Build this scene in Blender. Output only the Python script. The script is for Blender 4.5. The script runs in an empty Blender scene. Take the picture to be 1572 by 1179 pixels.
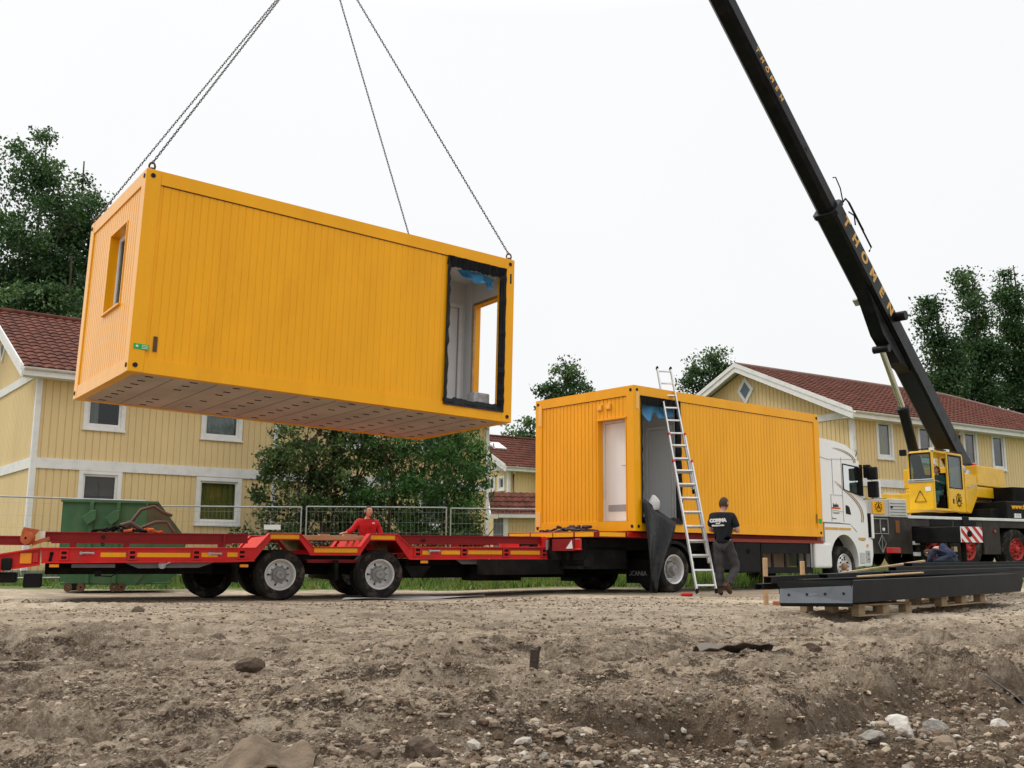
import bpy, bmesh, math, random
import numpy as np
from mathutils import Vector, Matrix, Euler
R = math.radians
rnd = random.Random(7)
rng = np.random.default_rng(11)
SC = bpy.context.scene
COL = SC.collection

# ------------------------------------------------------------------ camera, sky, sun, exposure
CAMZ = 0.68
TILT = 0.170
cd = bpy.data.cameras.new('camera'); cam = bpy.data.objects.new('camera', cd); COL.objects.link(cam)
cd.sensor_width = 36.0; cd.lens = 36.0 * 1539.0 / 1572.0
cd.clip_start = 0.1; cd.clip_end = 3000
cam.matrix_world = Matrix.Translation((0, 0, CAMZ)) @ Matrix.Rotation(math.pi / 2 + TILT, 4, 'X') @ Matrix.Rotation(0.004, 4, 'Z')
SC.camera = cam

SUN_DIR = Vector((-0.72, 0.36, 0.85)).normalized()       # towards the sun
W = bpy.data.worlds.new('World'); SC.world = W; W.use_nodes = True
nt = W.node_tree; nt.nodes.clear()
out = nt.nodes.new('ShaderNodeOutputWorld'); bg = nt.nodes.new('ShaderNodeBackground')
sky = nt.nodes.new('ShaderNodeTexSky'); sky.sky_type = 'NISHITA'; sky.sun_disc = False
sky.sun_elevation = math.asin(SUN_DIR.z); sky.sun_rotation = math.atan2(SUN_DIR.x, SUN_DIR.y)
sky.air_density = 1.0; sky.dust_density = 4.0
tc = nt.nodes.new('ShaderNodeTexCoord'); sep = nt.nodes.new('ShaderNodeSeparateXYZ')
ramp = nt.nodes.new('ShaderNodeValToRGB')                 # overcast cloud deck: brighter towards the zenith
ramp.color_ramp.elements[0].position = 0.0; ramp.color_ramp.elements[0].color = (9.0, 9.1, 9.15, 1)
ramp.color_ramp.elements[1].position = 1.0; ramp.color_ramp.elements[1].color = (23, 23, 23, 1)
e = ramp.color_ramp.elements.new(0.5); e.color = (9.35, 9.38, 9.38, 1)
cn = nt.nodes.new('ShaderNodeTexNoise'); cn.inputs['Scale'].default_value = 1.6; cn.inputs['Detail'].default_value = 4
cmul = nt.nodes.new('ShaderNodeMapRange'); cmul.inputs['To Min'].default_value = 0.94; cmul.inputs['To Max'].default_value = 1.03
vm = nt.nodes.new('ShaderNodeMixRGB'); vm.blend_type = 'MULTIPLY'; vm.inputs[0].default_value = 1
mix = nt.nodes.new('ShaderNodeMixRGB'); mix.inputs[0].default_value = 0.93
nt.links.new(tc.outputs['Generated'], sep.inputs[0]); nt.links.new(sep.outputs['Z'], ramp.inputs[0])
nt.links.new(tc.outputs['Generated'], cn.inputs['Vector']); nt.links.new(cn.outputs['Fac'], cmul.inputs['Value'])
nt.links.new(ramp.outputs[0], vm.inputs[1]); nt.links.new(cmul.outputs[0], vm.inputs[2])
nt.links.new(sky.outputs[0], mix.inputs[1]); nt.links.new(vm.outputs[0], mix.inputs[2])
nt.links.new(mix.outputs[0], bg.inputs['Color']); bg.inputs['Strength'].default_value = 0.1
nt.links.new(bg.outputs[0], out.inputs['Surface'])
sl = bpy.data.lights.new('sun', 'SUN'); sun = bpy.data.objects.new('sun', sl); COL.objects.link(sun)
sl.energy = 1.5; sl.angle = R(10); sl.color = (1.0, 0.95, 0.86)
sun.rotation_euler = (-SUN_DIR).to_track_quat('-Z', 'Y').to_euler()
SC.view_settings.view_transform = 'Standard'; SC.view_settings.look = 'None'
SC.view_settings.gamma = 1; SC.view_settings.exposure = 0.13; SC.view_settings.use_curve_mapping = False
SC.cycles.max_bounces = 6; SC.cycles.transparent_max_bounces = 12

# ------------------------------------------------------------------ materials
MATS = {}
def srgb(r, g, b):
    f = lambda c: (c / 255 / 12.92) if c / 255 <= 0.04045 else ((c / 255 + 0.055) / 1.055) ** 2.4
    return (f(r), f(g), f(b))
def mat(name, col, rough=0.6, metal=0.0, var=0.08, vscale=3.0, bump=0.0, bscale=30.0, dirt=None, dscale=1.5, damt=0.35,
        coat=0.0, spec=0.28, stretch=None, col2=None):
    if name in MATS: return MATS[name]
    m = bpy.data.materials.new(name); m.use_nodes = True; t = m.node_tree; n = t.nodes; l = t.links
    p = n['Principled BSDF']; p.inputs['Roughness'].default_value = rough; p.inputs['Metallic'].default_value = metal
    p.inputs['Coat Weight'].default_value = coat; p.inputs['Coat Roughness'].default_value = 0.15
    p.inputs['Specular IOR Level'].default_value = spec
    co = n.new('ShaderNodeTexCoord'); vec = co.outputs['Object']
    if stretch:
        mp = n.new('ShaderNodeMapping'); mp.inputs['Scale'].default_value = stretch; l.new(vec, mp.inputs[0]); vec = mp.outputs[0]
    nz = n.new('ShaderNodeTexNoise'); nz.inputs['Scale'].default_value = vscale; nz.inputs['Detail'].default_value = 5
    l.new(vec, nz.inputs['Vector'])
    mx = n.new('ShaderNodeMixRGB')
    mx.inputs[1].default_value = tuple(c * (1 - var) for c in col) + (1,)
    mx.inputs[2].default_value = (tuple(min(1, c * (1 + var)) for c in col) if col2 is None else tuple(col2)) + (1,)
    st = n.new('ShaderNodeMapRange'); st.inputs['From Min'].default_value = 0.3; st.inputs['From Max'].default_value = 0.7
    l.new(nz.outputs['Fac'], st.inputs['Value']); l.new(st.outputs[0], mx.inputs[0])
    c = mx.outputs[0]
    if dirt:
        n2 = n.new('ShaderNodeTexNoise'); n2.inputs['Scale'].default_value = dscale; n2.inputs['Detail'].default_value = 8
        n2.inputs['Roughness'].default_value = 0.7; l.new(vec, n2.inputs['Vector'])
        r2 = n.new('ShaderNodeMapRange'); r2.inputs['From Min'].default_value = 0.5; r2.inputs['From Max'].default_value = 0.72
        r2.inputs['To Max'].default_value = damt; l.new(n2.outputs['Fac'], r2.inputs['Value'])
        m2 = n.new('ShaderNodeMixRGB'); m2.inputs[2].default_value = tuple(dirt) + (1,)
        l.new(r2.outputs[0], m2.inputs[0]); l.new(c, m2.inputs[1]); c = m2.outputs[0]
        rr = n.new('ShaderNodeMapRange'); rr.inputs['To Min'].default_value = rough; rr.inputs['To Max'].default_value = min(1, rough + .35)
        l.new(r2.outputs[0], rr.inputs['Value']); l.new(rr.outputs[0], p.inputs['Roughness'])
    l.new(c, p.inputs['Base Color'])
    if bump:
        n3 = n.new('ShaderNodeTexNoise'); n3.inputs['Scale'].default_value = bscale; n3.inputs['Detail'].default_value = 6
        l.new(vec, n3.inputs['Vector']); b = n.new('ShaderNodeBump'); b.inputs['Strength'].default_value = bump
        b.inputs['Distance'].default_value = 0.02; l.new(n3.outputs['Fac'], b.inputs['Height']); l.new(b.outputs[0], p.inputs['Normal'])
    MATS[name] = m
    return m
def glassmat(name, tint=(.8, .85, .85), dark=0.35, refl=.14):
    if name in MATS: return MATS[name]
    m = bpy.data.materials.new(name); m.use_nodes = True; t = m.node_tree; n = t.nodes; l = t.links; n.clear()
    o = n.new('ShaderNodeOutputMaterial'); tr = n.new('ShaderNodeBsdfTransparent'); gl = n.new('ShaderNodeBsdfGlossy')
    tr.inputs[0].default_value = tuple(c * dark for c in tint) + (1,); gl.inputs['Roughness'].default_value = 0.03
    fr = n.new('ShaderNodeLayerWeight'); fr.inputs[0].default_value = 0.35
    mp = n.new('ShaderNodeMapRange'); mp.inputs['To Min'].default_value = 0.03; mp.inputs['To Max'].default_value = refl
    mx = n.new('ShaderNodeMixShader'); l.new(fr.outputs['Fresnel'], mp.inputs['Value']); l.new(mp.outputs[0], mx.inputs[0])
    l.new(tr.outputs[0], mx.inputs[1]); l.new(gl.outputs[0], mx.inputs[2]); l.new(mx.outputs[0], o.inputs[0])
    MATS[name] = m
    return m
ORANGE = srgb(238, 150, 0)
M_or = mat('container_paint', (0.88, 0.395, 0.0015), 0.5, var=0.05, vscale=1.6, dirt=(.66, .26, .006), dscale=1.1, damt=.32, stretch=(1.4, 1.4, .4), bump=.10, bscale=1.3, coat=1.0, spec=.10)
_p = M_or.node_tree.nodes['Principled BSDF']; _p.inputs['Coat IOR'].default_value = 1.26; _p.inputs['Coat Roughness'].default_value = .22
M_orpatch = mat('container_paint_patch', (0.86, 0.50, 0.14), 0.5, var=0.04)
M_ply = mat('underside_board', (0.40, 0.345, 0.29), 0.8, var=0.18, vscale=2.0, dirt=(.30, .29, .27), dscale=1.3, damt=.8, stretch=(1, .35, 1))
M_black = mat('black_paint', (0.010, 0.010, 0.011), 0.5, var=0.3, dirt=(.030, .026, .022), dscale=2.5, damt=.6, spec=.12)
M_blackgl = mat('boom_paint', (0.007, 0.008, 0.009), 0.34, var=0.3, vscale=2, dirt=(.022, .017, .014), dscale=3, damt=.6, bump=.12, bscale=9, spec=.16)
M_film = mat('black_membrane', (0.007, 0.007, 0.009), 0.4, var=0.2, spec=.15, bump=.5, bscale=14)
M_red = mat('trailer_red', (0.66, 0.010, 0.010), 0.42, var=0.12, dirt=(.24, .07, .05), dscale=4.5, damt=.7, coat=.1)
M_dred = mat('dark_red', (0.26, 0.008, 0.010), 0.5, var=0.2, dirt=(.12, .03, .02), dscale=3, damt=.6)
M_tape = mat('yellow_reflector', (0.92, 0.43, 0.004), 0.35, var=0.06, vscale=20)
M_tyre = mat('tyre_rubber', (0.018, 0.017, 0.016), 0.85, var=0.2, spec=.1, dirt=(.16, .13, .10), dscale=4, damt=.75, bump=.3, bscale=25)
M_rim = mat('silver_rim', (0.74, 0.74, 0.73), 0.38, metal=0.25, var=0.08, dirt=(.38, .34, .30), dscale=5, damt=.45)
M_rimd = mat('grey_hub', (0.30, 0.30, 0.295), 0.55, metal=0.1, var=0.15, dirt=(.12, .10, .08), dscale=6, damt=.8)
M_chas = mat('chassis_grime', (0.008, 0.0075, 0.007), 0.7, var=0.3, dirt=(.026, .022, .019), dscale=3, damt=.8, spec=.1)
M_grey = mat('galvanised_grey', (0.15, 0.15, 0.15), 0.55, metal=.2, var=0.15, dirt=(.10, .08, .07), dscale=3, damt=.5)
M_galv = mat('galvanised_tube', (0.38, 0.39, 0.39), 0.45, metal=.5, var=0.15)
M_alu = mat('aluminium', (0.62, 0.62, 0.61), 0.38, metal=0.55, var=0.08, dirt=(.38, .36, .33), dscale=6, damt=.5)
M_white = mat('white_trim', (0.74, 0.74, 0.72), 0.6, var=0.05, dirt=(.48, .47, .44), dscale=2.5, damt=.55)
M_cab = mat('white_cab_paint', (0.80, 0.80, 0.78), 0.28, var=0.02, coat=.5, dirt=(.6, .57, .52), dscale=1.5, damt=.25)
M_intw = mat('interior_white', (0.66, 0.67, 0.67), 0.6, var=0.03)
M_intg = mat('interior_panel_line', (0.33, 0.33, 0.34), 0.6, var=0.03)
M_wood = mat('raw_timber', (0.52, 0.34, 0.18), 0.8, var=0.15, vscale=4, stretch=(.4, 3, 3), dirt=(.3, .22, .15), damt=.6)
M_palw = mat('pallet_timber', (0.42, 0.31, 0.19), 0.85, var=0.2, vscale=5, dirt=(.2, .15, .1), damt=.7)
M_yel = mat('house_yellow', (0.70, 0.535, 0.275), 0.75, var=0.05, vscale=1.0, dirt=(.55, .43, .24), dscale=.7, damt=.5, stretch=(1, 1, .3))
M_tile = mat('roof_tile', (0.110, 0.036, 0.024), 0.7, var=0.4, vscale=3, dirt=(.055, .034, .026), dscale=1.2, damt=.9, spec=.08)
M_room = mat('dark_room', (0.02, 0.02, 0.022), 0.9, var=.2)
M_cur = mat('olive_curtain', (0.48, 0.42, 0.12), 0.8, var=.3, vscale=6, stretch=(6, 6, .6))
M_blind = mat('brown_blind', (0.20, 0.13, 0.10), 0.8, var=.25, vscale=3)
M_gcur = mat('pale_curtain', (0.62, 0.62, 0.60), 0.8, var=.2, vscale=6, stretch=(6, 6, .6))
M_glass = glassmat('window_glass', (.85, .9, .9), .8)
M_cabglass = glassmat('cab_glass', (.55, .7, .68), .8, .8)
M_skip = mat('skip_green', (0.045, 0.135, 0.06), 0.55, var=0.15, dirt=(.10, .15, .09), dscale=1.8, damt=.7)
M_skipr = mat('skip_rust_inside', (0.075, 0.085, 0.045), 0.8, var=0.3, dirt=(.17, .07, .03), dscale=5, damt=.9)
M_rust = mat('rusty_iron', (0.10, 0.055, 0.035), 0.8, var=0.3)
M_cry = mat('crane_yellow', (0.80, 0.45, 0.008), 0.42, var=0.06, dirt=(.45, .27, .05), dscale=2.2, damt=.45, coat=.2)
M_letter = mat('gold_letter', (0.62, 0.36, 0.10), 0.55, var=0.12, vscale=9)
M_blue = mat('blue_plastic', (0.05, 0.24, 0.46), 0.35, var=0.15, vscale=5, bump=.3, bscale=9)
M_green = mat('green_sticker', (0.0, 0.40, 0.07), 0.5, var=0.05)
M_wstick = mat('white_sticker', (0.78, 0.78, 0.78), 0.5, var=0.03)
M_rwred = mat('warning_red', (0.55, 0.02, 0.02), 0.4, var=0.05)
M_tail = mat('red_lens', (0.50, 0.012, 0.008), 0.2, var=0.1, coat=.6)
M_or_l = mat('amber_lens', (0.85, 0.30, 0.01), 0.25, var=0.05, coat=.5)
M_strap = mat('orange_strap', (0.62, 0.13, 0.03), 0.7, var=0.25, vscale=8)
M_brick = mat('terracotta', (0.42, 0.15, 0.08), 0.8, var=0.2)
M_steel = mat('anthracite_steel', (0.013, 0.014, 0.015), 0.5, var=0.2, dirt=(.035, .028, .022), dscale=2, damt=.6, spec=.14)
M_steell = mat('grey_coated_plate', (0.15, 0.165, 0.18), 0.35, metal=.25, var=0.08, dirt=(.09, .1, .11), dscale=4, damt=.5)
M_skin = mat('skin', (0.50, 0.27, 0.19), 0.55, var=.06)
M_hair = mat('brown_hair', (0.055, 0.03, 0.018), 0.7, var=.3, vscale=60, bump=.6, bscale=90)
M_polo = mat('black_polo', (0.010, 0.011, 0.016), 0.85, var=.2, bump=.5, bscale=9)
M_trous = mat('grey_work_trousers', (0.050, 0.048, 0.050), 0.9, var=.25, vscale=5, bump=.8, bscale=9)
M_shoe = mat('brown_shoe', (0.07, 0.035, 0.022), 0.7, var=.3)
M_jack = mat('red_jacket', (0.42, 0.010, 0.014), 0.8, var=.12, vscale=6, bump=.6, bscale=9)
M_navy = mat('navy_sweater', (0.030, 0.036, 0.075), 0.9, var=.25, vscale=10, bump=.6, bscale=25)
M_teal = mat('green_overall', (0.03, 0.09, 0.085), 0.85, var=.3, bump=.6, bscale=12)
M_bark = mat('bark', (0.085, 0.062, 0.045), 0.9, var=.3, bump=.8, bscale=14, stretch=(1, 1, .2))
def leafmat(name, col, tr=.25):
    m = mat(name, col, 0.5, var=0.35, vscale=1.6)
    t = m.node_tree; p = t.nodes['Principled BSDF']; o = [x for x in t.nodes if x.type == 'OUTPUT_MATERIAL'][0]
    tl = t.nodes.new('ShaderNodeBsdfTranslucent'); tl.inputs[0].default_value = (col[0] * 1.5, col[1] * 1.6, col[2], 1)
    mx = t.nodes.new('ShaderNodeMixShader'); mx.inputs[0].default_value = tr
    t.links.new(p.outputs[0], mx.inputs[1]); t.links.new(tl.outputs[0], mx.inputs[2]); t.links.new(mx.outputs[0], o.inputs[0])
    return m
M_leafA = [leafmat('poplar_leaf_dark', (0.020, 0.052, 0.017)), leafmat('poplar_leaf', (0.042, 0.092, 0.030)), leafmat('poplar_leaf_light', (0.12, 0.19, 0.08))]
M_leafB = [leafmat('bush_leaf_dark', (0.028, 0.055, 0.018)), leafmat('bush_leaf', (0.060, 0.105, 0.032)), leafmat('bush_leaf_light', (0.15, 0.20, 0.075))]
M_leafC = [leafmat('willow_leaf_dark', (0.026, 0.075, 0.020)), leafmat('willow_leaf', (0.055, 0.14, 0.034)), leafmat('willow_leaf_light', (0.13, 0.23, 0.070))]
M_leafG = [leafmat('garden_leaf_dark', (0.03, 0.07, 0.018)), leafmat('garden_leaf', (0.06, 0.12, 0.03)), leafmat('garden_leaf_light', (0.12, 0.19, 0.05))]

# ------------------------------------------------------------------ mesh helpers
class MB:
    def __init__(s, mir=None): s.v = []; s.f = []; s.m = []; s.mir = mir
    def add(s, vs, fs, m=0):
        b = len(s.v)
        if s.mir is not None: vs = [(s.mir - a[0], a[1], a[2]) for a in vs]
        s.v += [tuple(a) for a in vs]
        s.f += [tuple(b + i for i in (f[::-1] if s.mir is not None else f)) for f in fs]; s.m += [m] * len(fs)
        return s
    def box(s, x0, x1, y0, y1, z0, z1, m=0):
        vs = [(x, y, z) for z in (z0, z1) for y in (y0, y1) for x in (x0, x1)]
        return s.add(vs, [(0, 2, 3, 1), (4, 5, 7, 6), (0, 1, 5, 4), (2, 6, 7, 3), (0, 4, 6, 2), (1, 3, 7, 5)], m)
    def beam(s, p0, p1, w, h, up=(0, 0, 1), m=0, w1=None, h1=None):
        p0 = Vector(p0); p1 = Vector(p1); d = (p1 - p0).normalized(); sd = d.cross(Vector(up))
        if sd.length < 1e-5: sd = d.cross(Vector((1, 0, 0)))
        sd.normalize(); u = sd.cross(d)
        w1 = w if w1 is None else w1; h1 = h if h1 is None else h1
        vs = []
        for p, ww, hh in ((p0, w, h), (p1, w1, h1)):
            for a, b in ((-1, -1), (1, -1), (1, 1), (-1, 1)): vs.append(p + sd * a * ww / 2 + u * b * hh / 2)
        return s.add(vs, [(0, 1, 2, 3), (7, 6, 5, 4), (0, 4, 5, 1), (1, 5, 6, 2), (2, 6, 7, 3), (3, 7, 4, 0)], m)
    def prism(s, pts, a0, a1, axis='y', m=0):
        n = len(pts)
        def P(p, a):
            return (p[0], a, p[1]) if axis == 'y' else ((a, p[0], p[1]) if axis == 'x' else (p[0], p[1], a))
        vs = [P(p, a0) for p in pts] + [P(p, a1) for p in pts]
        fs = [tuple(range(n)), tuple(range(2 * n - 1, n - 1, -1))] + [(i, i + n, (i + 1) % n + n, (i + 1) % n) for i in range(n)]
        return s.add(vs, fs, m)
    def ring(s, c, ax, r, n, ry=None):
        ax = Vector(ax).normalized(); a = ax.cross(Vector((0, 0, 1)))
        if a.length < 1e-4: a = Vector((1, 0, 0))
        a.normalize(); b = ax.cross(a); c = Vector(c)
        return [c + a * r * math.cos(2 * math.pi * i / n) + b * (ry or r) * math.sin(2 * math.pi * i / n) for i in range(n)]
    def cyl(s, p0, p1, r0, r1=None, n=16, caps=True, m=0):
        r1 = r0 if r1 is None else r1; ax = Vector(p1) - Vector(p0)
        vs = s.ring(p0, ax, r0, n) + s.ring(p1, ax, r1, n)
        fs = [(i, (i + 1) % n, (i + 1) % n + n, i + n) for i in range(n)]
        if caps: fs += [tuple(range(n - 1, -1, -1)), tuple(range(n, 2 * n))]
        return s.add(vs, fs, m)
    def tube(s, pts, r, n=8, m=0, r1=None):
        pts = [Vector(p) for p in pts]; k = len(pts); vs = []
        for i, p in enumerate(pts):
            d = pts[min(k - 1, i + 1)] - pts[max(0, i - 1)]
            rr = r if r1 is None else r + (r1 - r) * i / (k - 1)
            vs += s.ring(p, d, rr, n)
        fs = [(j * n + i, j * n + (i + 1) % n, (j + 1) * n + (i + 1) % n, (j + 1) * n + i) for j in range(k - 1) for i in range(n)]
        fs += [tuple(range(n - 1, -1, -1)), tuple(range((k - 1) * n, k * n))]
        return s.add(vs, fs, m)
    def lathe(s, prof, c=(0, 0, 0), ax=(0, 1, 0), n=40, m=0):
        c = Vector(c); axv = Vector(ax).normalized(); vs = []
        for r, h in prof: vs += s.ring(c + axv * h, axv, max(r, 1e-4), n)
        k = len(prof)
        fs = [(j * n + i, j * n + (i + 1) % n, (j + 1) * n + (i + 1) % n, (j + 1) * n + i) for j in range(k - 1) for i in range(n)]
        return s.add(vs, fs, m)
    def ell(s, c, rx, ry, rz, n=12, k=8, m=0, rot=None):
        vs = []; c = Vector(c)
        for j in range(k + 1):
            th = math.pi * j / k
            for i in range(n):
                ph = 2 * math.pi * i / n
                v = Vector((rx * math.sin(th) * math.cos(ph), ry * math.sin(th) * math.sin(ph), rz * math.cos(th)))
                if rot is not None: v = rot @ v
                vs.append(c + v)
        fs = [(j * n + i, (j + 1) * n + i, (j + 1) * n + (i + 1) % n, j * n + (i + 1) % n) for j in range(k) for i in range(n)]
        return s.add(vs, fs, m)
    def pieces(s):
        n = len(s.v); par = list(range(n))
        def find(a):
            while par[a] != a: par[a] = par[par[a]]; a = par[a]
            return a
        for f in s.f:
            a = find(f[0])
            for b in f[1:]: par[find(b)] = a
        isl = {}
        for i in range(n): isl.setdefault(find(i), []).append(i)
        ks = list(isl)
        if not 1 < len(ks) <= 300: return None
        V = np.array([tuple(a) for a in s.v]); lo = np.array([V[isl[k]].min(0) for k in ks]); hi = np.array([V[isl[k]].max(0) for k in ks]); sz = (hi - lo).max(1)
        gap = np.maximum(0, np.maximum(lo[:, None] - hi[None], lo[None] - hi[:, None])); near = np.sqrt((gap ** 2).sum(2)) <= np.maximum(.02, .5 * np.maximum(sz[:, None], sz[None])) * .98
        lab = [-1] * len(ks); c = 0
        for i in range(len(ks)):
            if lab[i] >= 0: continue
            st = [i]; lab[i] = c
            while st:
                a = st.pop()
                for b in np.nonzero(near[a])[0]:
                    if lab[b] < 0: lab[b] = c; st.append(b)
            c += 1
        if c < 2: return None
        root = {k: lab[i] for i, k in enumerate(ks)}; outm = [MB() for _ in range(c)]; mp = {}
        for i in range(n):
            r = root[find(i)]; mp[i] = (r, len(outm[r].v)); outm[r].v.append(s.v[i])
        for f, m in zip(s.f, s.m):
            r = mp[f[0]][0]; outm[r].f.append(tuple(mp[i][1] for i in f)); outm[r].m.append(m)
        return sorted(outm, key=lambda q: -len(q.v))
    def build(s, name, mats, parent=None, smooth=None, bevel=0.0, label=None, segs=1, split=True):
        if parent is not None and split:
            ps = s.pieces()
            if ps: return [p.build(name, mats, parent, smooth, bevel, label, segs, False) for p in ps][0]
        me = bpy.data.meshes.new(name); me.from_pydata(s.v, [], s.f)
        if not isinstance(mats, (list, tuple)): mats = [mats]
        for m in mats: me.materials.append(m)
        me.polygons.foreach_set('material_index', s.m)
        if bevel or smooth is not None:
            bm = bmesh.new(); bm.from_mesh(me)
            if smooth is not None: bmesh.ops.remove_doubles(bm, verts=bm.verts, dist=1e-5)
            if bevel:
                es = [e for e in bm.edges if len(e.link_faces) == 2 and e.calc_face_angle(0) > 0.6]
                bmesh.ops.bevel(bm, geom=es, offset=bevel, segments=segs, profile=.6, affect='EDGES', clamp_overlap=True)
            bmesh.ops.recalc_face_normals(bm, faces=bm.faces)
            if smooth is not None:
                for f in bm.faces: f.smooth = True
                for e in bm.edges: e.smooth = not (len(e.link_faces) == 2 and e.calc_face_angle(0) > R(smooth))
            bm.to_mesh(me); bm.free()
        me.validate(); me.update()
        o = bpy.data.objects.new(name, me); COL.objects.link(o)
        if parent: o.parent = parent
        if label: o['label'] = label
        return o
def tag(o, label, cat, group=None):
    o['label'] = label; o['category'] = cat
    if group: o['group'] = group
    return o
def thing(name, label, cat, loc=(0, 0, 0), rz=0.0, group=None, rot=None):
    o = bpy.data.objects.new(name, None); COL.objects.link(o); o.empty_display_size = .3
    o.location = loc; o.rotation_euler = rot if rot is not None else (0, 0, rz)
    return tag(o, label, cat, group)
def copy_tree(o, parent=None):
    c = o.copy(); COL.objects.link(c); c.parent = parent
    for ch in [x for x in bpy.data.objects if x.parent == o]: copy_tree(ch, c)
    return c
def text(s, size, mtx, m, parent, name, ext=0.004, sx=1.0, align='CENTER', bold=0.0, label=None):
    cu = bpy.data.curves.new(name, 'FONT'); cu.body = s; cu.size = size; cu.extrude = ext; cu.align_x = align; cu.align_y = 'CENTER'
    cu.offset = bold; cu.resolution_u = 3
    t = bpy.data.objects.new(name, cu); COL.objects.link(t)
    me = bpy.data.meshes.new_from_object(t.evaluated_get(bpy.context.evaluated_depsgraph_get()))
    bpy.data.objects.remove(t); me.transform(mtx @ Matrix.Diagonal((sx, 1, 1, 1))); me.name = name; me.materials.clear(); me.materials.append(m)
    o = bpy.data.objects.new(name, me); COL.objects.link(o); o.parent = parent
    if label: o['label'] = label
    return o
def frame(right, up, org):
    r = Vector(right).normalized(); u = Vector(up); u = (u - r * u.dot(r)).normalized(); n = r.cross(u)
    return Matrix(((r.x, u.x, n.x, org[0]), (r.y, u.y, n.y, org[1]), (r.z, u.z, n.z, org[2]), (0, 0, 0, 1)))

# ------------------------------------------------------------------ noise and ground height
def _h(ix, iy, s):
    a = (ix.astype(np.int64) * 374761393 + iy.astype(np.int64) * 668265263 + s * 974634777) & 0x7fffffff
    a = ((a ^ (a >> 13)) * 1274126177) & 0x7fffffff
    return ((a ^ (a >> 16)) & 0xffff) / 65535.0
def vnoise(x, y, s=0):
    ix = np.floor(x); iy = np.floor(y); fx = x - ix; fy = y - iy
    fx = fx * fx * (3 - 2 * fx); fy = fy * fy * (3 - 2 * fy)
    a = _h(ix, iy, s); b = _h(ix + 1, iy, s); c = _h(ix, iy + 1, s); d = _h(ix + 1, iy + 1, s)
    return (a + (b - a) * fx + (c - a) * fy + (a - b - c + d) * fx * fy) * 2 - 1
def fbm(x, y, o=4, s=0, g=.5):
    r = 0; a = 1.0
    for i in range(o): r = r + a * vnoise(x * 2 ** i + 13.7 * i, y * 2 ** i + 7.1 * i, s + i); a *= g
    return r
def sstep(a, b, x):
    t = np.clip((x - a) / (b - a), 0, 1); return t * t * (3 - 2 * t)
def bump2(x, y, cx, cy, rx, ry, yaw=0.0):
    c, s = math.cos(yaw), math.sin(yaw); u = (x - cx) * c + (y - cy) * s; v = -(x - cx) * s + (y - cy) * c
    return np.exp(-(u / rx) ** 2 - (v / ry) ** 2)
def pit_lip(x):     # y of the upper edge of the excavated step in the right foreground
    return 5.0 + 0.42 * np.clip(x, 0, 2) + .74 * np.clip(x - 1.6, 0, 50) + .16 * np.sin(x * 3.1) + .09 * np.sin(x * 7.3 + 1)
def pit(x, y):
    l = pit_lip(x); t = sstep(0.0, .24, l - y)
    return -0.19 * t * sstep(-.1, .8, x)
def base_z(x, y):
    x = np.asarray(x, float); y = np.asarray(y, float)
    z = 0.31 * sstep(20, 27, y + .35 * x - 4) * sstep(5, 9, x)
    z = z + 0.10 * sstep(12, 16, y) * sstep(4.5, 7.5, x) * (1 - sstep(17, 21, y))
    z = z - 0.08 * sstep(1.2, -1.5, x) * sstep(14, 17, y)
    z = z + .42 * bump2(x, y, -11.2, 18.6, 1.5, 1.2, .3)
    z = z + pit(x, y)
    # long rut running away to the right, with a berm
    v = (x - 0.0) * (-math.sin(R(52))) + (y - 7.0) * math.cos(R(52)); u = (x) * math.cos(R(52)) + (y - 7.0) * math.sin(R(52))
    m = sstep(-.8, .6, u) * (1 - sstep(8, 11, u))
    z = z + m * (-.12 * np.exp(-((v + .05 + .12 * np.sin(u * 1.3)) / .14) ** 2) + .035 * np.exp(-((v - .34) / .2) ** 2))
    return z
def clods(x, y, cell, s, prob, hf):
    """broken lumps and half buried stones, as faceted bumps on a jittered grid"""
    ix = np.floor(x / cell); iy = np.floor(y / cell); out = np.zeros(np.shape(x))
    for dx in (-1, 0, 1):
        for dy in (-1, 0, 1):
            cx = ix + dx; cy = iy + dy; r = [_h(cx, cy, s + 17 * k) for k in range(6)]
            rad = cell * (.20 + .38 * r[2] ** 1.5); u0 = x - (cx + .15 + .7 * r[0]) * cell; v0 = y - (cy + .15 + .7 * r[1]) * cell
            a = r[3] * 6.283; ca, sa = np.cos(a), np.sin(a); u = np.abs(u0 * ca + v0 * sa + .25 * np.abs(v0)); v = np.abs(-u0 * sa + v0 * ca) / (.6 + .4 * r[4])
            d = np.maximum(np.maximum(u, v), (u + v) * .74) / rad
            h = rad * hf * np.clip((1 - d) * 1.7, 0, 1) * (.55 + .45 * r[5])
            out = np.maximum(out, np.where(_h(cx, cy, s + 211) < prob, h, 0))
    return out
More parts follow.
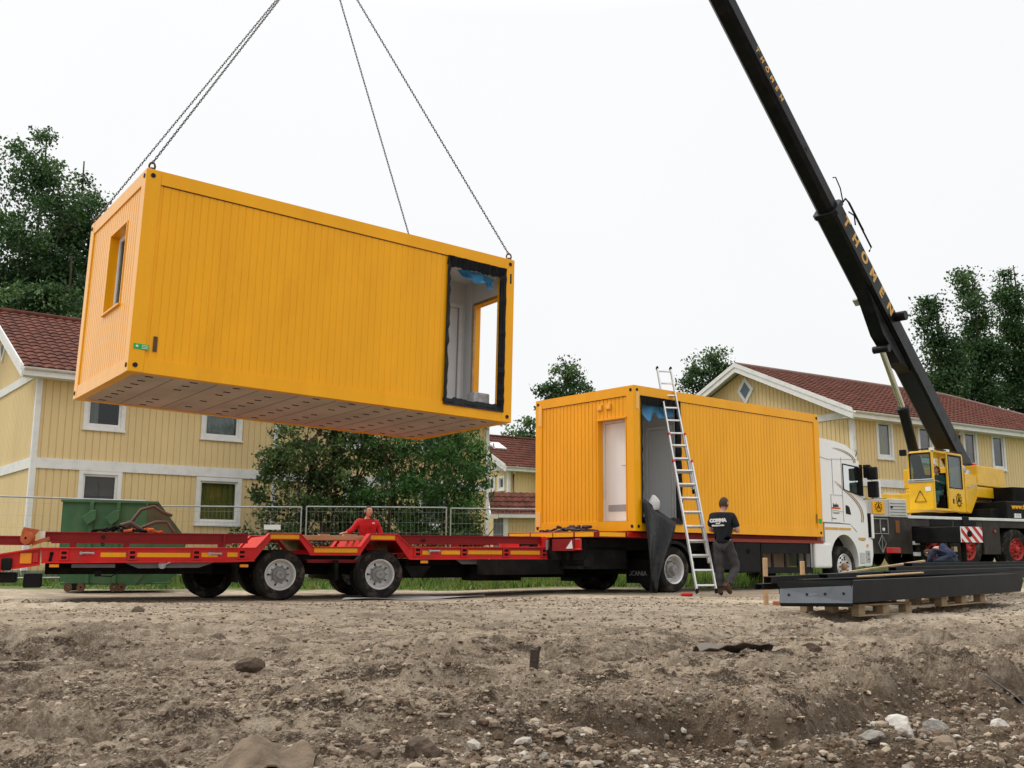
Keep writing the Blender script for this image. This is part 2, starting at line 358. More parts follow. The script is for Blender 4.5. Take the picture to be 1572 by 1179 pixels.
def detail_z(x, y):
    wx = x + .35 * fbm(x * .8, y * .8, 3, 40); wy = y + .35 * fbm(x * .8 + 9, y * .8, 3, 50)
    near = (1 - sstep(15.0, 18.5, y)) * (1 - .62 * sstep(7.5, 12.5, y)); nr = 1 - sstep(7, 12, y)
    band = fbm(wx * .30, wy * 1.5, 4, 3)            # wheel tracks running across the picture
    z = near * .035 * band + .020 * near * fbm(wx * 1.4, wy * 2.2, 4, 9, .55)
    z = z - near * .055 * np.abs(fbm(wx * .7, wy * 2.4, 5, 23, .6))
    rut = np.zeros(np.shape(x)); left = 1 - .75 * sstep(-.2, .6, x) * sstep(7.5, 6, y)
    for k, (yc, sl, wd, dp) in enumerate(((4.35, .05, .11, .055), (4.95, -.03, .13, .075), (5.9, .06, .14, .085), (7.0, -.05, .16, .09), (8.1, .08, .17, .10), (9.7, .02, .22, .10), (11.6, .06, .26, .10), (13.6, -.03, .3, .08))):
        c_ = yc + sl * x + .22 * fbm(x * .45, x * 0 + k * 3.3, 3, 500 + k) + .05 * fbm(x * 3.1, x * 0 + k, 3, 520 + k); v_ = (y - c_) / wd; on = sstep(-.35, .25, fbm(x * .55 + k * 7, x * 0 + .5, 2, 540 + k))
        z = z + 1.35 * near * left * on * dp * (-np.exp(-(v_ + .1) ** 2 * np.where(v_ > -.1, 3.5, 1.2)) + .75 * np.exp(-((v_ - 1.25) / .55) ** 2) + .35 * np.exp(-((v_ + 1.7) / .7) ** 2))
        rut = np.maximum(rut, on * left * np.exp(-((v_ - .9) / 1.1) ** 2))
    z = z + near * .012 * fbm(x * 5.5, y * 6, 5, 61, .68) + nr * .006 * fbm(x * 23, y * 23, 3, 33, .7)
    rough = sstep(-.35, .45, fbm(wx * .45, wy * .9, 3, 77)); f = np.exp(-((pit_lip(x) - .25 - y) / .42) ** 2) * sstep(-.6, .3, x)
    inp = sstep(.1, .5, pit_lip(x) - y) * sstep(-.5, .2, x); rr = np.clip(rough * .6 + inp + f + .8 * rut, 0, 1.2)
    xx = x + .03 * fbm(x * 9, y * 9, 3, 301); yy = y + .03 * fbm(x * 9 + 5, y * 9, 3, 311)
    z = z + near * (clods(xx, yy, .34, 400, .03 + .16 * rr, .42) + clods(xx, yy, .17, 410, .05 + .42 * rr, .52) + clods(xx, yy, .085, 420, .10 + .50 * rr, .60))
    z = z + nr * (clods(xx, yy, .045, 430, .15 + .45 * rr, .60) + (1 - sstep(5, 8, y)) * clods(xx, yy, .024, 440, .30 + .4 * rr, .5))
    z = z - near * .030
    z = z + f * .055 * fbm(x * 3.2, y * 3.2, 5, 90, .68)
    z = z + .03 * np.exp(-((y - pit_lip(x) - .18) / .22) ** 2) * sstep(-.4, .5, x) * (.6 + fbm(x * 2.2, y * 2.2, 3, 91))
    return z
def ground_z(x, y): return float(base_z(x, y) + detail_z(np.asarray(float(x)), np.asarray(float(y))))

def make_ground():
    ys = list(-np.geomspace(500, 2, 16)) + list(np.linspace(-1.2, 2.2, 8)) + list(1 / np.linspace(1 / 2.7, 1 / 32, 760)) + list(np.geomspace(33, 900, 34))
    ts = np.concatenate([[-40, -12, -5, -3, -2, -1.5, -1.2, -1], np.linspace(-.84, .84, 900), [1, 1.2, 1.5, 2, 3, 5, 12, 40]])
    ys = np.array(ys); X = np.outer(np.maximum(np.abs(ys), 3.2) * .72 + .5, ts); Y = np.repeat(ys[:, None], len(ts), 1)
    far = sstep(28, 34, Y)
    Z = base_z(X, Y) * (1 - far) + .31 * sstep(5, 9, X) * far + detail_z(X, Y) * (1 - sstep(28, 40, Y))
    ny, nx = X.shape
    me = bpy.data.meshes.new('ground'); me.vertices.add(nx * ny)
    me.vertices.foreach_set('co', np.stack([X, Y, Z], -1).ravel())
    i = (np.arange(ny - 1)[:, None] * nx + np.arange(nx - 1)[None, :]).ravel()
    q = np.stack([i, i + 1, i + nx + 1, i + nx], 1).ravel()
    me.loops.add(len(q)); me.polygons.add(len(i)); me.loops.foreach_set('vertex_index', q)
    me.polygons.foreach_set('loop_start', np.arange(len(i)) * 4); me.polygons.foreach_set('loop_total', np.full(len(i), 4))
    me.update(); me.validate(); me.shade_flat()
    m = bpy.data.materials.new('soil'); m.use_nodes = True; t = m.node_tree; n = t.nodes; l = t.links; p = n['Principled BSDF']
    p.inputs['Roughness'].default_value = .95; p.inputs['Specular IOR Level'].default_value = .2
    co = n.new('ShaderNodeTexCoord'); V = co.outputs['Object']; sx = n.new('ShaderNodeSeparateXYZ'); l.new(V, sx.inputs[0])
    def noise(sc, det=6, ro=.6, vec=V):
        a = n.new('ShaderNodeTexNoise'); a.inputs['Scale'].default_value = sc; a.inputs['Detail'].default_value = det
        a.inputs['Roughness'].default_value = ro; l.new(vec, a.inputs['Vector']); return a.outputs['Fac']
    def rng_(v, a, b, c=0, d=1):
        k = n.new('ShaderNodeMapRange'); k.interpolation_type = 'SMOOTHSTEP'
        for nm, x_ in zip(('From Min', 'From Max', 'To Min', 'To Max'), (a, b, c, d)): k.inputs[nm].default_value = x_
        l.new(v, k.inputs['Value']); return k.outputs[0]
    def mixc(f, a, b):
        k = n.new('ShaderNodeMixRGB')
        if isinstance(f, float): k.inputs[0].default_value = f
        else: l.new(f, k.inputs[0])
        for j, c in ((1, a), (2, b)):
            if isinstance(c, tuple): k.inputs[j].default_value = c + (1,)
            else: l.new(c, k.inputs[j])
        return k.outputs[0]
    mpp = n.new('ShaderNodeMapping'); mpp.inputs['Scale'].default_value = (.5, 1.6, 1); l.new(V, mpp.inputs[0])
    c = mixc(rng_(noise(1.1, 8, .65, mpp.outputs[0]), .38, .62), (.275, .215, .150), (.090, .062, .040))
    c = mixc(rng_(noise(9, 6, .7), .42, .78), c, (.34, .285, .22))
    c = mixc(rng_(noise(3.4, 8, .75, mpp.outputs[0]), .51, .57), c, (.055, .038, .025))
    vo = n.new('ShaderNodeTexVoronoi'); vo.inputs['Scale'].default_value = 55; l.new(V, vo.inputs['Vector'])
    c = mixc(rng_(vo.outputs['Distance'], .16, .10), c, mixc(noise(300, 0), (.34, .28, .22), (.16, .12, .09)))
    v2 = n.new('ShaderNodeTexVoronoi'); v2.inputs['Scale'].default_value = 120; l.new(V, v2.inputs['Vector']); sv = n.new('ShaderNodeSeparateColor'); l.new(v2.outputs['Color'], sv.inputs[0])
    grain = mixc(rng_(sv.outputs[0], .2, .9), (.07, .048, .032), (.42, .35, .27)); gk = n.new('ShaderNodeMath'); gk.operation = 'MULTIPLY'; gk.inputs[1].default_value = .38; l.new(rng_(sv.outputs[1], .35, .8), gk.inputs[0]); c = mixc(gk.outputs[0], c, grain)
    c = mixc(rng_(sx.outputs['Z'], -.05, -.13, 0, .62), c, mixc(noise(14), (.10, .068, .042), (.050, .034, .022)))      # lower-lying ground mixed towards a darker brown
    # the driven-over strip by the vehicles is paler and drier
    dry = n.new('ShaderNodeMath'); dry.operation = 'MULTIPLY'
    l.new(rng_(sx.outputs['Y'], 7.5, 15), dry.inputs[0]); l.new(rng_(noise(.9, 5, .6, mpp.outputs[0]), .3, .6, .45, 1.0), dry.inputs[1])
    c = mixc(dry.outputs[0], c, mixc(rng_(noise(6, 6, .7), .35, .65), (.50, .42, .315), (.30, .235, .165)))
    # grass beyond
    g = n.new('ShaderNodeMath'); g.operation = 'ADD'; l.new(sx.outputs['Y'], g.inputs[0])
    w = n.new('ShaderNodeMath'); w.operation = 'MULTIPLY'; l.new(noise(.8), w.inputs[0]); w.inputs[1].default_value = 3.0; l.new(w.outputs[0], g.inputs[1])
    c = mixc(rng_(g.outputs[0], 23.4, 24.6), c, mixc(noise(5), (.06, .10, .025), (.13, .15, .05)))
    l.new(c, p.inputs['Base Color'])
    b = n.new('ShaderNodeBump'); b.inputs['Strength'].default_value = .7; b.inputs['Distance'].default_value = .025
    ad = n.new('ShaderNodeMath'); ad.operation = 'ADD'; l.new(noise(22, 8, .72), ad.inputs[0])
    sc = n.new('ShaderNodeMath'); sc.operation = 'MULTIPLY'; l.new(rng_(vo.outputs['Distance'], .25, 0, 0, 1), sc.inputs[0]); sc.inputs[1].default_value = .35
    l.new(sc.outputs[0], ad.inputs[1]); l.new(ad.outputs[0], b.inputs['Height']); l.new(b.outputs[0], p.inputs['Normal'])
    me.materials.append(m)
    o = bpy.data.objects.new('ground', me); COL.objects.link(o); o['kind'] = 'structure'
make_ground()

# rubble
def rock_mesh(sz, seed, sub=1, flat=.6, rough=.35):
    r = random.Random(seed); bm = bmesh.new(); bmesh.ops.create_icosphere(bm, subdivisions=sub, radius=1)
    ax = [r.uniform(.75, 1.25), r.uniform(.65, 1.1), r.uniform(.45, .9) * flat / .6]
    pl = [(Vector((r.gauss(0, 1), r.gauss(0, 1), r.gauss(0, 1))).normalized(), r.uniform(.55, .85)) for _ in range(9)]
    for v in bm.verts:
        p = v.co.copy()
        for nn, d in pl:
            k = p.dot(nn)
            if k > d: p -= nn * (k - d)
        p *= 1 + r.uniform(-rough, rough) * .22
        v.co = Vector((p.x * ax[0], p.y * ax[1], p.z * ax[2])) * sz
    vs = np.array([tuple(v.co) for v in bm.verts]); fs = np.array([[v.index for v in f.verts] for f in bm.faces]); bm.free()
    return vs, fs
def make_rubble():
    kinds = [rock_mesh(1, 100 + i, 1) for i in range(10)]
    mats = [mat('stone_tan', (.21, .16, .115), .9, var=.25, vscale=20, bump=.4, bscale=40), mat('stone_grey', (.235, .205, .170), .9, var=.25, vscale=20, bump=.4, bscale=40),
            mat('stone_pale', (.42, .38, .32), .9, var=.2, vscale=20), mat('clod_brown', (.115, .078, .050), .95, var=.3, vscale=20, bump=.5, bscale=30)]
    # fine broken soil: denser near the camera, where single grains can be seen
    N = 150000
    Y = 1 / rng.uniform(1 / 17.5, 1 / 3.0, N); X = Y * rng.uniform(-.62, .62, N)
    m = sstep(-.45, .35, fbm(X * .6, Y * 1.5, 4, 77)); lipd = pit_lip(X) - Y; inpit = (lipd > .25) & (X > -.3)
    pr = .22 + .78 * m + .6 * inpit + .5 * (np.abs(lipd - .15) < .3)
    keep = rng.uniform(0, 1.15, N) < pr; X = X[keep]; Y = Y[keep]; inpit = inpit[keep]; N = len(X)
    S = (.0016 + .00052 * Y) * (.85 + 1.5 * rng.pareto(2.5, N)); S = np.minimum(S, .026 + .008 * inpit) * np.where(inpit, 1.15, 1.0)
    Z = base_z(X, Y) + detail_z(X, Y)
    KV = np.stack([k[0] for k in kinds]) * np.array([1.1, 1.0, .85]); KF = np.stack([k[1] for k in kinds]); kd = rng.integers(0, len(kinds), N)
    A = rng.uniform(0, 6.283, N); ca, sa = np.cos(A)[:, None], np.sin(A)[:, None]; Q = KV[kd] * S[:, None, None]
    V = np.stack([Q[..., 0] * ca - Q[..., 1] * sa + X[:, None], Q[..., 0] * sa + Q[..., 1] * ca + Y[:, None], Q[..., 2] + (Z + S * .10)[:, None]], -1)
    nv = KV.shape[1]; nf = KF.shape[1]; F = KF[kd] + (np.arange(N) * nv)[:, None, None]
    u = rng.uniform(size=N); big = S > .014
    mi = np.where(u < .34, 3, np.where(u < .80, 0, np.where(u < .97, 4, np.where(u < .985, 1, 2)))); pu = rng.uniform(size=N); mi = np.where(inpit & big & (pu < .14), 1, mi); mi = np.where(inpit & big & (pu > .96), 2, mi)
    mats.append(mat('soil_crumb', (.34, .275, .20), .95, var=.25, vscale=15))
    me = bpy.data.meshes.new('rubble'); me.vertices.add(N * nv); me.vertices.foreach_set('co', V.ravel()); me.loops.add(N * nf * 3); me.polygons.add(N * nf)
    me.loops.foreach_set('vertex_index', F.ravel().astype(np.int32)); me.polygons.foreach_set('loop_start', np.arange(N * nf) * 3); me.polygons.foreach_set('loop_total', np.full(N * nf, 3))
    for m_ in mats: me.materials.append(m_)
    me.polygons.foreach_set('material_index', np.repeat(mi, nf).astype(np.int32)); me.update(); me.shade_flat(); o = bpy.data.objects.new('rubble', me); COL.objects.link(o)
    o['kind'] = 'stuff'; tag(o, 'loose stones and clods strewn over the brown churned soil', 'rubble')
    return mats
ST = make_rubble()
def big_rock(x, y, sz, seed, m, label, cat='rock', name='rock', sink=.25, flat=.6):
    vs, fs = rock_mesh(sz, seed, 3, flat, .3); mb = MB(); mb.add([tuple(a) for a in vs], [tuple(f) for f in fs])
    o = mb.build(name, m); o.location = (x, y, ground_z(x, y) + sz * (.5 - sink)); tag(o, label, cat, 'larger rocks in the churned soil')
M_rockw = mat('rock_white', (.50, .47, .42), .85, var=.25, vscale=14, dirt=(.27, .21, .15), dscale=9, damt=.8, bump=.5, bscale=40)
M_rockg = mat('concrete_lump', (.25, .235, .21), .9, var=.3, vscale=18, dirt=(.15, .12, .09), dscale=9, damt=.7, bump=.8, bscale=45)
M_clod = mat('dark_clod', (.09, .064, .045), .95, var=.3, vscale=14, bump=.8, bscale=40)
big_rock(2.02, 5.45, .115, 3, M_rockw, 'largest white rock in the right foreground, beige with flat facets', flat=.75)
big_rock(2.27, 5.60, .085, 4, M_rockg, 'grey crumbly concrete lump behind the largest white rock')
big_rock(2.20, 5.28, .065, 5, ST[0], 'small tan rock just right of the largest white rock')
big_rock(1.80, 5.22, .055, 6, M_rockg, 'small grey stone on the left of the largest white rock')
big_rock(2.05, 5.22, .045, 16, ST[0], 'brown stone in front of the largest white rock')
big_rock(-.32, 3.72, .085, 7, M_clod, 'dark clod of soil right of the half buried cloth', 'clod', 'soil_clod')
big_rock(-.50, 3.62, .075, 8, M_clod, 'dark lump of soil touching the buried cloth', 'clod', 'soil_clod')
big_rock(-.14, 3.78, .05, 9, ST[0], 'rounded brown stone beside the dark clod of soil')
big_rock(-1.75, 4.2, .055, 10, ST[0], 'tan rock in the left foreground by the bottom edge')
big_rock(-1.62, 4.35, .045, 13, ST[1], 'small grey rock behind the tan rock in the left foreground')
big_rock(-1.62, 6.4, .10, 11, M_clod, 'dark brown clod lying in a track left of centre', 'clod', 'soil_clod')
big_rock(-4.5, 12.4, .09, 12, M_clod, 'small upright dark stone in front of the green skip')
big_rock(2.55, 7.7, .09, 14, ST[0], 'tan boulder on the far bank right of the bent sheet')
big_rock(2.25, 7.75, .06, 15, M_clod, 'brown boulder left of the tan boulder on the far bank')
big_rock(2.85, 6.1, .06, 17, M_rockw, 'pale stone below the tilted grey strip')

# debris on the ground
def sheet(name, pts, m, label, cat, thick=.006, loc=(0, 0, 0)):
    n = len(pts); k = len(pts[0]); vs = [p for row in pts for p in row]; vs2 = [(a, b, c - thick) for a, b, c in vs]; N = n * k
    fs = []
    for i in range(n - 1):
        for j in range(k - 1):
            a = i * k + j; fs += [(a, a + 1, a + k + 1, a + k), (a + N, a + k + N, a + k + 1 + N, a + 1 + N)]
    for i in range(n - 1):
        for j in (0, k - 1): a = i * k + j; fs.append((a, a + k, a + k + N, a + N))
    for j in range(k - 1):
        for i in (0, n - 1): a = i * k + j; fs.append((a, a + 1, a + 1 + N, a + N))
    mb = MB(); mb.add(vs + vs2, fs); o = mb.build(name, m, smooth=50); o.location = loc
    return tag(o, label, cat)
M_cloth = mat('dirty_cloth', (.15, .11, .075), .9, var=.35, vscale=9, bump=1.0, bscale=22)
rows = []
for i in range(12):
    row = []
    for j in range(18):
        u = j / 17; v = i / 11; x = -1.00 + .34 * u; y = 3.34 + .30 * v
        z = ground_z(x, y) * .4 + -.005 + .055 * math.sin(max(0, u) * 3.14) ** .6 * (.35 + .65 * math.sin(v * 2.6)) + .012 * math.sin(u * 19 - v * 9) + .02 * math.sin(u * 11 + v * 5) - .05 * (1 - v) * (u < .25)
        row.append((x + .10 * (1 - v) * (u - .8), y, z))
    rows.append(row)
sheet('cloth', rows, M_cloth, 'half buried dirty brown cloth at the bottom edge of the foreground', 'cloth')
rows = []
for i in range(8):
    row = []
    for j in range(10):
        u = j / 9; v = i / 7; x = 1.30 + .52 * u; y = 7.05 + .35 * v; z = max(ground_z(x, y), ground_z(1.5, 7.2)) + .055 + .09 * math.sin(v * 3.1) * (1 - u) * (.6 + .4 * math.sin(u * 9))
        row.append((x, y, z))
    rows.append(row)
sheet('roofing_felt', rows, mat('felt', (.13, .11, .09), .8, var=.2, bump=.4), 'bent dark piece of roofing felt lying on the soil in the middle', 'felt')
x, y = 3.03, 6.55; z = ground_z(x, y)
rows = [[(x - .02 + .16 * v + .04 * u, y - .11 * v + .17 * u, z + .16 * (1 - v) + .015 * math.sin(v * 2) - .01) for u in (0, .33, .66, 1)] for v in np.linspace(0, 1, 6)]
sheet('slate_strip', rows, mat('slate', (.25, .26, .28), .6, var=.12), 'tilted light grey strip sticking out of the soil at right', 'sheet')
mb = MB(); x, y = .13, 6.35; z = ground_z(x, y)
mb.beam((x, y, z - .08), (x + .02, y + .05, z + .17), .045, .03, w1=.055, h1=.035)
mb.beam((x + .015, y + .05, z + .12), (x + .05, y + .06, z + .19), .03, .02)
tag(mb.build('wooden_stump', mat('dark_wood', (.05, .035, .025), .9, var=.3, bump=.5), bevel=.005), 'dark splintered stake poking up in the middle of the churned soil', 'stake')
rows = [[(-2.9 + 2.4 * u, 17.55 + .95 * v + .9 * u, ground_z(-2.9 + 2.4 * u, 17.55 + .95 * v + .9 * u) + .02 + .02 * math.sin(u * 9 + v * 4)) for u in np.linspace(0, 1, 14)] for v in np.linspace(0, 1, 6)]
sheet('plastic_sheet', rows, mat('white_plastic', (.62, .62, .60), .5, var=.08, bump=.4), 'white plastic sheet lying flat on the ground right of the trailer wheels', 'plastic sheet')

# ------------------------------------------------------------------ ribbed walls
def ribbed(mb, mp, s0, s1, z0, z1, holes=(), pitch=.105, groove=.016, dep=.0055, ztop=None, m=0):
    """vertical ribs; mp(s, d, z) maps to 3D; holes = (sa, sb, za, zb)"""
    ss = set([s0, s1])
    for h in holes:
        for a in h[:2]:
            if s0 < a < s1: ss.add(a)
    k = s0 + pitch
    prof = []
    while k < s1 - groove:
        prof.append((k - groove * .5, 0)); prof.append((k - groove * .2, -dep)); prof.append((k + groove * .2, -dep)); prof.append((k + groove * .5, 0)); k += pitch
    pts = sorted(prof + [(a, None) for a in ss], key=lambda q: q[0])
    P = []
    for i, (a, d) in enumerate(pts):
        if d is None:
            lo = [q for q in prof if q[0] <= a]; hi = [q for q in prof if q[0] >= a]
            d = 0 if not lo or not hi else (lo[-1][1] if lo[-1][1] == hi[0][1] else (lo[-1][1] + hi[0][1]) / 2)
        if not P or a - P[-1][0] > 1e-4: P.append((a, d))
    zt = ztop or (lambda s: z1)
    for (a, da), (b, db) in zip(P[:-1], P[1:]):
        c = (a + b) / 2; spans = [(z0, None)]
        hs = sorted([h for h in holes if h[0] < c < h[1]], key=lambda h: h[2]); cur = z0; segs = []
        for h in hs:
            if h[2] > cur: segs.append((cur, h[2], cur, h[2]))
            cur = max(cur, h[3])
        segs.append((cur, zt(a), cur, zt(b)))
        for a0, a1, b0, b1 in segs:
            if a1 - a0 < 1e-4 and b1 - b0 < 1e-4: continue
            mb.add([mp(a, da, a0), mp(b, db, b0), mp(b, db, b1), mp(a, da, a1)], [(0, 1, 2, 3)], m)
# ------------------------------------------------------------------ containers
CL, CW, CH = 6.058, 2.835, 2.753
def container(label, M, mir, window_end, end_door, seed):
    root = thing('office_container', label, 'container'); root.matrix_world = M
    mr = CL if mir else None
    N = lambda: MB(mr)
    pw, bh = .20, .19
    for i, (x0, y0) in enumerate(((0, 0), (CL - pw, 0), (0, CW - pw), (CL - pw, CW - pw))):
        p = N().box(x0, x0 + pw, y0, y0 + pw, 0, CH).build('corner_post', M_or, root, bevel=.012, segs=2)
        hb = N()
        sy = -.004 if y0 == 0 else CW + .004; sx = -.004 if x0 == 0 else CL + .004
        for z in (.09, CH - .09):
            cx = x0 + (.09 if x0 == 0 else pw - .09)
            hb.lathe([(0, -.004), (.032, -.004), (.032, .004), (0, .004)], (cx, sy, z), (0, 1, 0), 12)
            cy = y0 + (.08 if y0 == 0 else pw - .08)
            hb.lathe([(0, -.004), (.032, -.004), (.032, .004), (0, .004)], (sx, cy, z), (1, 0, 0), 12)
        hb.build('lifting_hole', M_room, p)
    for y in (0.004, CW - .124):
        N().box(pw, CL - pw, y, y + .12, 0.003, bh).build('bottom_rail', M_or, root)
        N().box(pw, CL - pw, y, y + .12, CH - bh, CH - .003).build('top_rail', M_or, root)
    for x in (0.004, CL - .124):
        N().box(x, x + .12, pw, CW - pw, 0.003, bh).build('bottom_rail', M_or, root)
        N().box(x, x + .12, pw, CW - pw, CH - bh, CH - .003).build('top_rail', M_or, root)
    so = (.20, 1.30, bh, 2.545)                     # opening in the near long side
    eo = (.22, .98, bh, 2.14)                       # opening in the end at x=0
    z0, z1 = bh, CH - bh
    mb = N(); ribbed(mb, lambda s, d, z: (s, .022 - d, z), 1.30, CL - pw, z0, z1); mb.box(1.30, CL - pw, .040, .12, z0, z1)
    mb.build('side_wall', M_or, root)
    N().box(pw + .03, CL - pw - .03, .014, .024, z1 - .010, z1 - .001).build('gap_shadow_line', M_rust, root)  # dark strip standing in for the gap and shadow line under the top rail
    mb = N(); ribbed(mb, lambda s, d, z: (s, CW - .022 + d, z), pw, CL - pw, z0, z1); mb.box(pw, CL - pw, CW - .12, CW - .04, z0, z1)
    mb.build('side_wall', [M_or], root)
    mb = N(); ribbed(mb, lambda s, d, z: (.022 - d, s, z), pw, CW - pw, z0, z1, [eo], groove=.022, dep=.012)
    mb.box(.04, .13, eo[1], CW - pw, z0, z1); mb.box(.04, .13, eo[0], eo[1], eo[3], z1)
    mb.build('end_wall', M_or, root)
    N().box(.014, .024, pw + .03, CW - pw - .03, z1 - .009, z1 - .001).build('gap_shadow_line', M_rust, root)  # same dark strip for the shadow line on the end wall
    wo = (.78, 1.62, 1.06, 2.24) if window_end else None
    mb = N(); ribbed(mb, lambda s, d, z: (CL - .022 + d, s, z), pw, CW - pw, z0, z1, [wo] if wo else [], groove=.022, dep=.012)
    if wo:
        mb.box(CL - .13, CL - .04, pw, wo[0], z0, z1); mb.box(CL - .13, CL - .04, wo[1], CW - pw, z0, z1)
        mb.box(CL - .13, CL - .04, wo[0], wo[1], z0, wo[2]); mb.box(CL - .13, CL - .04, wo[0], wo[1], wo[3], z1)
        # reveal lining
        mb.box(CL - .16, CL - .012, wo[0] - .012, wo[0] + .012, wo[2], wo[3]); mb.box(CL - .16, CL - .012, wo[1] - .012, wo[1] + .012, wo[2], wo[3])
        mb.box(CL - .16, CL - .012, wo[0] + .013, wo[1] - .013, wo[3] - .012, wo[3] + .012)
        mb.box(CL - .16, CL + .012, wo[0] - .02, wo[1] + .02, wo[2] - .024, wo[2])
        mb.build('end_wall', M_or, root)
        w = N(); f = .07
        for a in ((wo[0] + .013, wo[0] + f, wo[2], wo[3] - .013), (wo[1] - f, wo[1] - .013, wo[2], wo[3] - .013)): w.box(CL - .19, CL - .135, a[0], a[1], a[2], a[3])
        w.box(CL - .188, CL - .137, wo[0] + f, wo[1] - f, wo[2], wo[2] + f); w.box(CL - .188, CL - .137, wo[0] + f, wo[1] - f, wo[3] - f - .013, wo[3] - .013)
        wn = w.build('window', M_white, root, bevel=.006)
        N().box(CL - .17, CL - .16, wo[0] + f, wo[1] - f, wo[2] + f, wo[3] - f).build('pane', M_glass, wn)
        N().box(CL - .23, CL - .20, wo[0], wo[1], wo[2], wo[3]).build('shutter', M_grey, wn)
    else: mb.box(CL - .13, CL - .04, pw, CW - pw, z0, z1); mb.build('end_wall', M_or, root)
    # floor and roof
    fl = N(); fl.box(.13, CL - .13, .13, CW - .13, .012, .17)
    r = random.Random(seed)
    for i in range(10):
        x = .35 + i * .595
        for j in range(8):
            if r.random() < .12: continue
            y = .28 + j * .325 + r.uniform(-.03, .03)
            fl.box(x - .05, x + .05, y - .012, y + .012, .004, .02, 1)
        if i: fl.box(x - .30, x - .296, .2, CW - .2, .009, .02, 1)
    fl.build('floor', [M_ply, M_room], root)
    N().box(.13, CL - .13, .13, CW - .13, .171, .19).build('interior_floor', M_intg, root)
    N().box(.125, CL - .125, .125, CW - .125, CH - .07, CH - .02).build('roof', M_grey, root)
    # lobby inside the corner
    it = N(); it.box(.14, 1.62, 1.22, 1.28, .19, CH - .10); it.box(1.56, 1.62, .14, 1.22, .19, CH - .10); it.box(.14, 1.62, .13, 1.22, CH - .16, CH - .10)
    it.box(.131, .139, eo[1] + .05, 1.22, .19, CH - .16); it.box(.131, .139, .13, eo[1] + .05, eo[3] + .05, CH - .16)
    it.box(1.30, 1.56, .125, .15, .19, CH - .10); it.box(.14, .16, 1.0, 1.22, .19, CH - .10)
    it.build('lobby_lining', M_intw, root)
    d = N(); d.box(.24, .31, 1.175, 1.22, .20, 2.12); d.box(1.14, 1.21, 1.175, 1.22, .20, 2.12); d.box(.24, 1.21, 1.174, 1.22, 2.12, 2.19)
    dr = d.build('inner_door', M_white, root, bevel=.004); N().box(.32, 1.13, 1.20, 1.22, .20, 2.11).build('door_leaf', M_intw, dr)
    N().box(.31, .325, 1.17, 1.222, .20, 2.12).build('door_gap', M_intg, dr)
    d = N(); d.box(1.535, 1.56, .40, .45, .20, 2.10); d.box(1.535, 1.56, 1.08, 1.13, .20, 2.10); d.box(1.534, 1.56, .40, 1.13, 2.10, 2.16); d2 = d.build('inner_door', M_white, root)
    N().box(1.545, 1.559, .47, 1.06, .20, 2.08).build('door_leaf', M_intw, d2)
    if end_door:
        j = N(); j.box(.135, .20, eo[0], eo[0] + .05, bh, eo[3]); j.box(.135, .20, eo[1] - .05, eo[1], bh, eo[3]); j.box(.135, .20, eo[0] + .05, eo[1] - .05, eo[3] - .05, eo[3])
        dd = j.build('end_door', M_white, root, bevel=.004)
        lf = N().box(.165, .19, eo[0] + .06, eo[1] - .055, bh + .01, eo[3] - .055)
        lf.box(.158, .166, eo[0] + .17, eo[1] - .14, bh + .25, bh + .29, 0)
        lf.build('door_leaf', M_cab, dd, bevel=.003)
        lf2 = N(); lf2.box(.156, .166, eo[0] + .17, eo[1] - .13, bh + .20, bh + .32); lf2.build('vent_grille', M_intg, dd)
        h = N(); h.box(.150, .166, eo[0] + .10, eo[0] + .135, 1.10, 1.32); h.cyl((.166, eo[0] + .118, 1.25), (.12, eo[0] + .118, 1.25), .011, n=8); h.cyl((.122, eo[0] + .118, 1.25), (.122, eo[0] + .235, 1.25), .010, n=8)
        h.cyl((.15, eo[0] + .118, 1.15), (.145, eo[0] + .118, 1.15), .012, n=8); h.build('door_handle', M_galv, dd)
    else:
        t = N(); t.box(.045, .13, eo[1] + .002, eo[1] + .05, bh, 2.19); t.box(.045, .13, eo[0], eo[1], 2.141, 2.19)
        t.box(.13, .165, eo[1] - .05, eo[1], .192, 2.14); t.build('opening_batten', M_wood, root)
    # reveal lintel hood over the end opening
    N().box(-.012, .03, eo[0] - .03, eo[1] + .03, eo[3], eo[3] + .03).build('drip_trim', M_or, root)
    for y in (eo[0], eo[1]): N().box(.0, .135, y - .008, y + .008, bh, eo[3]).build('reveal', M_or, root)
    # black membrane taped round the side opening
    fm = N(); rr = random.Random(seed + 5)
    def strip(ax, a0, a1, c0, c1, n=26):
        for i in range(n):
            u0 = a0 + (a1 - a0) * i / n; u1 = a0 + (a1 - a0) * (i + 1) / n; w0 = strip.w; w1 = rr.uniform(0, .035); strip.w = w1
            o0, o1 = -.010 - w0 * .5, -.010 - w1 * .5
            if ax == 'z': vs = [(c0, o0, u0), (c1 + (w0 if c1 > c0 else -w0), .03, u0), (c1 + (w1 if c1 > c0 else -w1), .03, u1), (c0, o1, u1)]
            else: vs = [(u0, o0, c0), (u0, .03, c1 + (w0 if c1 > c0 else -w0)), (u1, .03, c1 + (w1 if c1 > c0 else -w1)), (u1, o1, c0)]
            fm.add(vs, [(0, 1, 2, 3)])
    strip.w = .01
    strip('z', so[2] - .03, so[3] + .02, so[0] - .03, so[0] + .045); strip('z', so[2] - .03, so[3] + .02, so[1] + .02, so[1] - .05)
    strip('x', so[0] - .03, so[1] + .02, so[3] + .02, so[3] - .13); strip('x', so[0] - .03, so[1] + .02, so[2] - .04, so[2] + .07)
    fm.box(so[0] - .01, so[0] + .015, -.004, .12, so[2], so[3]); fm.box(so[1] - .015, so[1], -.004, .12, so[2], so[3]); fm.box(so[0], so[1], .002, .12, so[3] - .02, so[3]); fm.box(so[0], so[1], -.002, .12, so[2], so[2] + .012)
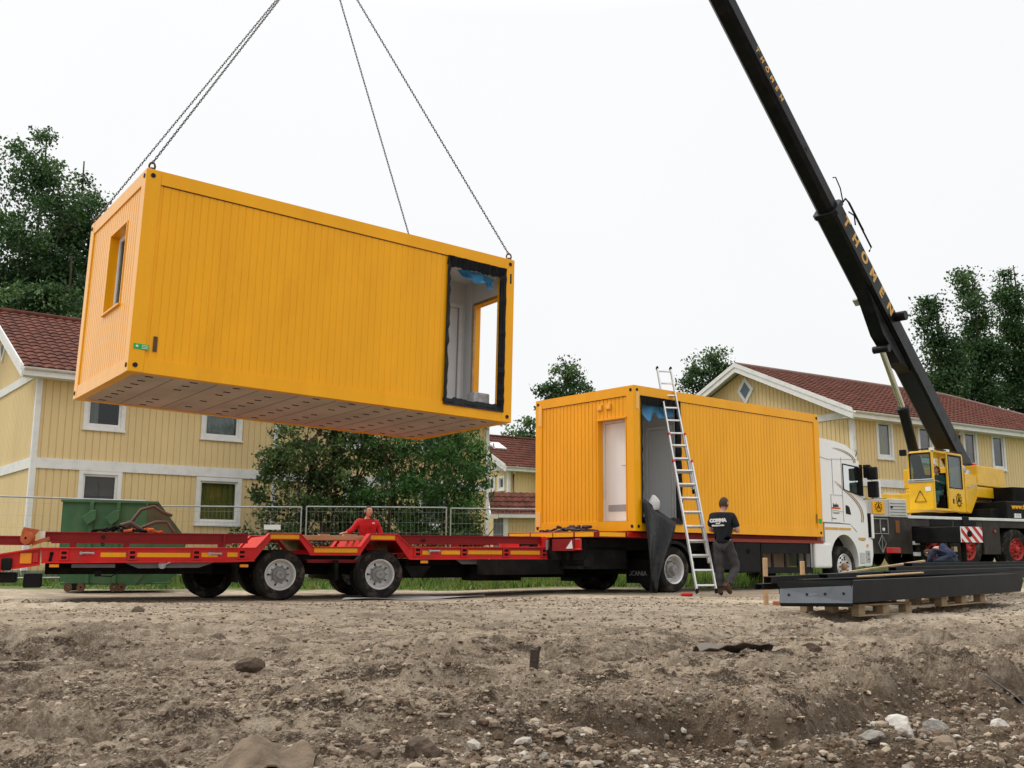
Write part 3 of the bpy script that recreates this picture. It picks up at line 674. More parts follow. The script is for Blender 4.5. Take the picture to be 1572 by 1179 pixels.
    fm.build('black_membrane', M_film, root)
    bp = MB(mr); n = 16
    lo = lambda u: (2.50 - .10 - .26 * (math.sin(u * 3.1) * (1 if window_end else .35) + (0 if window_end else (.9 * math.exp(-((u - .25) / .13) ** 2) + .45 * (u > .55))))) if not window_end else 2.36 - .10 * math.sin(u * 3.4) - .12 * (u < .16)
    vs = []
    for i in range(n + 1):
        u = i / n; x = .27 + .98 * u if not window_end else .33 + .72 * u
        hi = 2.50 if not window_end else 2.44 - .10 * abs(u - .6)
        vs.append((x, .10 + .03 * math.sin(u * 13), hi)); vs.append((x, .16 + .05 * math.sin(u * 9 + 1), (hi + lo(u)) / 2)); vs.append((x, .13 + .04 * math.sin(u * 17), lo(u)))
    fs = [(i * 3 + j, i * 3 + 3 + j, i * 3 + 4 + j, i * 3 + 1 + j) for i in range(n) for j in range(2)]
    bp.add(vs, fs).build('blue_tarpaulin', M_blue, root, smooth=60)
    return root, N
o_ = Matrix.Translation((-4.8931, 12.5347, 2.3048 + CAMZ))
def eulR(a, b, c): return Matrix.Rotation(c, 4, 'Z') @ Matrix.Rotation(b, 4, 'Y') @ Matrix.Rotation(a, 4, 'X')
MH = o_ @ eulR(-.011, .0295, .6324)
MT = Matrix.Translation((2.2947, 18.757, 0.467 + CAMZ)) @ eulR(.0027, .0033, .6903)
hang, NH = container('yellow container hanging from chains in mid air, with a window in its pale left end', MH, True, True, False, 3)
MB().box(.05, .24, -.006, .002, .30, .37).build('sticker', M_green, hang, label='green sticker with white print at the lower left corner')
sb = MB()
for i in range(3): sb.box(.15, .23, -.009, -.004, .312 + i * .019, .318 + i * .019)
sb.box(.075, .105, -.009, -.004, .325, .350); sb.build('sticker_print', M_wstick, hang)
MB().box(.295, .345, .008, .016, .30, .50).build('handhold_slot', M_rust, hang)
MB().box(CL - .09, CL - .06, -.003, .004, 2.33, 2.50).build('post_slot', M_room, hang)
ins = MB(); ins.box(CL - .60, CL - .28, .30, .52, .19, .52); hang_ins = None
tr_, NT = container('yellow office container standing on the truck, with a white door in its end wall', MT, False, False, True, 9)
for z0, z1, y0, y1, mm in ((.12, .42, CW - .17, CW - .03, M_orpatch), (2.2, 2.62, CW - .2, CW - .1, M_orpatch)):
    MB().box(-.008, .001, y0, y1, z0, z1).build('touch_up_patch', mm, tr_, label='paler patch of paint on the corner post')
pb = MB()
for y in (.62, .86):
    pb.box(-.006, .016, y, y + .13, 2.35, 2.46); pb.box(-.008, -.004, y + .02, y + .11, 2.37, 2.44, 1)
pb.build('socket_cover', [M_or, M_orpatch], tr_, bevel=.004)
MB().box(.06, .14, -.008, .002, 2.30, 2.64).build('tape_patch', M_orpatch, tr_)
MB().box(CL - .17, CL - .05, -.006, .002, .30, .40).build('sticker', M_green, tr_, label='small green sticker at the lower right corner')
MB().box(CL - .235, CL - .215, -.004, .004, .30, .50).build('post_slot', M_room, tr_)
# insulation bale left inside the hanging container
mb = MB(); mb.box(-.16, .16, -.11, .11, 0, .30); o = mb.build('insulation_pack', mat('film_wrapped_wool', (.42, .42, .42), .4, var=.25, vscale=12, bump=.6, bscale=12), bevel=.03, segs=2)
o.matrix_world = MH @ Matrix.Translation((CL - .38, .42, .195)); tag(o, 'small grey film wrapped pack standing in the doorway of the hanging container', 'pack')
# white bag on the sill and black tarp to the ground at the truck container
M_bag = mat('white_bag', (.70, .70, .70), .45, var=.1, vscale=9, bump=.7, bscale=9)
mb = MB(); mb.ell((0, 0, 0), .125, .09, .15, 14, 10); vs = []
for v in mb.v:
    p = Vector(v); p.z = max(p.z, -.16); p *= 1 + .09 * math.sin(p.x * 31 + p.z * 17) + .05 * math.sin(p.z * 43); vs.append(tuple(p))
mb.v = vs; o = mb.build('plastic_bag', M_bag, smooth=60); o.matrix_world = MT @ Matrix.Translation((.50, -.02, .53))
tag(o, 'crumpled white plastic bag on the sill of the open container doorway', 'bag')
tp = MB(); n = 14; k = 10; vs = []
MTi = MT
for i in range(n + 1):
    v = i / n
    for j in range(k + 1):
        u = j / k
        w = .92 * (1 - v) ** 1.25 + .16 * (v ** .5)
        top = .62 - .44 * u
        x = .13 + w * u * (1.0) + .02 * math.sin(v * 5); z = top * (1 - v) + (-1.12) * v
        y = -.05 - .20 * v - .05 * math.sin(u * 8 + v * 2) * (.3 + v)
        vs.append(tuple(MTi @ Vector((x, y, z))))
fs = [(i * (k + 1) + j, i * (k + 1) + j + 1, (i + 1) * (k + 1) + j + 1, (i + 1) * (k + 1) + j) for i in range(n) for j in range(k)]
tp.add(vs, fs); o = tp.build('tarpaulin', mat('black_sheeting', (.008, .008, .009), .28, var=.4, vscale=3, dirt=(.03, .025, .02), dscale=3, damt=.5, bump=.7, bscale=11, spec=.25), smooth=70)
tag(o, 'black plastic sheeting hanging from the doorway of the truck container down to the ground', 'sheeting')
sm = o.modifiers.new('thick', 'SOLIDIFY'); sm.thickness = .006

# ------------------------------------------------------------------ chains, hook
HOOK = Vector((-3.24, 15.54, 10.95))
def chain(p0, p1, label, r=.0060, pitch=.050):
    p0 = Vector(p0); p1 = Vector(p1); d = (p1 - p0); L = d.length; d.normalize(); a = d.cross(Vector((0, 0, 1))).normalized(); b = d.cross(a)
    mb = MB(); n = int(L / pitch)
    for i in range(n):
        c = p0 + d * (i + .5) * L / n; s = a if i % 2 else b; t = b if i % 2 else a
        pts = []
        for q in range(10):
            th = 2 * math.pi * q / 10; pts.append(c + d * math.cos(th) * pitch * .72 + s * math.sin(th) * .0135)
        vs = []
        for q in range(10):
            tn = (pts[(q + 1) % 10] - pts[q - 1]).normalized(); u = tn.cross(t)
            for w in range(4): vs.append(pts[q] + u * r * math.cos(w * math.pi / 2) + t * r * math.sin(w * math.pi / 2))
        mb.add(vs, [(q * 4 + w, q * 4 + (w + 1) % 4, ((q + 1) % 10) * 4 + (w + 1) % 4, ((q + 1) % 10) * 4 + w) for q in range(10) for w in range(4)])
    o = mb.build('lifting_chain', mat('chain_steel', (.075, .07, .065), .5, metal=.4, var=.2)); tag(o, label, 'chain', 'lifting chains of the hanging container'); return o
def hc(x, y, z=CH): return MH @ Vector((x, y, z))
eye = [('leftmost chain, running to the far left roof corner of the hanging container', .05, CW - .05), ('chain ending at the near left roof corner of the hanging container', .08, .06),
       ('chain dropping behind the middle of the hanging container roof', CL - .06, CW - .06), ('rightmost chain, ending at the near right roof corner of the hanging container', CL - .09, .05)]
for lb, x, y in eye:
    ch = chain(hc(x, y) + Vector((0, 0, .10)), HOOK + Vector((.0, 0, .0)) + (hc(x, y) - HOOK).normalized() * .15, lb)
    mb = MB(); c = hc(x, y) + Vector((0, 0, .05)); mb.tube([c + Vector((.04 * math.cos(t), 0, .06 * math.sin(t))) for t in np.linspace(0, 6.28, 13)], .014, 6); mb.ell(hc(x, y) + Vector((0, 0, .01)), .045, .045, .03, 10, 6)
    mb.build('shackle', M_rust, ch)
hk = thing('crane_hook', 'black crane hook block above the chains, on ropes from the boom tip', 'hook', HOOK)
mb = MB(); mb.box(-.16, .16, -.09, .09, .35, .95); mb.cyl((0, -.11, .75), (0, .11, .75), .24, n=20); mb.build('hook_block', M_blackgl, hk, bevel=.02)
mb = MB(); mb.tube([(0, 0, .36), (0, 0, .22), (.09, 0, .14), (.12, 0, .02), (.05, 0, -.08), (-.06, 0, -.07), (-.11, 0, .02)], .035, 8); mb.build('hook', M_rust, hk, smooth=60)

# ------------------------------------------------------------------ wheels
def wheel(parent, c, r, w, side, rimm, tag_=None, dual=True, style='trailer', rimr=.60, name='wheel', hubm=None):
    """c = centre of the outer face on axle (local), side=-1 outer face towards -y"""
    root = bpy.data.objects.new(name, None); COL.objects.link(root); root.parent = parent; root.location = c; root.empty_display_size = .2
    s = side; rr = r * rimr
    prof = [(rr, .03 * -s), (rr * 1.04, 0), (r * .80, s * .02), (r * .93, s * .005), (r * .985, -s * .03), (r, -s * .06), (r, -s * (w - .06)), (r * .985, -s * (w - .03)), (r * .93, -s * w), (r * .8, -s * w), (rr, -s * (w - .02))]
    t = MB(); t.lathe(prof, (0, 0, 0), (0, 1, 0), 48)
    for k in range(4):      # tread grooves
        y = -s * (.07 + k * (w - .14) / 3)
    t.build('tyre', M_tyre, root, smooth=35)
    if dual:
        t = MB(); t.lathe([(a, b - s * (w + .06)) for a, b in prof], (0, 0, 0), (0, 1, 0), 40); t.build('tyre', M_tyre, root, smooth=35)
    q = MB()
    if style == 'trailer':
        q.lathe([(rr * 1.03, s * .004), (rr * 1.0, s * .010), (rr * .95, 0), (rr * .90, -s * .03), (rr * .88, -s * .10), (rr * .86, -s * .17), (rr * .55, -s * .155), (rr * .5, -s * .12), (.01, -s * .12)], (0, 0, 0), (0, 1, 0), 48)
    else:
        q.lathe([(rr * 1.03, s * .004), (rr, s * .012), (rr * .94, -s * .01), (rr * .88, -s * .05), (rr * .70, -s * .045), (rr * .62, -s * .02), (rr * .3, -s * .03), (.01, -s * .03)], (0, 0, 0), (0, 1, 0), 48)
    q.build('rim', rimm, root, smooth=40)
    h = MB(); yb = -.12 * s if style == 'trailer' else -.03 * s
    if style == 'trailer':
        h.lathe([(rr * .50, yb), (rr * .47, yb + s * .05), (rr * .30, yb + s * .07), (rr * .30, yb + s * .13), (rr * .26, yb + s * .155), (.01, yb + s * .155)], (0, 0, 0), (0, 1, 0), 6 if False else 24)
    else:
        h.lathe([(rr * .30, yb), (rr * .28, yb + s * .07), (rr * .2, yb + s * .09), (.01, yb + s * .09)], (0, 0, 0), (0, 1, 0), 20)
    h.build('hub', hubm or M_rimd, root, smooth=40)
    nb = MB(); cnt = 10
    for i in range(cnt):
        a = 2 * math.pi * i / cnt; R0 = rr * .58
        nb.cyl((R0 * math.cos(a), yb - (s * .04 if style == 'trailer' else -s * .005), R0 * math.sin(a)), (R0 * math.cos(a), yb + s * .035, R0 * math.sin(a)), .017, n=6)
    nb.build('wheel_nut', M_rimd if hubm is None else M_chas, root)
    hb = MB(); hn = 8 if style != 'trailer' else 5
    for i in range(hn):
        a = 2 * math.pi * (i + .5) / hn; R0 = rr * .76 if style != 'trailer' else rr * .70
        y = (-s * .046) if style != 'trailer' else -s * .160
        y2 = y + s * .006
        hb.cyl((R0 * math.cos(a), y, R0 * math.sin(a)), (R0 * math.cos(a), y2 + s * .004, R0 * math.sin(a)), rr * (.085 if style != 'trailer' else .07), n=12)
    hb.build('rim_hole', M_room, root)
    return root

# ------------------------------------------------------------------ low loader trailer
TR = thing('low_loader_trailer', 'red low loader trailer with yellow reflectors and an empty deck', 'trailer', (-3.96, 17.5, -0.08), R(22))
g = .08   # values below were measured above z=0, the trailer stands 8 cm lower
def T_(mb, name, m, **k): return mb.build(name, m, TR, **k)
for u, nm in ((0.0, 1), (1.75, 2)):
    for far in (0, 1):
        wheel(TR, (u, 0.0 if not far else 2.5, .43), .43, .27, -1 if not far else 1, M_rim, dual=True)
wheel(TR, (-1.05, 1.3, .43), .43, .27, -1, M_chas, dual=True, hubm=M_chas)
top = [(-3.76, .78), (-.84, .80), (-.44, .80), (-.22, 1.05), (.31, 1.05), (.54, .82), (1.37, .83), (1.54, 1.06), (2.04, 1.06), (2.29, .83), (5.06, .85)]
bot = [(5.06, .64), (2.26, .63), (2.02, .945), (1.54, .945), (1.38, .70), (.49, .70), (.31, .94), (-.19, .94), (-.45, .595), (-.83, .58), (-3.74, .56)]
poly = [(a, z + g) for a, z in top + bot]
for y0, y1 in ((-.03, .0), (2.5, 2.53)):
    mb = MB(); mb.prism(poly, y0, y1)
    T_(mb, 'side_beam', M_red)
mb = MB()
def flange(mb, pts, y0, y1, t=.022):
    for (a, za), (b, zb) in zip(pts[:-1], pts[1:]):
        mb.add([(a, y0, za + g), (b, y0, zb + g), (b, y1, zb + g), (a, y1, za + g), (a, y0, za + g - t), (b, y0, zb + g - t), (b, y1, zb + g - t), (a, y1, za + g - t)],
               [(0, 1, 2, 3), (7, 6, 5, 4), (0, 4, 5, 1), (3, 2, 6, 7), (0, 3, 7, 4), (1, 5, 6, 2)])
for y0, y1 in ((-.075, .22), (2.28, 2.575)):
    flange(mb, [(a, z + .006) for a, z in top], y0, y1); 
flange(mb, [(a, z) for a, z in bot[::-1] if a < -.4], -.085, .02); flange(mb, [(a, z) for a, z in bot[:2][::-1]], -.085, .02); flange(mb, [(a, z) for a, z in bot[4:6][::-1]], -.06, .02)
T_(mb, 'edge_flange', M_red, bevel=.004)
# stake pockets
mb = MB(); hb = MB()
for u, zb in ((-3.42, .56), (-2.40, .57), (-1.40, .575), (-.66, .585), (2.43, .64), (3.32, .64), (4.15, .64), (4.93, .64)):
    mb.box(u - .07, u + .07, -.058, -.031, zb + .02 + g, zb + .20 + g)
    for dz in (.045, .12): hb.box(u - .04, u + .04, -.060, -.05, zb + dz + g, zb + dz + .045 + g)
T_(mb, 'stake_pocket', M_red, bevel=.004); T_(hb, 'pocket_slot', M_chas)
for a, b, z in ((-2.88, -2.50, .675), (-2.33, -1.50, .675), (-1.32, -1.06, .68), (-.90 + .1, -.60 - .12 + .0, .685), (-.20, .29, .995), (.56, 1.32, .765), (1.56, 2.0, 1.0), (2.52, 2.66, .735), (2.88, 3.24, .74), (3.40, 4.07, .745), (4.24, 4.84, .745)):
    if b - a < .05: continue
    T_(MB().box(a, b, -.040 if z < .9 else -.038, -.029, z - .035 + g, z + .035 + g), 'reflector_tape', M_tape)
for u in (-1.0, ):
    T_(MB().box(u + .10, u + .28, -.038, -.03, .65 + g, .72 + g), 'reflector_tape', M_tape)
for u, z in ((-3.55, .50), (-.62, .50), (2.55, .57), (4.75, .58)):
    T_(MB().box(u - .07, u + .07, -.07, -.03, z - .025 + g, z + .025 + g), 'marker_lamp', M_or_l, bevel=.006)
for u, z in ((-3.08, .70), (-.98 - .12, .70), (2.74, .765)):
    mb = MB(); mb.cyl((u - .09, -.075, z + g), (u + .09, -.075, z + g), .018, n=8); mb.cyl((u - .09, -.03, z + g), (u - .09, -.09, z + g), .026, n=10); mb.cyl((u + .09, -.03, z + g), (u + .09, -.085, z + g), .02, n=10)
    T_(mb, 'lashing_handle', M_galv, smooth=50)
mb = MB(); mb.cyl((4.98, -.06, .98 + g), (4.98, -.06, .80 + g), .03, n=10); T_(mb, 'latch', M_galv)
T_(MB().box(4.93, 5.10, -.06, .20, .62 + g, 1.02 + g).box(4.90, 4.95, -.05, .2, .8 + g, 1.05 + g), 'front_post', M_red, bevel=.01)
# deck plates between side beams
for a, b, z in ((-3.7, -.9, .74), (.50, 1.40, .60), (2.32, 5.02, .74)):
    T_(MB().box(a, b, .23, 2.27, z + g - .05, z + g), 'deck_plate', M_dred)
for a, b in ((-.84, .50), (1.42, 2.3)):
    mb = MB(); pts = [(-.84, .70), (-.44, .76), (-.22, 1.01), (.31, 1.01), (.5, .8)] if a < 0 else [(1.42, .8), (1.54, 1.02), (2.04, 1.02), (2.29, .76)]
    flange(mb, pts, .22, 2.28, .03); T_(mb, 'wheel_arch_cover', M_red)
# raised loose bearer beams (I section) on both sides
def ibeam(a, b, y, z0, z1, m=M_dred, fl=.10):
    mb = MB(); mb.box(a, b, y - fl / 2, y + fl / 2, z1 - .018, z1); mb.box(a, b, y - fl / 2, y + fl / 2, z0, z0 + .018); mb.box(a + .002, b - .002, y - .010, y + .010, z0 + .018, z1 - .018)
    return T_(mb, 'bearer_beam', m)
for y in (.10, 2.36):
    ibeam(-3.72, -.56, y, .875 + g, 1.035 + g); ibeam(2.06, 4.93, y, .91 + g, 1.05 + g)
ibeam(-5.2, -3.98, .14, .82 + g, .965 + g)
mb = MB()
for u in (-3.3, -2.5, -1.0, 2.3, 3.2, 4.6): mb.box(u - .05, u + .05, .06, .16, .76 + g, .88 + g)
for u in (-.95,): mb.box(u - .02, u + .02, .04, .16, .88 + g, 1.03 + g)
T_(mb, 'bearer_support', M_dred)
for u, in ((-3.14 + .28,), (2.66 - .1,)):
    mb = MB(); mb.lathe([(.012, -.012), (.030, -.012), (.030, .012), (.012, .012)], (u, .035, .955 + g), (0, 1, 0), 14); mb.lathe([(.012, -.012), (.03, -.012), (.03, .012), (.012, .012)], (u, .035, .84 + g), (0, 1, 0), 14)
    T_(mb, 'lashing_ring', M_chas)
T_(MB().box(-3.80, -3.72, .045, .155, .88 + g, 1.04 + g), 'white_mark', M_wstick)
# sloping tail with lamps
mb = MB(); mb.prism([(-3.76, .78 + g), (-3.76, .51 + g), (-5.3, .26 + g), (-5.3, .50 + g)], -.03, .0); mb.prism([(-3.76, .79 + g), (-3.76, .765 + g), (-5.3, .485 + g), (-5.3, .51 + g)], -.10, .15)
mb.prism([(-3.76, .53 + g), (-3.76, .505 + g), (-5.3, .255 + g), (-5.3, .28 + g)], -.10, .05); T_(mb, 'tail_ramp', M_red)
T_(MB().box(-4.05, -3.88, -.06, -.03, .53 + g, .70 + g), 'tail_lamp', M_or_l, bevel=.01); T_(MB().box(-3.87, -3.78, -.06, -.03, .545 + g, .715 + g), 'tail_lamp', M_tail, bevel=.01)
T_(MB().box(-4.30, -4.15, -.12, -.03, .43 + g, .62 + g), 'rear_light_box', M_black, bevel=.02); T_(MB().box(-4.62, -4.42, -.14, -.03, .39 + g, .60 + g), 'rear_light_box', M_black, bevel=.02)
mb = MB(); mb.cyl((-3.60, -.045, .68 + g), (-3.62, -.045, .57 + g), .022, n=8); mb.ell((-3.60, -.05, .69 + g), .03, .03, .03); T_(mb, 'rubber_hook', M_chas)
T_(MB().box(-4.35, -4.08, .0, .3, .24 + g, .40 + g).box(-3.98, -3.72, 0, .3, .16 + g, .38 + g), 'tool_box', M_black, bevel=.015)
# chassis below
mb = MB(); mb.box(-3.7, -1.1, .35, 2.15, .36 + g, .56 + g); mb.box(-1.1, 2.3, .85, 1.65, .34 + g, .70 + g); mb.box(2.2, 6.6, .75, 1.75, .27 + g, .62 + g); mb.box(2.3, 5.0, .3, 2.2, .52 + g, .60 + g)
mb.box(3.6, 4.6, .3, .9, .22 + g, .5 + g)
T_(mb, 'chassis', M_chas, bevel=.01)
mb = MB(); mb.box(.95, 1.0, .0, 2.5, .25 + g, .6 + g); mb.box(-.75, -.70, .0, 2.5, .22 + g, .58 + g)
T_(mb, 'mudguard', M_chas)
for u in (0, 1.75): T_(MB().cyl((u, .2, .35 + g), (u, 2.3, .35 + g), .07, n=12), 'axle', M_chas)
T_(MB().prism([(-2.55, .565 + g), (-2.30, .46 + g), (-1.35, .47 + g), (-1.05, .57 + g)], .01, .05).prism([(3.15, .63 + g), (3.3, .53 + g), (4.1, .53 + g), (4.25, .63 + g)], .01, .05), 'grey_side_plate', M_grey)
for u, z in ((-1.93, .51), (3.68, .575)):
    mb = MB(); mb.cyl((u, 0, z + g), (u, -.10, z + g), .022, n=10); mb.lathe([(.01, 0), (.06, 0), (.06, .03), (.01, .03)], (u, -.03, z + g), (0, 1, 0), 16); mb.tube([(u, -.09, z + g), (u + .12, -.10, z + .045 + g)], .010, 6); T_(mb, 'winch_handle', M_galv, smooth=50)
T_(MB().prism([(2.2, .5 + g), (2.35, .30 + g), (2.55, .30 + g), (2.7, .5 + g)], .02, .05), 'grey_side_plate', M_chas)
mb = MB(); mb.tube([(-3.5, .05, .44 + g), (-3.0, .04, .42 + g), (-2.88, .02, .34 + g), (-2.7, .02, .33 + g), (-2.55, .04, .42 + g)], .010, 6); mb.box(-2.95, -2.85, .0, .06, .33 + g, .42 + g); T_(mb, 'air_hose', M_chas)
T_(MB().box(-3.30, -2.65, .02, .06, .47 + g, .53 + g), 'side_marker_plate', M_grey)
# coupling towards the truck
T_(MB().beam((5.0, 1.25, .42 + g), (6.5, 1.25, .42 + g), .5, .22), 'drawbar', M_dred)
T_(MB().box(5.0, 5.6, -.02, .02, .92 + g, 1.0 + g).box(5.0, 5.1, .0, 2.5, .62 + g, .95 + g), 'front_bracket', M_red)
def put(o, M): o.matrix_world = M; return o
TM = TR.matrix_basis.copy() if False else Matrix.Translation((-3.96, 17.5, -0.08)) @ Matrix.Rotation(R(22), 4, 'Z')
# timbers on the trailer between the humps
for i, (a, b, y, z, hh, lb) in enumerate(((.42, 1.55, .50, 1.035, .085, 'squared timber nearest the camera across the gap between the red humps'), (.30, 1.62, 1.0, 1.03, .08, 'second squared timber lying behind the first between the red humps'), (.35, 1.58, 1.5, 1.03, .08, 'third squared timber from the camera between the red humps'))):
    o = MB().box(a, b, y - .06, y + .06, z + g - hh, z + g).build('timber', M_wood, bevel=.005); o.matrix_world = TM
    tag(o, lb, 'timber', 'timbers laid across the trailer')
for i, (u, w) in enumerate(((1.18, .16), (.74, .12))):
    o = MB().box(u, u + w * 1.6, .46, .60, 1.037 + g, 1.060 + g).build('timber_offcut', M_palw, bevel=.003); o.matrix_world = TM
    tag(o, ('wider' if i == 0 else 'narrower') + ' thin board offcut on top of the nearest timber on the trailer', 'offcut')
# pile of straps
def squiggle(name, c, r, h, n, m, label, cat, seed, rr=.018, M=TM):
    q = random.Random(seed); mb = MB()
    for k in range(n):
        p = Vector((q.uniform(-r, r), q.uniform(-.15, .15), 0)); pts = []
        a = q.uniform(0, 6.28)
        for i in range(10):
            a += q.uniform(-1, 1); p = p + Vector((math.cos(a) * .09, math.sin(a) * .05, 0)); pts.append((max(-r, min(r, p.x)), max(-.2, min(.2, p.y)), abs(math.sin(i * .8 + k)) * h * (1 - abs(p.x) / r / 1.2) + rr))
        mb.tube(pts, rr, 6)
    o = mb.build(name, m, smooth=60); o.matrix_world = M @ Matrix.Translation(c); return tag(o, label, cat)
squiggle('strap_pile', (-2.62, .22, 1.03 + g), .42, .10, 12, M_chas, 'heap of black straps and belts on the rear of the red trailer', 'straps', 5)
squiggle('orange_strap', (-2.25, .20, 1.03 + g), .30, .07, 5, M_strap, 'orange lashing strap lying in front of the black belts on the trailer', 'strap', 6, .022)
mb = MB(); mb.tube([(-2.45, .3, 1.20 + g), (-2.30, .3, 1.42 + g), (-2.10, .3, 1.48 + g), (-1.95, .3, 1.38 + g), (-1.80, .3, 1.33 + g)], .028, 8); mb.tube([(-2.60, .3, 1.15 + g), (-2.45, .28, 1.20 + g), (-2.25, .25, 1.06 + g)], .04, 8)
mb.tube([(-2.28, .3, 1.12 + g), (-2.05, .3, 1.22 + g), (-1.88, .28, 1.22 + g), (-1.76, .25, 1.05 + g)], .026, 8); mb.tube([(-2.6, .3, 1.05 + g), (-2.45, .3, 1.2 + g)], .05, 8)
o = mb.build('spreader_bracket', mat('brown_iron', (.11, .06, .05), .6, var=.3, dirt=(.05, .04, .035)), smooth=60); o.matrix_world = TM; tag(o, 'brown bent iron lifting brackets standing up from the straps on the trailer', 'bracket')
mb = MB(); mb.lathe([(.02, -.06), (.10, -.05), (.115, 0), (.10, .05), (.02, .06)], (-3.96, -.02, .93 + g), (.5, .8, 0), 20); mb.prism([(-4.06, 1.00 + g), (-4.03, 1.10 + g), (-3.80, 1.06 + g), (-3.86, .98 + g)], -.05, .03); mb.beam((-3.9, .0, .84 + g), (-3.65, .02, .93 + g), .05, .06)
o = mb.build('orange_clamp', mat('orange_paint', (.45, .10, .03), .45, var=.2, dirt=(.2, .08, .05)), smooth=50); o.matrix_world = TM; tag(o, 'rounded orange red clamp drum at the bend of the trailer tail', 'clamp')

# ------------------------------------------------------------------ truck
TKo = (2.211, 18.868, 0.0); TKY = 0.69
TK = thing('flatbed_truck', 'white cab flatbed truck carrying the yellow container, with stripes on its door', 'truck', TKo, TKY)
def K_(mb, name, m, **k): return mb.build(name, m, TK, **k)
for far in (0, 1): wheel(TK, (1.20, 0 if not far else 2.5, .44), .44, .28, -1 if not far else 1, M_rim, style='trailer', rimr=.62)
for far in (0, 1): wheel(TK, (7.06, 0.02 if not far else 2.48, .47), .47, .30, -1 if not far else 1, M_rim, dual=False, style='front', rimr=.60, hubm=mat('bronze_hub', (.34, .19, .10), .5, metal=.3, var=.3, dirt=(.2, .15, .1)))
mb = MB(); mb.box(-.9, 6.0, .78, .92, .58, .92); mb.box(-.9, 6.0, 1.58, 1.72, .58, .92); mb.box(-.85, 6.2, .3, 2.2, .80, 1.0); mb.box(.3, 2.3, .5, 2.0, .35, .6)
mb.box(-.9, 0.2, .3, 2.2, .45, .85); mb.box(-2.4, -.8, .95, 1.55, .35, .62)
K_(mb, 'chassis', M_chas)
K_(MB().box(-.88, .30, -.02, 2.52, 1.02, 1.135), 'platform', M_dred, bevel=.008); K_(MB().box(.301, 6.25, .10, 2.40, 1.02, 1.135), 'platform', M_dred, bevel=.008)
K_(MB().box(2.2, 6.2, -.03, .04, .985, 1.05), 'platform_edge', mat('red_brown_edge', (.30, .045, .02), .5, var=.15, dirt=(.12, .04, .03)))
for a, b in ((.06, .55), (.60, 1.15), (1.18, 1.8), (1.84, 2.46)): K_(MB().box(-.892, -.882, a, b, 1.035, 1.115), 'reflector_tape', M_tape)
K_(MB().box(-.82, -.16, -.030, -.021, 1.04, 1.115), 'reflector_tape', M_tape)
K_(MB().box(-.12, .25, -.045, -.021, 1.04, 1.12), 'side_lamp', M_tail, bevel=.01)
K_(MB().box(-.95, -.90, .35, .50, .80, 1.0).box(-.96, -.90, .33, .52, .79, .82), 'tail_lamp', M_tail, bevel=.01)
K_(MB().add([(-.965, .53, .82), (-.965, .72, .82), (-.965, .56, .98)], [(0, 1, 2)]), 'triangle_reflector', M_wstick)
K_(MB().box(-.96, -.92, .5, 1.1, .78, 1.0), 'lamp_board', M_dred)
K_(MB().box(-.90, -.84, .2, 2.3, .50, .62).box(-.9, -.84, .6, .7, .6, .9).box(-.9, -.84, 1.8, 1.9, .6, .9), 'underrun_bar', M_black)
# rear mudguards and flaps
mb = MB(); pts = [(1.2 + .56 * math.cos(t), .44 + .55 * math.sin(t)) for t in np.linspace(.15, math.pi - .15, 14)]; pi_ = [(1.2 + .50 * math.cos(t), .44 + .49 * math.sin(t)) for t in np.linspace(math.pi - .15, .15, 14)]
mb.prism(pts + pi_, -.02, .62); mb.prism(pts + pi_, 1.88, 2.5); K_(mb, 'mudguard', M_black)
mf = K_(MB().box(.52, .545, -.02, .62, .18, .62).box(.52, .545, 1.88, 2.5, .18, .62), 'mud_flap', M_black)
text('SCANIA', .13, frame((0, -1, 0), (0, 0, 1), (.515, .31, .36)), M_galv, mf, 'flap_lettering')
# side boxes, skirts
K_(MB().box(2.35, 3.0, .0, .5, .42, .92), 'battery_box', M_black, bevel=.02)
K_(MB().box(3.06, 3.92, -.01, .6, .36, .98), 'fuel_tank', M_black, bevel=.03, segs=2)
K_(MB().lathe([(.02, -.01), (.05, -.01), (.05, .01)], (3.5, -.015, .80), (0, 1, 0), 14), 'tank_cap', M_chas)
mb = MB(); mb.box(3.95, 5.80, .0, .03, .34, .47); mb.box(3.95, 5.80, .0, .03, .76, .98)
for x in (3.95, 4.32, 4.78, 5.24, 5.50, 5.74): mb.box(x, x + .06, .001, .031, .47, .76)
K_(mb, 'side_guard', M_black)
K_(MB().box(4.0, 5.7, .55, .60, .44, .78), 'side_panel', mat('tan_panel', (.34, .24, .17), .7, var=.15))
K_(MB().cyl((5.72, -.02, .46), (5.72, -.02, .98), .022, n=10), 'guard_post', M_galv)
mb = MB(); mb.box(5.87, 6.53, -.03, .45, .44, 1.0); K_(mb, 'side_tank', M_cab, bevel=.06, segs=4)
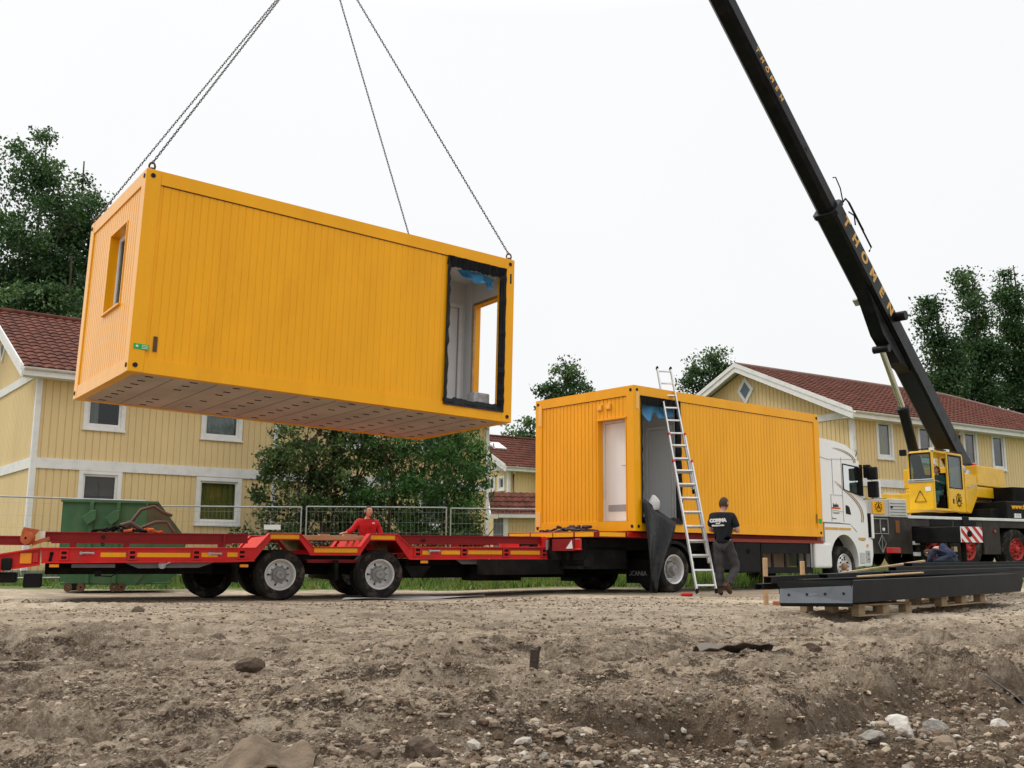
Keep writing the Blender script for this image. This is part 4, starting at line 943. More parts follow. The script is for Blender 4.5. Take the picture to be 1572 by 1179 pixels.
# cab shell: side silhouette swept across the width, narrowing at front corners
sil = [(6.15, 1.02), (6.15, 3.44), (6.4, 3.44), (6.9, 3.41), (7.35, 3.35), (7.65, 3.24), (7.86, 3.08), (7.97, 2.92), (8.06, 2.55), (8.16, 2.2), (8.24, 1.9), (8.27, 1.5), (8.27, 1.1)]
def cabshell():
    mb = MB(); ny = 12; vs = []
    for k in range(ny + 1):
        y = .0 + 2.5 * k / ny; q = abs(k / ny * 2 - 1); ins = .16 * q ** 4; top = .06 * q ** 5
        for (x, z) in sil:
            f = max(0, (x - 7.3) / .97); vs.append((x - ins * f, y + (.03 if z > 2.95 else 0) * (1 if y < 1.25 else -1) * (z - 2.95) * 4 * (1 if q > .9 else 0), z - (top if z > 3.0 else 0)))
    n = len(sil)
    fs = [(k * n + i, k * n + i + 1, (k + 1) * n + i + 1, (k + 1) * n + i) for k in range(ny) for i in range(n - 1) if not (i in (7, 8) and 0 < k < ny - 1)]
    mb.add(vs, fs); mb.add([vs[i] for i in range(n)], [], 0)
    return mb, vs, n, ny
mb, vs, n, ny = cabshell()
# side wall with door window opening (near and far)
win = [(7.20, 2.24), (7.20, 2.84), (7.84, 2.80), (7.93, 2.72), (8.0, 2.14), (7.90, 2.12)]
for yy in (0.0, 2.5):
    poly = [(x - (.16 * max(0, (x - 7.3) / .97)), z - (.06 if z > 3.0 else 0)) for x, z in sil]
    bm = bmesh.new()
    lowr = [(7.72, 1.1), (7.60, 1.30), (7.35, 1.45), (6.95, 1.46), (6.15, 1.46)]
    outer = [(6.15, 1.46)] + poly[1:] + lowr[:-1]
    vo = [bm.verts.new((a, yy, b)) for a, b in outer]; vi = [bm.verts.new((a - .05, yy, b)) for a, b in win]
    eo = [bm.edges.new((vo[i], vo[(i + 1) % len(vo)])) for i in range(len(vo))]; ei = [bm.edges.new((vi[i], vi[(i + 1) % len(vi)])) for i in range(len(vi))]
    bmesh.ops.triangle_fill(bm, edges=eo + ei, use_beauty=True)
    bm.verts.index_update(); mb.add([tuple(v.co) for v in bm.verts], [tuple(v.index for v in f.verts) for f in bm.faces]); bm.free()
mb.add([(6.15, 0, 1.02), (6.15, 2.5, 1.02), (6.15, 2.5, 3.4), (6.15, 0, 3.4)], [(0, 1, 2, 3)])
cab = K_(mb, 'cab', M_cab, smooth=38)
g2 = MB(); g2.add([(a - .05, .02, b) for a, b in win], [tuple(range(6))]); g2.add([(a - .05, 2.48, b) for a, b in win], [tuple(range(6))])
g2.build('door_window', M_cabglass, cab)
wsv = [vs[1 * n + 7], vs[(ny - 1) * n + 7], vs[(ny - 1) * n + 8], vs[1 * n + 8], vs[1 * n + 9], vs[(ny - 1) * n + 9]]
g3 = MB(); g3.add(wsv, [(0, 1, 2, 3), (3, 2, 5, 4)]); g3.build('windscreen', M_cabglass, cab)
fr = MB()
wp = [(a - .05, b) for a, b in win]
for (a, b), (c, d) in zip(wp, wp[1:] + wp[:1]): fr.beam((a, -.004, b), (c, -.004, d), .012, .035, up=(0, 1, 0))
fr.build('window_seal', M_room, cab)
ci = MB(); ci.box(6.3, 7.1, .15, 2.35, 1.6, 2.7); ci.box(7.0, 7.1, .3, .8, 1.7, 2.6); ci.box(7.75, 8.05, .2, 2.3, 1.9, 2.15); ci.build('cab_interior', M_room, cab)
K_(MB().box(7.86, 7.98, -.012, .08, 2.12, 2.86), 'window_pillar', M_black)
# door gaps, stripes
gp = MB()
for a, b in (((7.10, 2.98), (7.10, 1.48)), ((6.62, 1.50), (6.62, 2.10)), ((6.62, 2.10), (7.10, 2.10)), ((6.62, 2.92), (7.80, 2.98)), ((6.15, 2.96), (6.62, 2.90)), ((6.62, 1.75), (7.1, 1.72)), ((6.15, 1.47), (6.95, 1.47)), ((6.72, 2.92), (6.72, 2.12))): gp.beam((a[0], -.003, a[1]), (b[0], -.003, b[1]), .006, .014, up=(0, 1, 0))
gp.build('panel_gap', mat('gap_grey', (.30, .30, .30), .7), cab)
def stripe(pts, w, m, nm):
    s = MB(); P = []
    for i, p in enumerate(pts):
        d = Vector((pts[min(i + 1, len(pts) - 1)][0] - pts[max(i - 1, 0)][0], pts[min(i + 1, len(pts) - 1)][1] - pts[max(i - 1, 0)][1])).normalized(); nn = Vector((-d.y, d.x)); ww = w * min(1, .15 + i / len(pts) * 1.6)
        P += [(p[0] + nn.x * ww / 2, -.006, p[1] + nn.y * ww / 2), (p[0] - nn.x * ww / 2, -.006, p[1] - nn.y * ww / 2)]
    s.add(P, [(2 * i, 2 * i + 1, 2 * i + 3, 2 * i + 2) for i in range(len(pts) - 1)]); s.build(nm, m, cab)
def crv(p0, p1, p2, p3, n=18): return [tuple((1 - t) ** 3 * np.array(p0) + 3 * t * (1 - t) ** 2 * np.array(p1) + 3 * t * t * (1 - t) * np.array(p2) + t ** 3 * np.array(p3)) for t in np.linspace(0, 1, n)]
M_str1 = mat('stripe_brown', (.05, .022, .018), .4); M_str2 = mat('stripe_gold', (.62, .33, .07), .4)
for k, (mm, w) in enumerate(((M_str1, .020), (M_cab, .02), (M_str2, .022), (M_str1, .018), (M_cab, .02))):
    o_ = k * .026
    stripe(crv((6.75 + o_, 2.42), (7.25 + o_, 2.15 + o_ * .3), (8.0 + o_, 1.95), (7.84 + o_ * .9, 1.50)), w, mm, 'door_stripe')
    stripe(crv((6.75 + o_, 3.18 + o_ * .2), (7.2 + o_, 3.15 + o_ * .4), (7.72 + o_, 3.05), (7.62 + o_ * .9, 2.89)), w * .9, mm, 'roof_stripe')
K_(MB().add([(7.20, -.005, 1.68), (7.42, -.005, 1.66), (7.36, -.005, 1.83), (7.30, -.005, 1.87), (7.20, -.005, 1.88)], [(0, 1, 2, 3, 4)]), 'air_intake', M_room)
text('Jaska', .115, frame((1, 0, 0), (0, 0, 1), (6.80, -.004, 1.86)), M_str1, cab, 'door_lettering', ext=.003, bold=.004)
MB().box(6.63, 6.98, -.005, -.001, 1.775, 1.815).build('logo_bar', M_strap, cab)
text('Transporte', .06, frame((1, 0, 0), (0, 0, 1), (6.80, -.004, 1.69)), M_grey, cab, 'door_lettering', ext=.002)
text('Bremen', .05, frame((1, 0, 0), (0, 0, 1), (6.72, -.004, 1.56)), M_grey, cab, 'door_lettering', ext=.002)
# lower fender, arch, bumper
arch = [(7.06 + .56 * math.cos(t), .60 + .60 * math.sin(t)) for t in np.linspace(-.25, math.pi + .0, 20)]
fend = [(6.30, .95), (6.30, 1.44), (6.95, 1.44), (7.35, 1.43), (7.60, 1.26), (7.74, 1.07), (7.98, 1.06)] + [(7.98, .50), (7.62, .47)] + arch[0:] + [(6.48, .60)]
for y0, y1 in ((-.01, .30), (2.2, 2.51)):
    mb = MB(); mb.prism(fend, y0, y1); K_(mb, 'wheel_fender', M_cab)
mb = MB(); mb.prism([(7.90, .46), (8.22, .48), (8.30, .75), (8.30, 1.10), (8.18, 1.14), (7.90, 1.12)], .0, 2.5); K_(mb, 'front_bumper', M_cab, bevel=.03, segs=2)
K_(MB().box(7.68, 7.90, -.02, .02, .54, .80), 'step_panel', mat('step_grey', (.5, .5, .49), .5), bevel=.01)
K_(MB().box(7.93, 8.12, -.016, .01, .56, .84), 'bumper_panel', mat('bumper_grey', (.42, .42, .41), .5))
for z in (.64, .76): K_(MB().cyl((8.04, -.02, z), (8.04, -.03, z), .016, n=8), 'bumper_bolt', M_chas)
K_(MB().box(8.0, 8.07, -.02, .02, .93, .99), 'indicator', M_or_l, bevel=.005)
K_(MB().box(6.32, 6.85, -.016, -.008, 1.30, 1.355).box(6.88, 7.36, -.016, -.008, 1.30, 1.355).box(7.66, 7.96, -.016, .0, 1.08, 1.14), 'gold_band', M_str2)
K_(MB().box(8.18, 8.26, -.03, .12, 1.15, 1.72), 'corner_deflector', M_black, bevel=.015)
K_(MB().box(8.20, 8.31, -.05, .10, 1.12, 1.70), 'corner_deflector', M_cab, bevel=.03, segs=2)
K_(MB().box(6.9, 7.5, .3, 2.2, .9, 1.3), 'engine_block', M_chas)
for z0, z1 in ((2.50, 2.80), (2.08, 2.46)):
    mb = MB(); mb.box(8.0, 8.12, -.34, -.10, z0, z1); o = K_(mb, 'wing_mirror', M_black, bevel=.03, segs=3)
mb = MB(); mb.box(8.13, 8.19, -.35, -.10, 2.05, 2.48); K_(mb, 'mirror_cover', M_cab, bevel=.025, segs=3)
K_(MB().tube([(7.95, 0, 2.78), (8.06, -.2, 2.82), (8.06, -.2, 2.05), (7.98, 0, 2.05)], .014, 6).box(8.0, 8.1, -.16, -.02, 2.55, 2.86), 'mirror_arm', M_black)
K_(MB().tube([(7.9, .1, 3.05), (7.95, .1, 3.15), (7.93, .1, 3.22)], .012, 6), 'aerial', M_black)
# chains on the platform
KM = Matrix.Translation(TKo) @ Matrix.Rotation(TKY, 4, 'Z')
squiggle('chain_heap', (-.55, 1.10, 1.135), .60, .05, 16, mat('dark_chain', (.035, .028, .026), .7, var=.4), 'long low heap of dark lashing chains on the truck platform below the white door', 'chains', 21, .020, KM @ Matrix.Translation((-.55, 1.10, 1.135)) @ Matrix.Rotation(R(90), 4, "Z") @ Matrix.Translation((.55, -1.10, -1.135)))
q = random.Random(4); mb = MB()
for i in range(26): mb.ell((q.gauss(0, .12), q.gauss(0, .16), .03 + abs(q.gauss(0, .045))), q.uniform(.03, .06), q.uniform(.03, .07), q.uniform(.02, .045), 8, 6)
o = mb.build('binder_heap', mat('purple_brown_iron', (.07, .035, .035), .6, var=.4, vscale=20), smooth=60); o.matrix_world = KM @ Matrix.Translation((-.52, .95, 1.14)); tag(o, 'round pile of brown chain binders on top of the lashing chains', 'binders')

# ------------------------------------------------------------------ houses
def tile_roof(mb, o, u, dn, L, S, pw=.27, ph=.36, amp=.035, step=.028, grow=0.0):
    """o: upper corner, u: along the ridge, dn: down the slope (unit)"""
    o = Vector(o); u = Vector(u); dn = Vector(dn); nn = u.cross(dn)
    if nn.z < 0: nn = -nn
    nr = int(S / ph); ncol = int(L / pw) * 4
    for r in range(nr):
        a0 = r * S / nr; a1 = (r + 1) * S / nr; vs = []
        for (a, h) in ((a0, 0), (a1, step)):
            for c in range(ncol + 1):
                t = min(c / ncol * L, L - grow * (1 - a / S)); w = amp * abs(math.sin(math.pi * (c / 4.0)))
                vs.append(o + u * t + dn * a + nn * (w + h))
        for c in range(ncol + 1): vs.append(vs[ncol + 1 + c] - nn * step * 1.15)
        k = ncol + 1
        mb.add(vs, [(c, c + 1, k + c + 1, k + c) for c in range(ncol)] + [(k + c, k + c + 1, 2 * k + c + 1, 2 * k + c) for c in range(ncol)])
def house(label, P, yaw, L, Wd, eave, pitch, wins, gwins=(), band=3.1, boards=(), gband=True, base=0.0, over=.45, name='wooden_house', pipes=(), halfhip=False, light=None):
    H = thing(name, label, 'house', (P[0], P[1], base), R(yaw))
    B = lambda mb, n, m, par=H, **k: mb.build(n, m, par, **k)
    rise = Wd / 2 * math.tan(R(pitch)); zt = eave + .12
    ho = [(w[0], w[0] + w[2], w[1], w[1] + w[3]) for w in wins]
    mb = MB(); ribbed(mb, lambda s, d, z: (s, -d, z), 0, L, .25, eave + .2, ho, pitch=.19, groove=.034, dep=.022); B(mb, 'front_wall', M_yel)
    zr = lambda s: zt + (Wd / 2 - abs(s - Wd / 2)) * math.tan(R(pitch)) - .03
    gh = [(w[0], w[0] + w[2], w[1], w[1] + w[3]) for w in gwins if len(w) < 6]
    mb = MB(); ribbed(mb, lambda s, d, z: (-d, s, z), 0, Wd, .25, eave, gh, pitch=.19, groove=.034, dep=.022, ztop=zr); B(mb, 'gable_wall', M_yel)
    mb = MB(); mb.prism([(0.03, .25), (Wd, .25), (Wd, zt), (Wd / 2, zt if halfhip else zr(Wd / 2)), (.03, zt)], L - .12, L, 'x'); B(mb, 'gable_wall', M_yel)
    B(MB().box(0.03, L, Wd - .1, Wd, .25, eave), 'back_wall', M_yel)
    B(MB().box(-.02, L + .02, -.0, Wd, -.3, .25), 'plinth', mat('plinth_grey', (.25, .25, .24), .9, var=.1))
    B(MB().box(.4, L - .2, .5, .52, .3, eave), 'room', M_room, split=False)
    def window(mb_map, w, par_name):
        s0, z0, ww, hh = w[:4]; cur = w[4] if len(w) > 4 else None; t = .115
        f = MB()
        def bx(mb, a, b, d0, d1, c, e, m=0):
            vs = [mb_map(x, y, z) for z in (c, e) for y in (d0, d1) for x in (a, b)]
            mb.add(vs, [(0, 2, 3, 1), (4, 5, 7, 6), (0, 1, 5, 4), (2, 6, 7, 3), (0, 4, 6, 2), (1, 3, 7, 5)], m)
        bx(f, s0 - .0, s0 + t, -.05, .035, z0, z0 + hh); bx(f, s0 + ww - t, s0 + ww, -.05, .035, z0, z0 + hh)
        bx(f, s0 + t, s0 + ww - t, -.05, .032, z0 + hh - t, z0 + hh); bx(f, s0 + t, s0 + ww - t, -.05, .032, z0, z0 + t)
        bx(f, s0 - .03, s0 + ww + .03, .0, .06, z0 - .03, z0 + .015)
        fo = B(f, 'window', M_white)
        g = MB(); i0 = s0 + t; i1 = s0 + ww - t; k0 = z0 + t; k1 = z0 + hh - t
        for a, b, c, e in ((i0, i0 + .06, k0, k1), (i1 - .06, i1, k0, k1), (i0 + .06, i1 - .06, k0, k0 + .06), (i0 + .06, i1 - .06, k1 - .06, k1)): bx(g, a, b, -.07, -.02, c, e)
        B(g, 'sash', M_white, fo)
        g = MB(); bx(g, i0 + .05, i1 - .05, -.055, -.045, k0 + .05, k1 - .05); B(g, 'pane', M_glass, fo)
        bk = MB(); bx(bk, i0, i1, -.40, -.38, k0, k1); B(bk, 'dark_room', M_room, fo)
        if cur:
            cm = {'olive': M_cur, 'blind': M_blind, 'pale': M_gcur, 'mixed': M_gcur}[cur]; c = MB(); n = 24
            a, b = (i0, i1) if cur != 'mixed' else (i0, i0 + (i1 - i0) * .35)
            vs = []
            for j in range(n + 1):
                s_ = a + (b - a) * j / n; d = -.13 - (.02 * math.sin(j * 1.7) if cur != 'blind' else 0)
                vs += [mb_map(s_, d, k0), mb_map(s_, d, k1)]
            c.add(vs, [(2 * j, 2 * j + 1, 2 * j + 3, 2 * j + 2) for j in range(n)]); B(c, 'curtain', cm, fo)
            if cur == 'blind':
                c = MB(); bx(c, (i0 + i1) / 2 - .01, (i0 + i1) / 2 + .01, -.12, -.11, k0, k1 - .2); bx(c, i0, i1, -.12, -.11, k0 + .55, k0 + .57); B(c, 'curtain_rail', M_room, fo)
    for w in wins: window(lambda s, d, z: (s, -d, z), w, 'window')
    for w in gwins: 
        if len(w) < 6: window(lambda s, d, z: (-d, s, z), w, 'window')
    B(MB().box(-.045, .10, -.045, .0 - .001, .25, eave + .1).box(-.045, -.001, -.001, .12, .25, eave + .1), 'corner_board', M_white)
    B(MB().box(L - .10, L + .04, -.045, -.001, .25, eave + .1), 'corner_board', M_white)
    for s_ in boards: B(MB().box(s_ - .06, s_ + .06, -.03, -.001, .25, eave + .1), 'corner_board', M_white)
    for s_ in pipes:
        mb = MB(); mb.tube([(s_, -.10, .3), (s_, -.10, eave - .35), (s_, -.30, eave - .05), (s_, -.45, eave + .05)], .045, 10); B(mb, 'downpipe', M_white, smooth=50)
    bz = [(.10, L - .10)]
    for s_ in boards:
        bz = [q for a, b in bz for q in ([(a, s_ - .06), (s_ + .06, b)] if a < s_ < b else [(a, b)])]
    for a, b in bz: B(MB().box(a, b, -.040, -.001, band - .14, band + .14), 'band_board', M_white)
    B(MB().box(-.040, -.001, .12, Wd, band - .14, band + .14), 'band_board', M_white)
    if gband: B(MB().box(-.040, -.001, .12, Wd, eave - .12, eave + .12), 'band_board', M_white)
    # roof
    c, s_ = math.cos(R(pitch)), math.sin(R(pitch)); S = (Wd / 2 + over) / c; zr0 = zt + rise + .13
    rf = MB(); gr = Wd / 2 + .5 if halfhip else 0.0; tile_roof(rf, (-.5, Wd / 2, zr0), (1, 0, 0), (0, -c, -s_), L + 1.0, S, grow=gr); tile_roof(rf, (-.5, Wd / 2, zr0), (1, 0, 0), (0, c, -s_), L + 1.0, S, grow=gr)
    if halfhip: rf.add([(L + .5 - gr, Wd / 2, zr0 + .02), (L + .5, -over, zr0 - S * s_), (L + .5, Wd + over, zr0 - S * s_)], [(0, 1, 2)])
    ro = B(rf, 'roof', M_tile, split=False)
    mb = MB(); mb.tube([(-.5, Wd / 2, zr0 + .03), (L + .5 - gr, Wd / 2, zr0 + .03)] + ([(L + .5, -over, zr0 - S * s_ + .04)] if halfhip else []), .10, 10); B(mb, 'ridge', mat('ridge_tile', (.20, .12, .10), .7, var=.2) if halfhip else M_tile, ro, smooth=50)
    for sg in (-1, 1):
        yb = Wd / 2 + sg * (Wd / 2 + over); zb = zr0 - S * s_
        for k, x in enumerate((-.54,) if halfhip else (-.54, L + .5)):
            mb = MB(); mb.prism([(Wd / 2, zr0 + .03), (yb, zb + .03), (yb, zb - .30), (Wd / 2, zr0 - .28)], x, x + .045, 'x'); mb.prism([(Wd / 2, zr0 + .09), (yb, zb + .09), (yb, zb - .07), (Wd / 2, zr0 - .08)], x - .03, x - .002 if k == 0 else x + .07, 'x') if k == 0 else None
            B(mb, 'barge_board', M_white, ro)
        B(MB().box(-.494, L + .499, yb - (.03 if sg < 0 else -.0), yb + (.0 if sg < 0 else .03), zb - .24, zb - .01), 'fascia', M_white, ro)
        B(MB().box(-.49, L + .49, min(yb, yb - sg * (over)) , max(yb, yb - sg * over), zb - .235, zb - .215), 'soffit', M_white, ro)
        gt = MB(); n = 8; pr = [(yb + sg * (.07 - .07 * math.cos(t)), zb - .02 - .07 * math.sin(t)) for t in np.linspace(0, math.pi, n)]
        gt.add([(x, a, b) for x in (-.5, L + .5) for a, b in pr], [(i, i + 1, n + i + 1, n + i) for i in range(n - 1)]); B(gt, 'gutter', M_white, ro, smooth=60)
    # slanted under-boarding
    for sg in (-1, 1):
        mb = MB(); y1 = Wd / 2 + sg * (Wd / 2 + over - .02); mb.add([(-.48, Wd / 2, zr0 - .06), (L + .48 - gr, Wd / 2, zr0 - .06), (L + .48, y1, zr0 - S * s_ - .06), (-.48, y1, zr0 - S * s_ - .06)], [(0, 1, 2, 3)]); B(mb, 'roof_board', M_white, ro)
    if light:
        a, b = light; base_ = Vector((a, Wd / 2 - b * c, zr0 - b * s_)); nn = Vector((0, -s_, c)); d = Vector((0, -c, -s_))
        mb = MB(); p = base_ + nn * .10
        vs = [p, p + Vector((.8, 0, 0)), p + Vector((.8, 0, 0)) + d * .9, p + d * .9]; mb.add(vs + [v - nn * .2 for v in vs], [(0, 1, 2, 3), (0, 4, 5, 1), (1, 5, 6, 2), (2, 6, 7, 3), (3, 7, 4, 0)]); B(mb, 'roof_window', M_wstick, ro)
    # diamond gable window
    for w in gwins:
        if len(w) == 6:
            cs, cz, r_ = w[0], w[1], w[2]; mb = MB()
            mb.prism([(cs, cz + r_), (cs + r_ * .8, cz), (cs, cz - r_), (cs - r_ * .8, cz)], -.05, .0, 'x'); mb2 = MB(); k = .60
            fo = B(mb, 'window', M_white); mb2.prism([(cs, cz + r_ * k), (cs + r_ * .8 * k, cz), (cs, cz - r_ * k), (cs - r_ * .8 * k, cz)], -.06, -.045, 'x'); B(mb2, 'pane', mat('grey_pane', (.16, .20, .24), .12, var=.1), fo)
    return H
house('long yellow wooden house on the left, behind the green skip, with bushes along its front', (-12.93, 27.0), 37.5, 15.2, 10.4, 5.60, 25,
      [(1.22, 4.13, 1.14, 1.35, 'mixed'), (4.58, 4.10, 1.28, 1.35, 'pale'), (1.22, 1.60, 1.16, 1.40, 'blind'), (4.53, 1.55, 1.40, 1.42, 'olive'), (9.4, 1.6, 1.2, 1.4, 'olive'), (12.3, 1.6, 1.2, 1.4, 'pale'), (9.4, 4.13, 1.2, 1.3, 'pale'), (12.3, 4.13, 1.2, 1.3, 'pale')],
      gwins=[(5.2, 7.1, .48, 0, 0, 1)], band=3.12, boards=(6.97,))
house('yellow wooden house on the right behind the crane, with a diamond window in its gable', (12.12, 35.4), 33, 18.3, 10.2, 5.62, 24,
      [(1.28, 4.10, .95, 1.45, 'olive'), (3.7, 4.10, .95, 1.45, 'blind'), (6.55, 3.95, .95, 1.6, 'blind'), (8.45, 4.05, .95, 1.48, 'mixed'), (11, 4.1, 1, 1.4, 'pale'), (13.5, 4.1, 1, 1.4, 'pale'), (1.4, 1.5, 1, 1.4, 'olive'), (9, 1.5, 1, 1.4, 'olive')],
      gwins=[(5.05, 7.15, .56, 0, 0, 1)], band=3.22, pipes=(6.2,), base=.1, halfhip=True)
house('yellow house with a roof light, seen in the gap between the two containers', (-.16, 53.5), 36, 9.0, 7.2, 5.35, 27,
      [(2.3, 3.9, .9, 1.0, None)], gwins=[(.35, 4.15, .62, .78, None), (1.25, 4.15, .62, .78, None)], band=-.2, pipes=(.25,), gband=True, light=(.3, 1.2))
# low annex in front of it
AN = thing('porch_annex', 'low yellow annex with a red tiled roof in front of the house between the containers', 'annex', (-.55, 43.0, 0), R(8))
mb = MB(); ribbed(mb, lambda s, d, z: (s, -d, z), .45, 2.6, .0, 2.35, pitch=.15, groove=.02, dep=.02); mb.box(0, 2.6, .03, 1.6, 0, 2.3); mb.build('wall', M_yel, AN)
MB().box(-.22, .20, -.03, .02, 0, 2.25).build('door', mat('door_grey', (.15, .17, .19), .5, var=.1), AN); MB().box(.20, .42, -.06, .03, 0, 2.35).build('corner_board', M_white, AN)
mb = MB(); tile_roof(mb, (-.35, 1.1, 3.42), (1, 0, 0), (0, -.78, -.62), 2.4, 1.75, .25, .3); ro = mb.build('roof', M_tile, AN, split=False)
MB().box(-.4, 2.9, -.34, -.30, 2.28, 2.42).build('fascia', M_white, ro); MB().prism([(1.15, 3.5), (-.36, 2.42), (-.36, 2.22), (1.15, 3.3)], -.42, -.36, 'x').build('barge_board', M_white, ro)
MB().add([(2.05, 1.1, 3.45), (2.9, -.3, 2.40), (2.9, 1.5, 2.4)], [(0, 1, 2)]).build('roof_hip', M_tile, ro)
MB().beam((2.05, 1.12, 3.47), (2.92, -.34, 2.38), .05, .14).build('barge_board', M_white, ro)

# ------------------------------------------------------------------ trees and bushes
def foliage(name, blobs, n, size, mats, parent, seed, aspect=.62, clump=.55, nleaf=46, droop=0.0):
    """blobs: (cx,cy,cz,rx,ry,rz); leaves are gathered in many small clumps spread through the crown"""
    g_ = np.random.default_rng(seed); bl = np.array(blobs, float); vol = bl[:, 3] * bl[:, 4] * bl[:, 5]; pick = g_.choice(len(bl), n, p=vol ** .75 / (vol ** .75).sum())
    d = g_.normal(size=(n, 3)); d /= np.linalg.norm(d, axis=1)[:, None]; r = g_.uniform(.25, 1.0, n) ** .55
    r *= 1 + .07 * np.clip(g_.normal(size=n), -1.5, 1.5) * (r > .8)
    C = bl[pick, :3] + d * r[:, None] * bl[pick, 3:]
    cs = clump * g_.uniform(.5, 1.3, n)
    tot = n * nleaf; L = np.repeat(C, nleaf, 0) + np.clip(g_.normal(size=(tot, 3)), -1.9, 1.9) * np.repeat(cs, nleaf)[:, None] * np.array([.5, .5, .36])
    ex = g_.normal(size=(tot, 3)); ex[:, 2] -= droop; ex /= np.linalg.norm(ex, axis=1)[:, None]
    nn = g_.normal(size=(tot, 3)); nn[:, 2] += .6; ey = np.cross(nn, ex); ey /= np.linalg.norm(ey, axis=1)[:, None] + 1e-9
    sz = size * g_.uniform(.6, 1.35, tot)[:, None]
    a = L - ex * sz * .5; b = L + ey * sz * aspect * .5 ; c = L + ex * sz * .5; e_ = L - ey * sz * aspect * .5
    V = np.stack([a, b, c, e_], 1).reshape(-1, 3)
    me = bpy.data.meshes.new(name); me.vertices.add(len(V)); me.vertices.foreach_set('co', V.ravel())
    me.loops.add(tot * 4); me.polygons.add(tot); me.loops.foreach_set('vertex_index', np.arange(tot * 4)); me.polygons.foreach_set('loop_start', np.arange(tot) * 4); me.polygons.foreach_set('loop_total', np.full(tot, 4))
    for m in mats: me.materials.append(m)
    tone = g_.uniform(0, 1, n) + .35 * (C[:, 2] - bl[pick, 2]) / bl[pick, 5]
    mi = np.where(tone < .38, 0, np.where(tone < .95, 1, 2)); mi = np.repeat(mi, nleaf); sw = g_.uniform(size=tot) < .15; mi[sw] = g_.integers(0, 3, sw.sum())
    me.polygons.foreach_set('material_index', mi.astype(np.int32)); me.update(); me.validate()
    o = bpy.data.objects.new(name, me); COL.objects.link(o); o.parent = parent
    return C
def tree(label, x, y, h, blobs, n, size, mats, seed, trunk=.22, cat='tree', name='poplar_tree', group=None, base=0.0, clump=.55, nleaf=46, aspect=.62, lean=0, nb=26, droop=0, multi=1):
    T = thing(name, label, cat, (x, y, base), 0, group); q = random.Random(seed)
    C = foliage('crown', blobs, n, size, mats, T, seed, aspect, clump, nleaf, droop)
    mb = MB(); top = max(b[2] + b[5] * .7 for b in blobs)
    stems = []
    for k in range(multi):
        bx, by = (0, 0) if multi == 1 else (q.uniform(-.5, .5) * (multi > 1), q.uniform(-.3, .3)); tx = bx * 2.2 + lean; 
        pts = [(bx + (tx - bx) * t + .12 * math.sin(t * 9 + k), by + .10 * math.sin(t * 7 + k), top * t * (1 if k == 0 else .85)) for t in np.linspace(0, 1, 9)]
        mb.tube([Vector(p) - Vector((0, 0, .2 if i == 0 else 0)) for i, p in enumerate(pts)], trunk, 8, r1=trunk * .15); stems.append(pts)
    idx = list(range(len(C))); q.shuffle(idx)
    for i in idx[:nb]:
        c = Vector(C[i]); pts = stems[i % len(stems)]; zz = max(.8, c.z - abs(c.x) * .9 - .5); p0 = Vector(min(pts, key=lambda p: abs(p[2] - zz)))
        if (c - p0).length < .5: continue
        mid = (p0 + c) / 2 + Vector((q.uniform(-.15, .15), q.uniform(-.15, .15), q.uniform(0, .3))); mb.tube([p0, mid, c], trunk * .28, 5, r1=trunk * .06)
    mb.build('trunk', M_bark, T, smooth=60, split=False)
    return T
def poplar_blobs(h, w, z0, seed, n=9):
    q = random.Random(seed); b = []
    for i in range(n):
        t = i / (n - 1); z = z0 + (h - z0) * t; r = w * (math.sin(math.pi * (.18 + .78 * t)) ** .8) * q.uniform(.75, 1.1)
        b.append((q.uniform(-.3, .3) * w, q.uniform(-.3, .3) * w, z, max(.5, r), max(.5, r), (h - z0) / n * .95))
    return b
def T_at(px, py, D):   # ground position below an image point at distance D (used only to choose where a tree stands)
    return (px - 786) / 1539.0 * D * 1.0
GP = 'poplars behind the left house'; GR = 'poplars behind the right house'
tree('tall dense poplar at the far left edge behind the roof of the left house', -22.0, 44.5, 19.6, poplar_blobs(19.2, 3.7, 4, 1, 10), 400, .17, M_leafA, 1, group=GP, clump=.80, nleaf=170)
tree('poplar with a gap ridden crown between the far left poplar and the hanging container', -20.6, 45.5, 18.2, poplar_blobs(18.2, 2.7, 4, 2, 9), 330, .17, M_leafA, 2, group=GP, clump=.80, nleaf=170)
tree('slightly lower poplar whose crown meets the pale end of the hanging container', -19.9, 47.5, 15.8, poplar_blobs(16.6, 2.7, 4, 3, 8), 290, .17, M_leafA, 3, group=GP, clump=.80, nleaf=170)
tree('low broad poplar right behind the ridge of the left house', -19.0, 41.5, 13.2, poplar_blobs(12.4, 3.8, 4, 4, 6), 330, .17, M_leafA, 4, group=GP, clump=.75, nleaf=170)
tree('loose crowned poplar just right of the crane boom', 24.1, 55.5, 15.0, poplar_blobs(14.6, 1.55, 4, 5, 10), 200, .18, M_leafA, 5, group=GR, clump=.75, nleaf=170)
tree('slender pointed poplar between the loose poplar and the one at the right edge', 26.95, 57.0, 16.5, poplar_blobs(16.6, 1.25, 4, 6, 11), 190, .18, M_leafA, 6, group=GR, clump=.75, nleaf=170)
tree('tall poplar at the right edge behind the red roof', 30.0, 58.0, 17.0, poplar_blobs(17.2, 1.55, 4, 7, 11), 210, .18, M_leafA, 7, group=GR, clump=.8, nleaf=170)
tree('round topped tree rising behind the left corner of the truck container', 2.95, 56, 12.0, [(.1, 0, 10.6, .9, .9, 1.2), (.7, 0, 10.0, .9, .9, 1.1), (-.8, 0, 9.5, .8, .9, 1.0), (0, 0, 8.2, 1.4, 1.4, 1.6), (0, 0, 5, 2, 2, 3)], 120, .18, M_leafA, 8, name='broadleaf_tree', clump=.6, nleaf=150)
